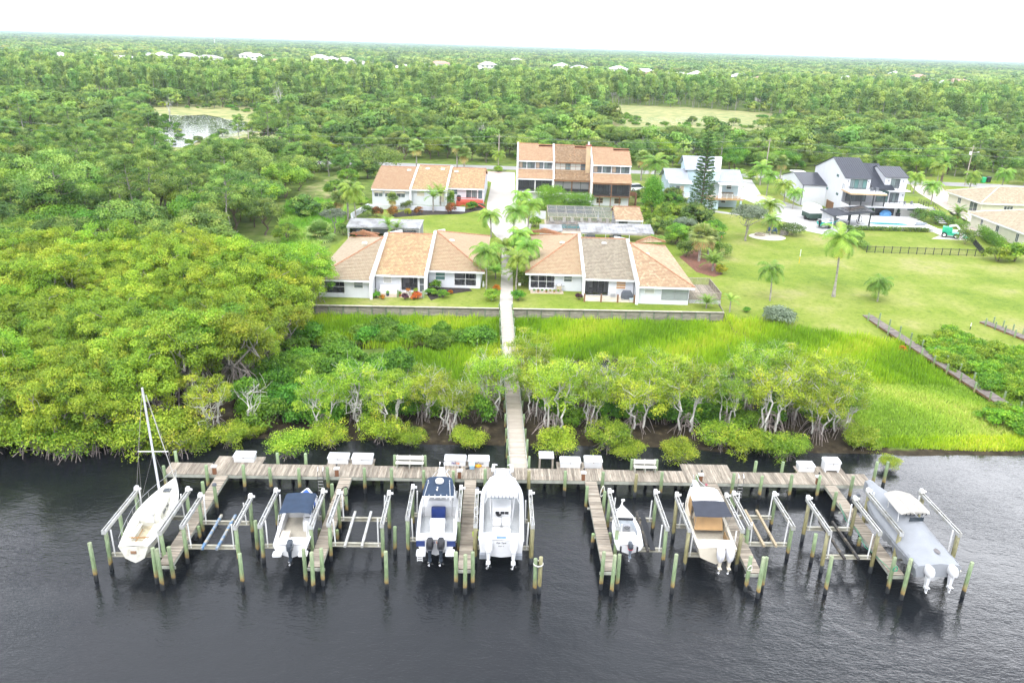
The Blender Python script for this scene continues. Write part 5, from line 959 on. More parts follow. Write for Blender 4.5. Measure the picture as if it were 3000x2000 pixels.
# --- 4 power catamaran
def catamaran():
    H = Hull(8.45, 3.05, 1.3, 0.55, 0.55, 2.4, 0.97, 0.62, 0.92, 0.16, 0.85); t = boat_at('power_catamaran', 'big all white catamaran fishing boat with twin white outboards', (-0.3, 44.4), (-0.42, 52.75), 2.55, 1.3)
    h = H.outer(t, GEL); H.deck(t, GEL, 0.10, 0.93, 0.27); H.cockpit(t, GEL, SOLE, 0.10, 0.93, 0.27, 0.62)
    b = MB(); rbox(b, (0, 3.9, 0.62), (1.35, 1.5, 0.95), 0.14); con = b.build('helm_console', GEL, t); b = MB()
    for x in (-0.3, 0.05, 0.35): b.box((x, 3.13, 1.42), (0.26, 0.03, 0.2))
    b.lathe((-0.2, 3.05, 1.3), [(0.17, -0.015), (0.19, 0), (0.17, 0.015)], 12); b.build('helm_panel', BLACK, con)
    b = MB(); rbox(b, (0, 5.35, 0.62), (1.2, 1.3, 0.55), 0.2); b.build('fore_seat', GEL, t)
    b = MB(); rg = [[(-w, y, 2.92), (-w*0.96, y, 3.02), (-w*0.4, y, 3.07), (w*0.4, y, 3.07), (w*0.96, y, 3.02), (w, y, 2.92)] for y, w in ((2.65, 1.0), (2.8, 1.06), (4.4, 1.06), (5.1, 0.95), (5.3, 0.75))]; b.loft(rg); top = b.build('hardtop', GEL, t, True)
    b = MB(); b.loft([[(-0.72, 4.6, 1.6), (-0.8, 4.3, 2.92), (0.8, 4.3, 2.92), (0.72, 4.6, 1.6)], [(-0.7, 4.66, 1.6), (-0.78, 4.36, 2.92), (0.78, 4.36, 2.92), (0.7, 4.66, 1.6)]]); b.build('windshield', mat('clear_acrylic', (0.45, 0.5, 0.53), 0.1), t)
    b = MB()
    for s in (-1, 1):
        for y in (3.1, 4.6): b.tube([(s*0.72, y, 0.65), (s*0.86, y, 2.94)], 0.035, 6)
        b.tube([(s*0.95, 2.9, 3.0), (s*1.12, 0.9, 3.6)], 0.018, 5)
    b.build('hardtop_frame', GEL, top); b = MB()
    for k in range(7): b.tube([(-0.75+0.25*k, 2.62, 2.85), (-0.75+0.25*k, 2.6, 3.12)], 0.028, 6)
    b.build('rod_holder', GREYP, top)
    for s in (-1, 1): b = MB(); rbox(b, (s*0.33, 2.35, 0.62), (0.56, 0.55, 0.5), 0.12); rbox(b, (s*0.33, 2.1, 1.1), (0.56, 0.14, 0.55), 0.06); b.build('helm_seat', mat('white_vinyl', (0.72, 0.72, 0.71), 0.6), t)
    b = MB(); rbox(b, (0, 1.65, 0.62), (1.25, 0.55, 0.42), 0.1); b.build('aft_bench', GEL, t)
    b = MB()
    for s in (-1, 1):
        for k in range(13): q = 0.14+0.058*k; b.lathe((s*(H.hb(q)-0.13), H.y(q), H.zs(q)+0.018), [(0.035, 0), (0.035, 0.008)], 8)
    b.build('gunwale_fitting', BLACK, t); b = MB()
    for s in (-1, 1):
        for k in range(4): b.lathe((s*(0.62+0.2*k), 0.35, 1.345), [(0.03, 0), (0.03, 0.008)], 8)
    b.build('transom_fitting', BLACK, t)
    for s in (-1, 1):
        b = MB(); b.bar((s*0.72, 7.9, 1.95), (s*0.66, 8.75, 2.05), 0.22, 0.1); b.bar((s*0.66, 8.72, 2.08), (s*0.4, 8.55, 2.12), 0.09, 0.06); b.build('bow_roller', GEL, t); rail(t, [(s*(H.hb(q)-0.1), H.y(q), H.zs(q)+0.1) for q in (0.74, 0.84, 0.92, 0.97)], 0.018, BLACK, None, 'bow_line')
    b = MB(); b.bx(-0.32, 0.32, 0.12, 0.42, 1.352, 1.37); b.build('bait_lid', mat('bait_lid', (0.16, 0.25, 0.38), 0.3), t)
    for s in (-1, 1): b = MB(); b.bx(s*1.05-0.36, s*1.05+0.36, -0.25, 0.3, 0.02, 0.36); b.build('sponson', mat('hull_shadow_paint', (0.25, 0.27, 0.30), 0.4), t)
    for x in (-0.82, 0.82): outboard(t, x, -0.12, 1.05, mat('motor_white', (0.78, 0.79, 0.80), 0.2, 0.03, coat=0.4), mat('motor_white', (0.78, 0.79, 0.80)), 1.25)
    text_obj('Fish Tank', 0.17, T_DARK, h, (0, -0.012, 1.12), (math.radians(90), 0, 0), 0.004, bold=0.002, shear=0.3); text_obj('Stuart, FL', 0.10, T_DARK, h, (0, -0.012, 0.88), (math.radians(90), 0, 0), 0.004, shear=0.3)
catamaran()
# --- 5 skiff
def skiff():
    H = Hull(4.75, 1.95, 0.72, 0.18, 0.35, 1.9, 0.95, 0.05, 0.86, 0.45, 0.6); t = boat_at('skiff', 'small white flats skiff with dark red striped outboard', (8.24, 45.15), (8.29, 49.9), 2.0, 0.72)
    H.outer(t, GEL); H.deck(t, GEL, 0.22, 0.62, 0.26); H.cockpit(t, mat('pale_blue_liner', (0.62, 0.67, 0.72), 0.5), SOLE, 0.22, 0.62, 0.26, 0.28)
    b = MB(); b.box((0, 2.95, 0.84), (1.25, 0.16, 0.12)); b.build('bow_cushion', BLACK, t); b = MB(); rbox(b, (0.05, 2.1, 0.28), (0.5, 0.42, 0.62), 0.06); c = b.build('helm_console', mat('console_grey', (0.30, 0.31, 0.33), 0.5), t)
    b = MB(); n = 16; b.tube([(0.05+0.17*math.cos(2*math.pi*i/n), 1.84-0.05*math.sin(2*math.pi*i/n), 0.88+0.16*math.sin(2*math.pi*i/n)) for i in range(n+1)], 0.016, 5); b.tube([(-0.1, 1.84, 0.85), (0.05, 1.86, 0.88), (0.2, 1.84, 0.85)], 0.014, 4); b.tube([(0.05, 1.86, 0.88), (0.05, 1.8, 1.03)], 0.014, 4); b.build('steering_wheel', BLACK, c)
    b = MB(); rbox(b, (0, 1.42, 0.28), (1.2, 0.36, 0.42), 0.05); b.build('bench_seat', mat('tan_seat', (0.60, 0.56, 0.48), 0.6), t); b = MB(); rbox(b, (0.02, 0.72, 0.73), (1.15, 0.5, 0.16), 0.06); b.build('aft_cooler', GEL, t)
    b = MB(); b.bar((-0.12, 4.3, 0.92), (0.06, 4.85, 1.1), 0.09, 0.07); b.box((0.08, 4.85, 1.18), (0.24, 0.14, 0.12), 0.3); b.tube([(-0.2, 4.2, 0.95), (-0.5, 3.9, 0.98)], 0.025, 5); b.build('trolling_motor', PVC, t)
    for s in (-1, 1): b = MB(); b.bx(s*0.55-0.05, s*0.55+0.05, -0.1, 0.0, 0.05, 0.62); b.bx(s*0.55-0.17, s*0.55+0.17, -0.24, -0.04, 0.1, 0.13); b.build('trim_tab', BLACK, t)
    outboard(t, 0.05, 0.02, 0.7, DKMOT, mat('motor_steel_grey', (0.16, 0.19, 0.23), 0.3), 0.85, band=RED)
skiff()
b = MB(); b.box((0, 0, 0), (0.34, 4.4, 0.05)); o = b.build('carpet_plank', mat('bunk_black2', (0.028, 0.03, 0.035), 0.9), None, False, dk(9.68, -7.0, 1.4), DA); tag(o, 'black carpeted plank on the skiff lift, right of the skiff', 'plank')
# --- 6 cabin boat
def cabin_boat():
    H = Hull(7.15, 2.7, 1.2, 0.7, 0.45, 2.2, 0.95, 0.12); t = boat_at('cabin_boat', 'cream cabin boat with white hardtop, black awning and shrouded outboards', (13.93, 44.45), (13.82, 51.5), 2.4, 1.2)
    H.outer(t, GEL_C); H.deck(t, GEL_C, 0.14, 0.5, 0.2); H.cockpit(t, GEL_C, SOLE_C, 0.14, 0.5, 0.2, 0.5)
    b = MB(); rg = []
    for y, w, z in ((3.3, 1.0, 0.55), (4.4, 0.98, 0.5), (5.6, 0.72, 0.35), (6.3, 0.4, 0.05)):
        zz = H.zs(y/7.15)+0.02; rg.append([(-w, y, zz), (-w*0.88, y, zz+z), (w*0.88, y, zz+z), (w, y, zz)])
    b.loft(rg); cab = b.build('cabin_trunk', GEL_C, t)
    for s in (-1, 1): b = MB(); b.add([(s*1.012, 3.5, 1.55), (s*0.99, 4.6, 1.68), (s*0.93, 4.4, 1.86), (s*0.93, 3.5, 1.76)], [(0, 1, 2, 3)]); b.build('cabin_window', GLASS, cab)
    b = MB(); rg = [[(-w, y, z), (-w*0.93, y, z+0.08), (-w*0.4, y, z+0.13), (w*0.4, y, z+0.13), (w*0.93, y, z+0.08), (w, y, z)] for y, w, z in ((3.35, 1.06, 2.72), (3.5, 1.1, 2.75), (4.7, 1.05, 2.72), (5.2, 0.9, 2.64), (5.4, 0.6, 2.56))]; b.loft(rg); top = b.build('hardtop', GEL, t, True)
    b = MB(); n = 6; b.loft([[(-1.15-0.02*i, 3.4-1.75*i/n, 2.72-0.02*i), (-0.4, 3.4-1.75*i/n, 2.78-0.04*i), (0.4, 3.4-1.75*i/n, 2.78-0.04*i), (1.15+0.02*i, 3.4-1.75*i/n, 2.72-0.02*i)] for i in range(n+1)], False, False); b.build('awning', CHAR, t)
    b = MB()
    for s in (-1, 1):
        b.add([(s*1.03, 3.35, 1.28), (s*1.05, 4.5, 1.7), (s*1.03, 4.3, 2.74), (s*1.05, 3.35, 2.74)], [(0, 1, 2, 3)])
    b.build('side_curtain', TAN, t); b = MB(); b.slab([(-0.98, 2.45, 1.0), (0.98, 2.45, 1.0), (0.98, 2.9, 1.75), (-0.98, 2.9, 1.75)], 0.05); b.build('aft_curtain', TAN, t)
    b = MB()
    for s in (-1, 1): b.tube([(s*1.1, 2.2, 1.25), (s*1.16, 1.75, 2.58)], 0.022, 5); b.tube([(s*1.05, 3.4, 1.3), (s*1.05, 3.4, 2.72)], 0.03, 5)
    b.build('awning_frame', STEEL, t)
    b = MB(); rbox(b, (-0.05, 0.62, 0.72), (1.7, 0.55, 0.55), 0.06); b.build('transom_livewell', GEL, t); b = MB(); b.lathe((0.05, 1.72, 0.501), [(0.32, 0), (0.32, 0.012)], 16, 1.2, 0.5); b.build('sole_hatch', GEL, t); b = MB(); b.lathe((-0.05, 1.75, 0.515), [(0.05, 0), (0.05, 0.01)], 8); b.lathe((0.25, 1.75, 0.515), [(0.05, 0), (0.05, 0.01)], 8); b.build('drain', BLACK, t)
    b = MB(); b.bx(0.98, 1.06, 1.1, 2.2, 0.62, 1.1); b.build('tackle_rack', mat('teak', (0.36, 0.24, 0.12), 0.6), t)
    for k in range(3): b = MB(); b.bar((0.85+0.1*k, 0.15, 0.9), (0.85+0.1*k, 0.75, 1.1), 0.03); b.build('ladder_rail', PVC, t)
    b = MB(); b.loft([[(-w, y, z), (w, y, z), (w, y, z+0.08), (-w, y, z+0.08)] for y, w, z in ((6.2, 0.3, 1.85), (7.1, 0.2, 1.92), (7.4, 0.14, 1.95))]); b.build('pulpit', GEL, t)
    for s in (-1, 1):
        ps = [(s*(H.hb(q)-0.05), H.y(q), H.zs(q)) for q in (0.62, 0.74, 0.86, 0.95)]; tp = [(x*0.97, y+0.05, z+0.45) for x, y, z in ps]; rail(t, tp+[(s*0.12, 7.35, 2.5)], 0.02, None, list(zip(ps, tp)))
    b = MB(); b.tube([(0.15, 5.0, 2.8), (0.15, 5.0, 3.2)], 0.01, 4); b.add([(0.15, 5.0, 3.18), (0.28, 4.95, 3.15), (0.28, 4.95, 3.02), (0.15, 5.0, 3.05)], [(0, 1, 2, 3)]); b.build('small_flag', mat('flag_red', (0.45, 0.10, 0.14), 0.7), t)
    SH = mat('motor_shroud', (0.62, 0.62, 0.64), 0.8, 0.1, 3.0, bump=0.4, bscale=8)
    for x in (0.12, 0.72):
        o = outboard(t, x, -0.1, 1.0, SH, GEL_C, 1.1); b = MB(); b.lathe((0, -0.3, -0.3), [(0.14, -0.1), (0.24, 0.1), (0.28, 0.4), (0.26, 0.65), (0.18, 0.8), (0.03, 0.84)], 12, 0.9, 1.25); b.build('shroud', SH, o, True)
cabin_boat()
# --- 7 boat under a grey tarpaulin
def covered_boat():
    H = Hull(9.1, 3.1, 1.35, 0.65, 0.5, 2.3, 0.97, 0.3, 0.88, 0.5); t = boat_at('covered_boat', 'large boat wrapped in a pale grey tarpaulin on the rightmost lift', (27.85, 43.5), (27.15, 52.6), 2.45, 1.35)
    H.outer(t, GEL); TARP = mat('grey_tarp', (0.265, 0.28, 0.30), 0.75, 0.06, 1.2, bump=0.5, bscale=1.6); BEI = mat('beige_canvas', (0.36, 0.345, 0.31), 0.85, 0.08, 2.0, bump=0.25, bscale=4)
    b = MB(); rg = []; rr = np.random.RandomState(4); N = 40; M = 17
    def peak(y): # ridge height over the sheer
        return np.interp(y, [-0.1, 0.2, 1.2, 2.6, 3.7, 4.2, 5.0, 5.6, 7.4, 9.3], [0.16, 0.3, 0.55, 0.9, 1.35, 1.38, 1.25, 0.8, 0.45, 0.1])
    for i in range(N+1):
        y = -0.3+9.54*i/N; q = min(1, max(0, y/9.1)); hb_ = H.hb(q)+0.05; zs = H.zs(q); pk = float(peak(y)); ring = []
        for k in range(M):
            a = -1+2*k/(M-1); s = abs(a)
            if s > 0.84: f = (s-0.84)/0.16; x = hb_*(1+0.035*f*math.sin(i*2.2+k))-0.12*f*f*hb_; z = zs+0.02-f*(0.82+0.12*math.sin(i*0.8)+0.08*math.sin(i*2.3))
            else: f = s/0.84; x = hb_*f; z = zs+0.02+pk*(1-f**1.25)+0.03*math.sin(i*1.3+k*0.7)*f
            ring.append((math.copysign(x, a)+rr.normal()*0.006, y, z+rr.normal()*0.008))
        rg.append(ring)
    b.loft(rg, False, False); b.add(rg[0], [tuple(range(M))]); b.add(rg[-1], [tuple(range(M))]); tp = b.build('tarpaulin', TARP, t, True)
    b = MB(); b.lathe((0.35, 0.75, 1.78), [(0.0, 0.0), (0.3, 0.012), (0.31, 0.02), (0.0, 0.03)], 9, 0.6, 1.1); b.build('tarp_tear', mat('tear_dark', (0.16, 0.15, 0.15), 0.9), tp)
    b = MB(); b.loft([[(-w, y, z), (-w*0.55, y, z+0.14), (0, y, z+0.2), (w*0.55, y, z+0.14), (w, y, z)] for y, w, z in ((3.15, 1.0, 3.02), (3.4, 1.12, 3.06), (4.6, 1.1, 3.12), (5.6, 0.95, 3.12), (5.85, 0.8, 3.05))]); top = b.build('top_canopy', BEI, t, True)
    b = MB()
    for s in (-1, 1): b.tube([(s*0.3, 4.7, 3.32), (s*0.45, 2.6, 3.42)], 0.02, 5); b.tube([(s*0.85, 3.6, 2.2), (s*0.9, 3.6, 3.1)], 0.035, 6); b.tube([(s*0.7, 5.2, 2.2), (s*0.8, 5.2, 3.1)], 0.035, 6)
    b.build('top_frame', PVC, top); b = MB()
    for k in range(6): b.tube([(-0.7+0.28*k, 3.1, 2.95), (-0.7+0.28*k, 3.05, 3.15)], 0.03, 6)
    b.build('rod_holder', BLACK, top); b = MB(); b.bx(-0.5, 0.5, 2.92, 2.95, 2.62, 2.92); b.build('enclosure_window', GLASS, top)
    for x in (-0.75, 0.8): outboard(t, x, -0.2, 1.0, GEL, mat('motor_white', (0.78, 0.79, 0.80)), 1.15)
    b = MB(); b.box((1.75, 0.3, 0.55), (0.5, 0.3, 0.05), 0.3); b.build('trim_tab', GEL_C, t)
covered_boat()
# ================================================================ houses
WALLW = mat('white_stucco', (0.62, 0.635, 0.67), 0.85, 0.04, 0.8, bump=0.15, bscale=30, spec=0.2); TRIM = mat('white_trim', (0.80, 0.80, 0.80), 0.6, 0.03); WALLB = mat('pale_blue_siding', (0.50, 0.62, 0.67), 0.8, 0.04, 0.8, spec=0.2); WALLT = mat('tan_stucco', (0.55, 0.40, 0.25), 0.85, 0.1, 1.0); WALLC = mat('cream_stucco', (0.72, 0.70, 0.56), 0.85, 0.04, 0.8)
FRW = mat('window_frame_white', (0.78, 0.78, 0.78), 0.5); FRD = mat('window_frame_dark', (0.03, 0.033, 0.036), 0.5); WOODB = mat('brown_timber', (0.25, 0.13, 0.07), 0.75, 0.15, 2.0)
PANE = mat('window_glass', (0.06, 0.075, 0.085), 0.06, 0.3, 0.6, spec=0.6, col2=(0.16, 0.18, 0.19)); PANE_L = mat('window_blind', (0.50, 0.49, 0.45), 0.5, 0.1, 0.6, stretch=(0.2, 0.2, 12), col2=(0.36, 0.35, 0.33)); PANE_G = mat('curtained_glass', (0.20, 0.25, 0.25), 0.15, 0.3, 1.5, stretch=(6, 1, 0.3), col2=(0.07, 0.09, 0.095)); PANE_T = mat('teal_glass', (0.10, 0.19, 0.18), 0.06, 0.2, 0.8, spec=0.6); SHADE = mat('roller_shade', (0.66, 0.67, 0.66), 0.8, 0.04)
CONC = mat('concrete', (0.47, 0.44, 0.395), 0.85, 0.1, 0.5, bump=0.1, bscale=20, col2=(0.42, 0.39, 0.35)); CONC_D = mat('grey_concrete', (0.46, 0.455, 0.44), 0.85, 0.12, 0.4, col2=(0.33, 0.32, 0.31)); PAVER = mat('pink_paver', (0.52, 0.40, 0.35), 0.85, 0.1, 1.0)
def screen_mat(name='insect_screen', c=0.037, f=0.52):
    m, nt, N, L, b = _nodes(name); b.inputs['Base Color'].default_value = (c, c, c*1.1, 1); b.inputs['Roughness'].default_value = 0.7
    tr = N.new('ShaderNodeBsdfTransparent'); ms = N.new('ShaderNodeMixShader'); ms.inputs[0].default_value = f; L.new(tr.outputs[0], ms.inputs[1]); L.new(b.outputs[0], ms.inputs[2]); L.new(ms.outputs[0], N['Material Output'].inputs[0]); return m
SCREEN = screen_mat(); SCREEN_L = screen_mat('cage_screen', 0.16, 0.45)
def tile_mat(name, cols): return leaf_mat(name, cols, 0.0, 0.75, 0.0, 0.0)
TILE = {'pink': tile_mat('tile_pinkish', [(0, (0.314, 0.250, 0.172)), (0.5, (0.348, 0.280, 0.193)), (1, (0.370, 0.309, 0.217))]), 'orange': tile_mat('tile_orange', [(0, (0.361, 0.234, 0.135)), (0.45, (0.402, 0.274, 0.152)), (0.75, (0.420, 0.322, 0.178)), (1, (0.442, 0.372, 0.210))]), 'tan': tile_mat('tile_tan', [(0, (0.347, 0.244, 0.152)), (0.5, (0.374, 0.275, 0.171)), (1, (0.389, 0.304, 0.191))]),
        'red': tile_mat('tile_red', [(0, (0.356, 0.227, 0.140)), (0.5, (0.380, 0.253, 0.153)), (1, (0.399, 0.286, 0.177))]), 'grey': tile_mat('tile_greybrown', [(0, (0.237, 0.204, 0.153)), (0.5, (0.282, 0.250, 0.191)), (1, (0.332, 0.297, 0.221))]), 'brown': tile_mat('tile_brown', [(0, (0.209, 0.139, 0.080)), (0.5, (0.255, 0.172, 0.100)), (0.85, (0.281, 0.202, 0.128)), (1, (0.336, 0.217, 0.116))]), 'mix': tile_mat('tile_mixed', [(0, (0.320, 0.215, 0.135)), (0.4, (0.371, 0.258, 0.157)), (0.75, (0.408, 0.311, 0.195)), (1, (0.438, 0.370, 0.241))]), 'beige': tile_mat('tile_beige', [(0, (0.351, 0.281, 0.193)), (0.5, (0.400, 0.340, 0.238)), (1, (0.448, 0.390, 0.276))])}
TCAP = mat('tile_cap', (0.40, 0.20, 0.11), 0.75, 0.15, 3.0)
_seed = [100]
def tiled_slope(parent, P, key, tw=0.30, tl=0.38, cap=None):
    """roof plane through the points P (first two: the eave, left to right) laid with single tiles"""
    P = [Vector(p) for p in P]; O = P[0]; e = (P[1]-P[0]).normalized(); nrm = Vector((0, 0, 0))
    for i in range(1, len(P)-1): nrm += (P[i]-P[0]).cross(P[i+1]-P[0])
    nrm.normalize()
    if nrm.z < 0: nrm = -nrm
    s = nrm.cross(e).normalized()
    if s.z < 0: s = -s
    poly = [((p-O).dot(e), (p-O).dot(s)) for p in P]
    base = MB(); base.slab(P, 0.16); ro = base.build('roof', TCAP if cap is None else cap, parent)
    _seed[0] += 1; rs_ = np.random.RandomState(_seed[0]); V = []; T = []; bmax = max(q[1] for q in poly); amin = min(q[0] for q in poly); amax = max(q[0] for q in poly); nr = int(bmax/tl)
    for j in range(nr+1):
        b0 = j*tl; off = 0.5*tw*(j % 2); a = amin-off
        while a < amax:
            if pip(a+tw/2, b0+tl/2, poly):
                h0, h1 = 0.085+rs_.uniform(-0.006, 0.006), 0.012; g_ = 0.012
                q = [O+e*(a+g_)+s*(b0-0.03)+nrm*h0, O+e*(a+tw-g_)+s*(b0-0.03)+nrm*h0, O+e*(a+tw-g_)+s*(b0+tl)+nrm*h1, O+e*(a+g_)+s*(b0+tl)+nrm*h1]
                lo = [O+e*(a+g_)+s*(b0-0.03)+nrm*0.004, O+e*(a+tw-g_)+s*(b0-0.03)+nrm*0.004]; V += [q[0], q[1], q[2], q[3], lo[0], lo[1], q[1], q[0]]; t_ = rs_.random_sample(); T += [t_, t_]
            a += tw
    if T:
        o = obj('roof_tiles', fast_mesh('roof_tiles', np.array([tuple(v) for v in V]), np.arange(len(V)).reshape(-1, 4), TILE[key], T), ro); o['kind'] = 'stuff'
    return ro
def cap_line(parent, p, q, r=0.13, m=None, name='ridge_cap'):
    b = MB(); p = Vector(p); q = Vector(q); n = max(2, int((q-p).length/0.45))
    for i in range(n): a = p+(q-p)*(i/n); c = p+(q-p)*((i+1.06)/n); b.tube([a+Vector((0, 0, 0.05)), c+Vector((0, 0, 0.03))], [r, r*0.85], 6)
    return b.build(name, m or TCAP, parent)
def wall_open(parent, x0, x1, y, z0, z1, ops, m, th=0.2, name='wall'):
    """front wall with openings (xa, xb, za, zb)"""
    b = MB(); xs = sorted(set([x0, x1]+[q for o in ops for q in o[:2]]))
    for xa, xb in zip(xs, xs[1:]):
        xm = (xa+xb)/2; zs = [z0]
        for o in sorted([o for o in ops if o[0] < xm < o[1]], key=lambda o: o[2]): zs += [o[2], o[3]]
        zs.append(z1)
        for k in range(0, len(zs), 2):
            if zs[k+1]-zs[k] > 0.01: b.bx(xa, xb, y, y+th, zs[k], zs[k+1])
    return b.build(name, m, parent)
def win(parent, x0, x1, z0, z1, y, nx=2, nz=1, fr=None, pane=None, bar=0.07, name='window', dep=0.06):
    """frame standing a little proud of the wall face at y (facing the river), with its panes"""
    fr = fr or FRW; b = MB(); b.bx(x0, x1, y-dep, y+0.02, z0, z0+bar); b.bx(x0, x1, y-dep, y+0.02, z1-bar, z1)
    for i in range(nx+1): x = x0+bar/2+(x1-x0-bar)*i/nx; b.bx(x-bar/2, x+bar/2, y-dep, y+0.02, z0+bar, z1-bar)
    for k in range(1, nz): z = z0+(z1-z0)*k/nz; b.bx(x0+bar, x1-bar, y-dep*0.9, y+0.02, z-bar/2, z+bar/2)
    w = b.build(name, fr, parent)
    for i in range(nx):
        xa = x0+bar/2+(x1-x0-bar)*i/nx; xb = x0+bar/2+(x1-x0-bar)*(i+1)/nx; p = pane[i % len(pane)] if isinstance(pane, list) else (pane or PANE); b = MB(); b.bx(xa, xb, y-dep*0.45, y-0.006, z0+bar*0.5, z1-bar*0.5); b.build('pane', p, w)
    return w
def porch(parent, x0, x1, z0, z1, y, dep=2.4, nx=3, nz=2, fr=None, inner=None, rail_=False):
    """screened recess: side walls, back wall with sliding glass, screen in a frame"""
    b = MB(); b.bx(x0, x1, y+dep, y+dep+0.1, z0-0.3, z1); b.bx(x0-0.1, x0, y+0.2, y+dep, z0-0.3, z1); b.bx(x1, x1+0.1, y+0.2, y+dep, z0-0.3, z1); b.bx(x0, x1, y+0.2, y+dep, z0-0.3, z0-0.2); b.build('porch_wall', inner or WALLW, parent)
    win(parent, x0+0.35*(x1-x0), x1-0.1*(x1-x0), z0-0.15, z1-0.25, y+dep, 2, 1, FRW, PANE, name='sliding_door')
    fr = fr or FRW; b = MB(); w = 0.06
    for i in range(nx+1): x = x0+w/2+(x1-x0-w)*i/nx; b.bx(x-w/2, x+w/2, y+0.05, y+0.12, z0, z1)
    for k in range(nz+1): z = z0+w/2+(z1-z0-w)*k/nz; b.bx(x0+w, x1-w, y+0.06, y+0.11, z-w/2, z+w/2)
    f = b.build('screen_frame', fr, parent); b = MB(); b.add([(x0, y+0.085, z0), (x1, y+0.085, z0), (x1, y+0.085, z1), (x0, y+0.085, z1)], [(0, 1, 2, 3)]); b.build('screen', SCREEN, f)
    if rail_:
        b = MB(); b.bx(x0, x1, y+0.14, y+0.18, z0+0.95, z0+1.0); n = int((x1-x0)/0.13)
        for i in range(n): x = x0+(x1-x0)*(i+0.5)/n; b.bx(x-0.015, x+0.015, y+0.145, y+0.175, z0+0.05, z0+0.95)
        b.build('balustrade', FRD, f)
    for k in range(2): xx = x0+(x1-x0)*(0.3+0.4*k); b = MB(); b.box((xx, y+1.3, z0-0.2+0.25), (0.55, 0.55, 0.42)); b.box((xx, y+1.55, z0+0.35), (0.55, 0.08, 0.5)); b.build('porch_chair', GREYP, parent)
def skylight(parent, c, d=(0.75, 0.6, 0.16)):
    b = MB(); b.box(c, d, taper=0.85); o = b.build('skylight', mat('skylight_curb', (0.62, 0.60, 0.56), 0.5), parent); b = MB(); b.box((c[0], c[1], c[2]+d[2]/2+0.012), (d[0]*0.7, d[1]*0.7, 0.02)); b.build('pane', mat('skylight_pane', (0.70, 0.74, 0.76), 0.15), o)
def parapet(parent, x, y0, z0, y1, z1, w=0.34, up=0.32, y2=None, z2=None):
    b = MB(); pts = [(y0, z0), (y1, z1)]+([(y2, z2)] if y2 else []); 
    for (ya, za), (yb, zb) in zip(pts, pts[1:]): b.add([(x+sx*w/2, yy, zz+dz) for sx in (-1, 1) for yy, zz, dz in ((ya, za, -0.5), (yb, zb, -0.5), (yb, zb, up), (ya, za, up))], [(0, 1, 2, 3), (7, 6, 5, 4), (0, 4, 5, 1), (1, 5, 6, 2), (2, 6, 7, 3), (3, 7, 4, 0)])
    b.bx(x-w/2-0.004, x+w/2+0.004, y0-0.02, y0+0.3, Z_LAND-0.1, z0+up*0.9); b.build('party_wall', TRIM, parent)
EV, RZ = 4.0, 7.0
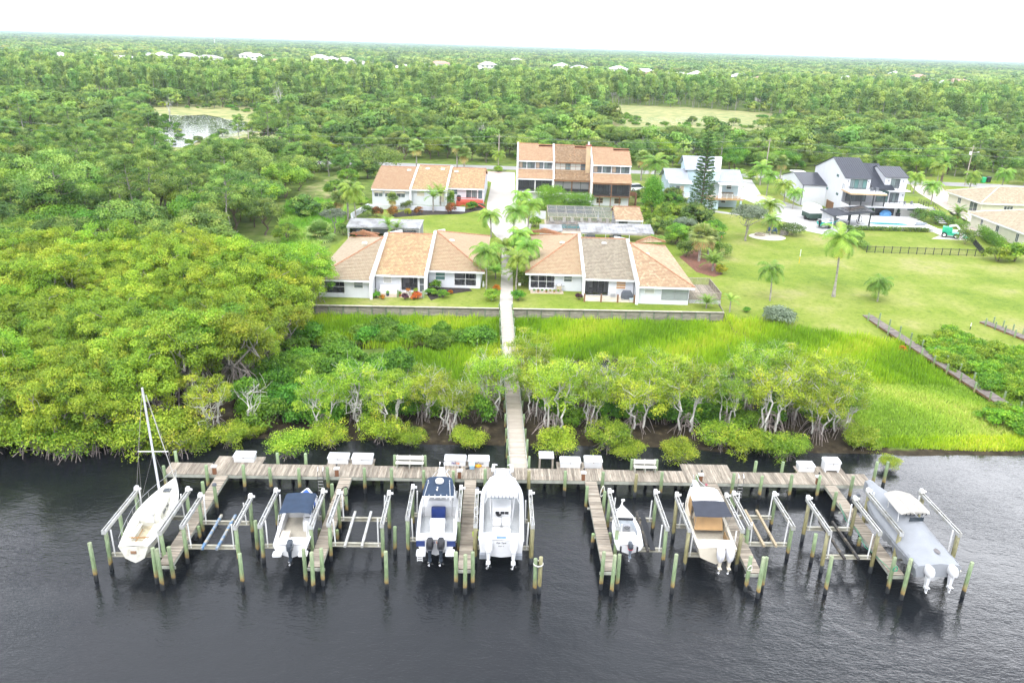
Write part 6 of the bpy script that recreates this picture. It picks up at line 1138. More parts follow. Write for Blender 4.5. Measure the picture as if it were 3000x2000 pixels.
def triplex(name, lab, units, ends):
    """units: (x0, x1, front_y, ridge_y, tile, openings builder); ends: outer hips at left and right"""
    cx = (units[0][0]+units[-1][1])/2; t = thing(name, lab, 'house')
    for i, (x0, x1, yf, yr, key, fn) in enumerate(units):
        yb = 2*yr-yf; o = 0.55; ops = fn(t, x0, x1, yf); wall_open(t, x0, x1, yf, Z_LAND-0.2, EV-0.05, ops, WALLW)
        b = MB(); b.bx(x0, x0+0.2, yf+0.201, yb, Z_LAND-0.2, EV-0.05); b.bx(x1-0.2, x1, yf+0.201, yb, Z_LAND-0.2, EV-0.05); b.bx(x0, x1, yb, yb+0.2, Z_LAND-0.2, EV-0.05); b.build('wall', WALLW, t)
        ye, ybk = yf-o, yb+o; xl, xr = x0, x1
        if i == 0 and ends:      # hip at the left end
            xl = x0-o; ap = (x1, yr, RZ); tiled_slope(t, [(xl, ye, EV), (x1, ye, EV), ap], key); tiled_slope(t, [(xl, ybk, EV), (xl, ye, EV), ap], key); tiled_slope(t, [(x1, ybk, EV), (xl, ybk, EV), ap], key)
            cap_line(t, (xl, ye, EV), ap); cap_line(t, (xl, ybk, EV), ap)
            hb = [(xl+0.3, ybk-1.5, 5.0), (xl+2.9, ybk-4.2, 6.15), (xl+5.0, ybk-1.4, 5.2)]; tiled_slope(t, [hb[0], (xl+5.6, ybk-6.5, 5.9), hb[1]], key); cap_line(t, (xl+5.6, ybk-6.5, 5.9), hb[1]); tiled_slope(t, [hb[0], hb[2], hb[1]], key)
        elif i == len(units)-1 and ends:
            xr = x1+o; ap = (x0, yr, RZ); tiled_slope(t, [(x0, ye, EV), (xr, ye, EV), ap], key); tiled_slope(t, [(xr, ye, EV), (xr, ybk, EV), ap], key); tiled_slope(t, [(xr, ybk, EV), (x0, ybk, EV), ap], key)
            cap_line(t, (xr, ye, EV), ap); cap_line(t, (xr, ybk, EV), ap)
            if 'right' in lab: hb = [(xr-0.3, ybk-1.5, 5.0), (xr-3.0, ybk-3.6, 6.2), (xr-5.6, ybk-6.3, 5.9)]; tiled_slope(t, [hb[2], hb[0], hb[1]], key); cap_line(t, hb[2], hb[1]); cap_line(t, hb[1], hb[0])
        else:
            tiled_slope(t, [(x0, ye, EV), (x1, ye, EV), (x1, yr, RZ), (x0, yr, RZ)], key); tiled_slope(t, [(x1, ybk, EV), (x0, ybk, EV), (x0, yr, RZ), (x1, yr, RZ)], key); cap_line(t, (x0, yr, RZ), (x1, yr, RZ))
        b = MB(); b.bx(xl, xr, ye-0.04, ye, EV-0.28, EV-0.02); b.bx(xl, xr, ye+0.005, yf-0.003, EV-0.2, EV-0.165); b.build('fascia', TRIM, t)
        if i == 0 and ends: b = MB(); b.bx(xl-0.04, xl, ye, ybk, EV-0.28, EV-0.02); b.build('fascia', TRIM, t)
        if i == len(units)-1 and ends: b = MB(); b.bx(xr, xr+0.04, ye, ybk, EV-0.28, EV-0.02); b.build('fascia', TRIM, t)
    for (a, b_) in zip(units, units[1:]):
        yf = min(a[2], b_[2])-0.5; yr = max(a[3], b_[3]); parapet(t, (a[1]+b_[0])/2, yf, EV-0.05, (a[3]+b_[3])/2, RZ, y2=2*yr-yf, z2=EV)
    return t
def u_porch_win(px, wx, nx=3, wz=(2.75, 3.82), pz=(1.98, 3.75), pane=None):
    def fn(t, x0, x1, yf):
        porch(t, px[0], px[1], pz[0], pz[1], yf, 2.4, nx, 2); win(t, wx[0], wx[1], wz[0], wz[1], yf, 1, 2, FRW, pane); return [(px[0], px[1], pz[0], pz[1])]
    return fn
TL = triplex('tiled_triplex', 'low white three unit house with orange tiled roofs left of the walk', [
    (-25.4, -18.55, 99.4, 110.6, 'pink', u_porch_win((-25.2, -22.0), (-20.8, -19.55), 1)),
    (-18.45, -11.75, 102.4, 113.2, 'orange', lambda t, x0, x1, yf: (win(t, -17.45, -16.3, 2.7, 3.7, yf, 1, 2, FRW, PANE_L), porch(t, -15.1, -12.8, 1.7, 3.7, yf, 2.0, 1, 1), win(t, -12.65, -11.95, 1.6, 3.7, yf, 1, 2, FRW, PANE, name='screen_door'), [(-15.1, -12.8, 1.7, 3.7)])[-1]),
    (-11.65, -4.6, 105.3, 115.5, 'tan', u_porch_win((-8.2, -5.15), (-10.8, -9.4), 2, (2.5, 3.65), (1.75, 3.68), PANE_T))], True)
TR = triplex('tiled_triplex', 'low white three unit house with orange and grey tiled roofs right of the walk', [
    (2.1, 9.35, 105.4, 116.2, 'tan', u_porch_win((2.25, 5.6), (6.8, 8.0), 3, (2.75, 3.75), (1.75, 3.7))),
    (9.45, 16.2, 103.6, 114.0, 'grey', lambda t, x0, x1, yf: (porch(t, 9.65, 12.8, 1.55, 3.6, yf, 2.0, 3, 1, FRD), win(t, 13.8, 15.15, 2.5, 3.6, yf, 1, 3, FRW, mat('striped_shade', (0.62, 0.32, 0.08), 0.7, col2=(0.16, 0.12, 0.16), stretch=(0.1, 0.1, 5))), [(9.65, 12.8, 1.55, 3.6)])[-1]),
    (16.3, 23.1, 100.7, 111.7, 'mix', lambda t, x0, x1, yf: (win(t, 17.2, 18.55, 2.85, 3.85, yf, 1, 2, FRW, PANE_L), win(t, 19.5, 23.0, 2.1, 3.85, yf, 2, 2, mat('grey_frame', (0.28, 0.29, 0.29), 0.6), mat('grey_screen', (0.30, 0.33, 0.33), 0.5, 0.1, 0.5)), [])[-1])], True)
for x, y, z in ((-21.0, 108.8, 6.55), (-9.2, 113.6, 6.15)): skylight(TL, (x, y, z))
for x, y, z in ((6.9, 114.2, 6.2), (12.8, 112.4, 6.72), (18.6, 109.6, 6.05)): skylight(TR, (x, y, z))
# ---- back triplex with simple gables
def back_house():
    t = thing('tiled_row_house', 'white row house with three orange roofs and red deck behind the lawn', 'house')
    U = [(-29.6, -21.75, 163.3, 175.6, 4.7, 7.4, 'red'), (-21.65, -14.45, 163.8, 177.4, 4.8, 7.6, 'orange'), (-14.35, -6.9, 166.6, 177.2, 4.8, 7.35, 'orange')]
    for x0, x1, yf, yr, ev, rz_, key in U:
        b = MB(); b.bx(x0, x1, yf, yf+0.2, 1.25, ev-0.05); b.bx(x0, x0+0.2, yf+0.201, 2*yr-yf, 1.25, ev-0.05); b.bx(x1-0.2, x1, yf+0.201, 2*yr-yf, 1.25, ev-0.05); b.build('wall', WALLW, t)
        tiled_slope(t, [(x0-0.1, yf-0.5, ev), (x1+0.1, yf-0.5, ev), (x1+0.1, yr, rz_), (x0-0.1, yr, rz_)], key, 0.34, 0.42); tiled_slope(t, [(x1, 2*yr-yf, ev), (x0, 2*yr-yf, ev), (x0, yr, rz_), (x1, yr, rz_)], key, 0.34, 0.42)
        cap_line(t, (x0, yr, rz_), (x1, yr, rz_)); b = MB(); b.bx(x0-0.1, x1+0.1, yf-0.55, yf-0.5, ev-0.3, ev-0.02); b.build('fascia', TRIM, t)
    for x, a, c in ((-21.7, U[0], U[1]), (-14.4, U[1], U[2])): parapet(t, x, min(a[2], c[2])-0.5, 4.7, 177, 7.5, y2=188, z2=5)
    sh = mat('slatted_shade', (0.60, 0.54, 0.42), 0.7, stretch=(0.1, 0.1, 14), col2=(0.42, 0.37, 0.28))
    for xa, xb in ((-29.2, -27.4), (-27.0, -25.2), (-24.6, -22.8)): win(t, xa, xb, 3.0, 4.5, 163.3, 2, 2, FRW, [PANE, PANE_G])
    for xa, xb in ((-29.2, -27.4), (-27.0, -25.2), (-24.6, -22.8)): b = MB(); b.slab([(xa, 162.9, 3.95), (xb, 162.9, 3.95), (xb, 163.2, 4.5), (xa, 163.2, 4.5)], 0.04); b.build('awning_shutter', sh, t)
    win(t, -20.5, -18.9, 3.3, 4.6, 163.8, 1, 1, FRW, sh); win(t, -15.9, -14.8, 2.2, 4.5, 163.8, 1, 1, FRW, sh, name='door')
    win(t, -13.6, -12.3, 3.4, 4.6, 166.6, 1, 2, FRW, PANE_T); win(t, -10.6, -8.2, 2.6, 4.55, 166.6, 2, 1, FRW, [PANE, PANE_G], name='sliding_door'); win(t, -8.1, -7.1, 2.6, 4.55, 166.6, 1, 1, FRW, mat('shutter_dark', (0.10, 0.15, 0.17), 0.6), name='shutter')
    for x, y, z in ((-23.3, 173.6, 7.1), (-19.5, 175.2, 7.3), (-16.2, 175.2, 7.3), (-13.2, 174.6, 6.95)): skylight(t, (x, y, z), (0.9, 0.8, 0.25))
    rd = mat('red_deck_paint', (0.55, 0.09, 0.05), 0.6, 0.12, 2.0); b = MB(); b.bx(-12.4, -6.9, 163.6, 166.59, 2.28, 2.42); dk_ = b.build('deck', rd, t)
    b = MB(); b.bx(-12.4, -8.2, 163.56, 163.6, 1.5, 2.42); b.build('deck_skirt', rd, dk_)
    for xa, xb in ((-12.4, -8.3),):
        b = MB(); b.bx(xa, xb, 163.6, 163.68, 3.25, 3.33)
        for k in range(22): x = xa+(xb-xa)*(k+0.5)/22; b.bx(x-0.02, x+0.02, 163.62, 163.66, 2.42, 3.25)
        b.build('railing', rd, dk_)
    for k in range(5): b = MB(); b.bx(-8.2+0.36*k, -7.84+0.36*k, 162.6, 163.58, 2.2-0.17*k-0.06, 2.2-0.17*k); b.build('step', rd, dk_)
    b = MB(); b.bar((-8.2, 162.6, 3.25), (-6.4, 162.6, 2.3), 0.07); b.bar((-8.2, 163.6, 3.25), (-6.4, 163.6, 2.3), 0.07); b.build('stair_rail', rd, dk_)
back_house()
tag(MB().tube([(-11.9, 164.6, 2.42), (-11.9, 164.6, 2.9), (-11.9, 164.6, 3.5), (-11.9, 164.6, 3.62)], [0.3, 0.42, 0.42, 0.2], 10).build('barbecue_grill', mat('grill_cover', (0.03, 0.033, 0.04), 0.7), None, True), 'black covered grill on the red deck of the row house', 'grill')
# ---- three storey townhouse
def townhouse():
    t = thing('townhouse', 'three storey townhouse with orange and brown tiled roofs and screened balconies', 'house')
    U = [(0.1, 7.7, 171.8, 'red', 'w'), (7.9, 15.6, 171.0, 'brown', 'b'), (15.9, 24.0, 168.6, 'red', 'r')]
    for x0, x1, yf, key, st in U:
        zf, zp, zm, zw, zt = 3.5, 6.3, 8.05, 9.75, 12.7; yw = yf+2.1; yr = yf+8.2; wm = WALLT if st == 'b' else WALLW; fr = WOODB if st != 'w' else FRW
        b = MB(); b.bx(x0, x1, yf+0.8, yf+14, 1.2, zf-0.06); b.build('wall', WALLW, t); b = MB(); b.bx(x0, x0+0.18, yf+0.1, yf+14, zf, zp-0.02); b.bx(x1-0.18, x1, yf+0.1, yf+14, zf, zp-0.02); b.bx(x0+0.18, x1-0.18, yf+2.6, yf+2.8, zf, zp-0.02); b.build('wall', WALLW if st != 'b' else WALLT, t)
        b = MB(); b.bx(x0, x1, yf-0.1, yf+14, zf-0.05, zf+0.12); b.build('balcony_floor', WOODB if st == 'r' else TRIM, t)
        b = MB(); b.bx(x0, x1, yw+0.001, yf+14, zp, zt-3.1+0.2); b.build('wall', wm, t)
        n = 2; win(t, x0+0.2, (x0+x1)/2-0.2, zf+0.15, zp-0.3, yf+2.6, 3, 1, FRD, [PANE_G, PANE, PANE_G], name='sliding_door'); win(t, (x0+x1)/2+0.2, x1-0.2, zf+0.15, zp-0.3, yf+2.6, 3, 1, FRD, [PANE, PANE_G], name='sliding_door')
        for xa in (x0+0.08, (x0+x1)/2, x1-0.08): b = MB(); b.bx(xa-0.09, xa+0.09, yf-0.04, yf+0.12, zf+0.12, zp-0.1); b.build('balcony_post', fr, t)
        for xa, xb in ((x0+0.2, (x0+x1)/2-0.1), ((x0+x1)/2+0.1, x1-0.2)):
            b = MB(); b.add([(xa, yf+0.03, zf+0.12), (xb, yf+0.03, zf+0.12), (xb, yf+0.03, zp-0.1), (xa, yf+0.03, zp-0.1)], [(0, 1, 2, 3)]); b.build('screen', SCREEN, t)
            b = MB(); b.bx(xa, xb, yf+0.06, yf+0.1, zf+1.0, zf+1.06); m_ = 26
            for i in range(m_): x = xa+(xb-xa)*(i+0.5)/m_; b.bx(x-0.02, x+0.02, yf+0.065, yf+0.095, zf+0.12, zf+1.0)
            b.build('balustrade', FRD, t)
            if st == 'b':
                for q in (0.0, 0.5): b = MB(); w_ = (xb-xa)*0.48; b.bx(xa+(xb-xa)*q+0.03, xa+(xb-xa)*q+w_, yf+0.12, yf+0.14, zf+(1.5 if q == 0 and xa < 10 else 0.95), zp-0.15); b.build('roller_shade', SHADE, t)
        b = MB(); b.bx(x0, x1, yf-0.28, yf-0.22, zp-0.18, zp+0.1); b.build('fascia', WOODB if st != 'w' else TRIM, t)
        tiled_slope(t, [(x0-0.1, yf-0.3, zp+0.15), (x1+0.1, yf-0.3, zp+0.15), (x1+0.1, yw, zm), (x0-0.1, yw, zm)], key, 0.34, 0.42)
        if st == 'b': win(t, x0+0.15, x1-0.9, zm+0.15, zw-0.1, yw, 6, 2, WOODB, [PANE_L, PANE_L, PANE_G, PANE_L, PANE_L, PANE])
        else: 
            for k in range(4): w_ = (x1-x0-0.3)/4; win(t, x0+0.2+w_*k, x0+0.2+w_*(k+0.88), zm+0.2, zw-0.1, yw, 2, 1, FRD, [PANE_G, PANE] if k % 2 else [mat('tan_curtain', (0.33, 0.26, 0.20), 0.4), PANE])
        xm = x0+(x1-x0)*0.58; b = MB(); b.bx(x0-0.05, x1+0.05, yw-0.42, yw-0.36, zw-0.12, zw+0.12); b.build('fascia', WOODB if st == 'b' else TRIM, t)
        tiled_slope(t, [(x0-0.05, yw-0.4, zw+0.15), (xm, yw-0.4, zw+0.15), (xm, yr, zt), (x0-0.05, yr, zt)], key, 0.34, 0.42); tiled_slope(t, [(xm, yw-0.4, zw+0.15), (x1+0.05, yw-0.4, zw+0.15), (x1+0.05, yr-1.1, zt-0.53), (xm, yr-1.1, zt-0.53)], key, 0.34, 0.42)
        cap_line(t, (x0, yr, zt), (xm, yr, zt)); cap_line(t, (xm, yr-1.1, zt-0.53), (x1, yr-1.1, zt-0.53)); tiled_slope(t, [(x1, yr+5.5, 10.2), (x0, yr+5.5, 10.2), (x0, yr, zt-0.02), (x1, yr, zt-0.02)], key, 0.5, 0.6)
    for x, yf in ((0.0, 171.8), (7.8, 171.0), (15.75, 168.6)):
        b = MB(); b.add([(x+s*0.16, yy, zz) for s in (-1, 1) for yy, zz in ((yf-0.2, 1.2), (yf+14, 1.2), (yf+14, 10.0), (yf+8.3, 12.95), (yf+1.6, 9.95), (yf+1.6, 8.3), (yf-0.2, 6.6))], [tuple(range(7)), tuple(range(13, 6, -1))]+[(i, (i+1) % 7, 7+(i+1) % 7, 7+i) for i in range(7)]); b.build('party_wall', TRIM, t)
    b = MB(); b.bx(14.55, 15.5, 172.6, 173.6, 6.4, 13.4); ch = b.build('chimney', WALLT, t); b = MB(); b.bx(14.45, 15.6, 172.5, 173.7, 13.4, 13.6); b.build('chimney_cap', mat('brick_red', (0.35, 0.09, 0.06), 0.8), ch); b = MB(); b.tube([(15.0, 173.1, 13.6), (15.0, 173.1, 14.2)], 0.22, 8); b.build('flue', PVC, ch)
    for xa in (17.0, 20.8): win(t, xa, xa+1.4, 2.0, 3.1, 169.4, 1, 2, mat('tan_frame', (0.45, 0.38, 0.26), 0.7), mat('brown_glass', (0.10, 0.07, 0.06), 0.2))
    for xa in (17.6, 19.9, 21.8, 23.8): b = MB(); b.bx(xa-0.08, xa+0.08, 168.6, 168.76, 1.3, 3.45); b.build('post', WOODB, t)
    for k in range(7): b = MB(); b.bx(24.1, 25.3, 168.4+0.3*k, 168.68+0.3*k, 1.5+0.28*k, 1.56+0.28*k); b.build('stair_tread', WOODB, t)
    b = MB(); b.bx(25.3, 25.38, 168.3, 170.6, 1.4, 4.4); b.bx(24.1, 25.3, 170.5, 170.6, 3.5, 4.4); b.build('stair_rail', WOODB, t)
townhouse()
# ---- pool cage, cabana, carports, shed
def pool_cage():
    t = thing('pool_cage', 'screened pool enclosure with tan frame beside the townhouse', 'pool enclosure'); x0, x1, y0, y1, z0, z1, z2 = 5.9, 18.1, 143.6, 151.6, 1.5, 4.0, 4.55; fm = mat('tan_aluminium', (0.55, 0.48, 0.34), 0.5); n = 7; b = MB()
    for i in range(n+1):
        x = x0+(x1-x0)*i/n; b2 = MB(); b2.bx(x-0.035, x+0.035, y0-0.035, y0+0.035, z0, z1); b2.bx(x-0.035, x+0.035, y1-0.035, y1+0.035, z0, z2); b2.bar((x, y0, z1), (x, y1, z2), 0.07); b2.build('frame_bent', fm, t)
    for f_ in (0, 0.33, 0.66, 1): y = y0+(y1-y0)*f_; z = z1+(z2-z1)*f_; b2 = MB(); b2.bx(x0, x1, y-0.04, y+0.04, z-0.04, z+0.04); b2.build('purlin', fm, t)
    b2 = MB(); b2.bx(x0, x1, y0-0.035, y0+0.035, 2.4, 2.47); b2.build('chair_rail', fm, t)
    def sh(nm, q): b_ = MB(); b_.add(q, [(0, 1, 2, 3)]); b_.build(nm, SCREEN_L, t)
    sh('roof_screen', [(x0, y0, z1+0.05), (x1, y0, z1+0.05), (x1, y1, z2+0.05), (x0, y1, z2+0.05)]); sh('front_screen', [(x0, y0-0.06, z0), (x1, y0-0.06, z0), (x1, y0-0.06, z1), (x0, y0-0.06, z1)]); sh('side_screen', [(x0-0.06, y0, z0), (x0-0.06, y1, z0), (x0-0.06, y1, z2), (x0-0.06, y0, z1)]); sh('back_screen', [(x0, y1+0.06, z0), (x1, y1+0.06, z0), (x1, y1+0.06, z2), (x0, y1+0.06, z2)])
    b = MB(); b.bx(5.5, 23, 141.5, 153, 1.40, 1.49); struct(b.build('pool_deck_floor', mat('pool_deck', (0.50, 0.42, 0.34), 0.8, 0.08, 0.8)))
    pm = water_mat('pool_water', (0.05, 0.32, 0.34), 5, 0.15); b = MB(); b.prism([(7.4, 145.2), (12.6, 145.4), (15.6, 145.6), (15.6, 149.0), (12.0, 149.3), (10.4, 148.9), (9.0, 149.2), (7.5, 148.8)], 1.492, 1.5); struct(b.build('pool_water', pm))
    b = MB(); pts = [(7.4, 145.2), (12.6, 145.4), (15.6, 145.6), (15.6, 149.0), (12.0, 149.3), (10.4, 148.9), (9.0, 149.2), (7.5, 148.8), (7.4, 145.2)]; b.tube([(x, y, 1.5) for x, y in pts], 0.09, 4); struct(b.build('pool_coping_kerb', mat('coping', (0.40, 0.30, 0.24), 0.8)))
    lm = mat('lounger_cream', (0.62, 0.58, 0.50), 0.7)
    for k, x in enumerate((6.9, 9.2, 10.8, 12.7, 14.2, 16.0, 17.4)):
        l = thing('pool_lounger', 'cream pool lounger inside the screened enclosure behind the pool', 'lounger', (x, 150.2, 1.5), rnd.uniform(-0.3, 0.3), 'loungers inside the pool cage'); b = MB(); b.bx(-0.3, 0.3, -0.9, 0.3, 0.3, 0.36); b.build('seat', lm, l); b = MB(); b.slab([(-0.3, 0.3, 0.36), (0.3, 0.3, 0.36), (0.3, 0.8, 0.95), (-0.3, 0.8, 0.95)], 0.06); b.build('backrest', lm, l)
        for sx in (-0.26, 0.26): b = MB(); b.bx(sx-0.02, sx+0.02, -0.85, -0.8, 0, 0.3); b.bx(sx-0.02, sx+0.02, 0.2, 0.25, 0, 0.3); b.build('leg', lm, l)
    u = thing('patio_umbrella', 'closed white patio umbrella inside the pool enclosure', 'umbrella', (15.6, 149.8, 1.5)); b = MB(); b.tube([(0, 0, 0), (0, 0, 2.5)], 0.025, 6); b.build('pole', PVC, u); b = MB(); b.tube([(0, 0, 0.9), (0, 0, 1.4), (0, 0, 2.2), (0, 0, 2.5)], [0.22, 0.17, 0.09, 0.03], 8); b.build('canopy', PVC, u, True)
    c = thing('cabana', 'small cabana with orange tiled roof attached to the pool enclosure', 'cabana'); b = MB(); b.bx(18.3, 22.7, 143.2, 151, 1.4, 3.95); b.build('wall', WALLW, c); tiled_slope(c, [(18.0, 142.6, 4.0), (23.0, 142.6, 4.0), (22.9, 147.4, 5.5), (18.0, 147.4, 5.5)], 'mix', 0.34, 0.42); tiled_slope(c, [(22.9, 152, 4.0), (18.0, 152, 4.0), (18.0, 147.4, 5.5), (22.9, 147.4, 5.5)], 'mix', 0.34, 0.42); cap_line(c, (18, 147.4, 5.5), (22.9, 147.4, 5.5)); b = MB(); b.bx(18.0, 23.0, 142.54, 142.6, 3.75, 3.98); b.build('fascia', TRIM, c); win(c, 18.7, 20.3, 2.6, 3.6, 143.2, 2, 1, FRD); b = MB(); b.tube([(22.9, 142.7, 3.8), (22.9, 142.7, 1.5)], 0.05, 6); b.build('downspout', TRIM, c)
pool_cage()
def metal_roof(parent, P, m, seams, h=0.05, t=0.06, name='roof', seam='seam'):
    P = [Vector(p) for p in P]; b = MB(); b.slab(P, t); r = b.build(name, m, parent); nrm = (P[1]-P[0]).cross(P[3]-P[0]).normalized(); nrm = nrm if nrm.z > 0 else -nrm
    for i in range(seams+1): f = i/seams; a = P[0]+(P[1]-P[0])*f+nrm*h/2; c = P[3]+(P[2]-P[3])*f+nrm*h/2; b = MB(); b.bar(a, c, 0.05, h); b.build(seam, m, r)
    return r
GALV = mat('galvanised', (0.34, 0.345, 0.35), 0.5, 0.25, 0.7, metal=0.2, col2=(0.16, 0.155, 0.15), fac=(0.42, 0.7)); DARKM = mat('dark_metal_roof', (0.045, 0.05, 0.065), 0.38, 0.08, 1.0, metal=0.2); LIGHTM = mat('light_metal_roof', (0.36, 0.39, 0.44), 0.4, 0.08, 1.0, metal=0.2)
def carport(lab, x0, x1, yf, yb, zf, zb, wall):
    t = thing('carport', lab, 'carport'); metal_roof(t, [(x0, yf, zf), (x1, yf+0.5, zf), (x1+0.1, yb+0.5, zb), (x0-0.2, yb, zb)], GALV, 22, 0.05)
    b = MB(); b.bx(x0, x1, yf-0.02, yf+0.06, zf-0.2, zf-0.07); b.build('gutter', GALV, t)
    for k in range(4): x = x0+0.15+(x1-x0-0.3)*k/3; b = MB(); b.bx(x-0.05, x+0.05, yf+0.45, yf+0.55, 1.4, zf-0.02); b.bar((x, yf+0.5, zf-0.7), (x, yf+1.3, zf+0.02), 0.06); b.build('post', TRIM, t)
    if wall: b = MB(); b.bx(x0, x1, yb-0.2, yb, 1.4, zb-0.25); b.bx(x0, x0+0.12, yb-3, yb-0.21, 1.4, zf-0.05); b.build('back_wall', WALLW, t)
carport('long carport with ribbed grey metal roof behind the left triplex', -28.5, -16.1, 132.2, 137.0, 3.5, 4.0, True)
carport('long carport with ribbed grey metal roof in front of the pool enclosure', 11.2, 23.7, 133.5, 139.0, 3.5, 4.0, False)
def shed():
    t = thing('storage_shed', 'small white shed with ribbed metal roof left of the carport', 'shed'); b = MB(); b.bx(4.3, 7.9, 135.0, 137.8, 1.4, 3.35); b.build('wall', TRIM, t); metal_roof(t, [(4.1, 134.4, 3.35), (8.1, 134.6, 3.35), (8.0, 138.2, 3.75), (4.2, 138.0, 3.75)], GALV, 10); b = MB()
    for k in range(14): x = 4.4+0.25*k; b.bx(x-0.02, x+0.02, 134.97, 134.998, 1.6, 3.2)
    b.build('batten', TRIM, t); win(t, 5.6, 6.6, 1.5, 3.1, 134.99, 1, 1, FRW, TRIM, name='door')
shed()
# ---- pale blue house
def blue_house():
    t = thing('blue_house', 'pale blue two storey house with light metal roofs and white balcony', 'house')
    b = MB(); b.bx(41.0, 47.6, 172.4, 180, 1.3, 7.0); b.build('wall', WALLB, t); b = MB(); b.bx(36.6, 42.8, 173.6, 181, 1.3, 9.1); b.build('wall', WALLB, t); b = MB(); b.bx(32.2, 36.6, 169.6, 179.5, 1.3, 6.6); b.build('wall', WALLB, t); b = MB(); b.bx(40.4, 42.9, 169.2, 173.5, 1.3, 3.6); b.build('wall', WALLB, t)
    b = MB(); b.add([(36.55, y, z) for y, z in ((173.6, 9.1), (177.6, 11.3), (181.5, 9.1))]+[(36.75, y, z) for y, z in ((173.6, 9.1), (177.6, 11.3), (181.5, 9.1))], [(0, 1, 2), (5, 4, 3), (0, 3, 4, 1), (1, 4, 5, 2)]); b.add([(32.15, y, z) for y, z in ((169.8, 6.6), (174.8, 8.9), (179.5, 6.6))]+[(32.3, y, z) for y, z in ((169.8, 6.6), (174.8, 8.9), (179.5, 6.6))], [(0, 1, 2), (5, 4, 3), (0, 3, 4, 1), (1, 4, 5, 2)]); b.build('gable', WALLB, t)
    metal_roof(t, [(36.0, 173.2, 9.0), (42.9, 173.2, 9.0), (42.9, 177.8, 11.45), (36.0, 177.8, 11.45)], LIGHTM, 16, 0.03); metal_roof(t, [(42.9, 182, 9.1), (36.0, 182, 9.1), (36.0, 177.8, 11.45), (42.9, 177.8, 11.45)], LIGHTM, 8, 0.03)
    metal_roof(t, [(31.6, 170.6, 7.2), (36.5, 170.6, 7.2), (36.5, 175, 9.0), (31.6, 175, 9.0)], LIGHTM, 12, 0.03); metal_roof(t, [(36.5, 179.6, 6.8), (31.6, 179.6, 6.8), (31.6, 175, 9.0), (36.5, 175, 9.0)], LIGHTM, 6, 0.03); metal_roof(t, [(32.0, 168.9, 6.75), (36.9, 168.9, 6.75), (36.9, 170.6, 7.15), (32.0, 170.6, 7.15)], TRIM, 2, 0.02)
    metal_roof(t, [(43.0, 170.6, 7.1), (48.1, 170.6, 7.1), (48.1, 175, 9.1), (43.0, 175, 9.1)], LIGHTM, 12, 0.03); metal_roof(t, [(48.1, 180, 7.0), (43.0, 180, 7.0), (43.0, 175, 9.1), (48.1, 175, 9.1)], LIGHTM, 6, 0.03); b = MB(); b.bx(42.6, 48.6, 168.3, 170.59, 6.75, 6.95); b.build('porch_roof', TRIM, t)
    b = MB(); b.bx(39.2, 43.0, 171.0, 173.59, 7.0, 9.0); b.build('dormer', WALLB, t); b = MB(); b.bx(38.6, 43.1, 170.9, 173.2, 9.0, 9.15); b.build('dormer_roof', TRIM, t); b = MB(); b.bx(42.5, 43.9, 174.5, 175.6, 7.5, 11.7); b.build('chimney', TRIM, t)
    b = MB(); b.bx(40.0, 47.9, 168.6, 172.39, 3.75, 3.9); b.bx(40.0, 47.9, 168.55, 168.6, 3.6, 3.88); b.build('balcony_floor', mat('cedar', (0.50, 0.32, 0.16), 0.7), t)
    for x in (42.9, 47.6): b = MB(); b.bx(x-0.25, x+0.25, 168.7, 169.1, 3.9, 6.75); b.build('porch_column', TRIM, t)
    for x in (40.3, 47.5): b = MB(); b.bx(x-0.2, x+0.2, 168.7, 169.1, 1.3, 3.75); b.build('porch_column', WALLB, t)
    for xa, xb, z in ((40.0, 42.6, 3.9), (43.2, 47.9, 3.9), (32.4, 36.4, 3.9)):
        b = MB()
        for k in range(5): b.bx(xa, xb, 168.58, 168.62, z+0.2+0.19*k, z+0.24+0.19*k)
        for k in range(5): x = xa+(xb-xa)*k/4; b.bx(x-0.04, x+0.04, 168.56, 168.64, z, z+1.05)
        b.build('railing', TRIM, t)
    b = MB(); b.bx(32.2, 36.7, 168.6, 169.59, 3.7, 3.9); b.build('balcony_floor', TRIM, t)
    win(t, 45.0, 46.1, 5.3, 6.4, 172.4, 1, 2, FRW); win(t, 33.6, 35.4, 4.0, 6.2, 169.6, 2, 1, FRW, [PANE_G, mat('tan_curtain2', (0.50, 0.42, 0.30), 0.5)], name='sliding_door'); win(t, 41.2, 42.4, 4.0, 6.2, 172.39, 1, 1, FRW, PANE_G, name='door'); win(t, 44.2, 45.2, 2.3, 3.4, 172.4, 1, 2, FRW); win(t, 41.0, 41.7, 1.5, 3.4, 169.2, 3, 5, FRW, PANE, 0.05, name='french_door')
    s_ = thing('outdoor_sofa', 'patterned sofa on the balcony of the pale blue house', 'sofa', (45.0, 171.3, 3.905)); sm = mat('floral_cloth', (0.42, 0.36, 0.25), 0.9, col2=(0.14, 0.12, 0.09), scale=5); b = MB(); b.bx(-1.5, 1.5, -0.45, 0.4, 0.1, 0.45); b.build('seat', sm, s_); b = MB(); b.bx(-1.5, 1.5, 0.4, 0.6, 0.1, 0.85); b.build('backrest', sm, s_)
    for k in range(4): b = MB(); b.box((-1.1+0.73*k, 0.22, 0.62), (0.62, 0.18, 0.42)); b.build('cushion', sm, s_)
    g_ = thing('barbecue_grill', 'dark grill on the left balcony of the pale blue house', 'grill', (33.0, 169.1, 3.905)); b = MB(); b.bx(-0.35, 0.35, -0.2, 0.25, 0, 0.8); b.build('cabinet', BLACK, g_); b = MB(); b.lathe((0, 0, 0.8), [(0.38, 0), (0.36, 0.18), (0.2, 0.34), (0.02, 0.36)], 10); b.build('lid', BLACK, g_, True)
blue_house()
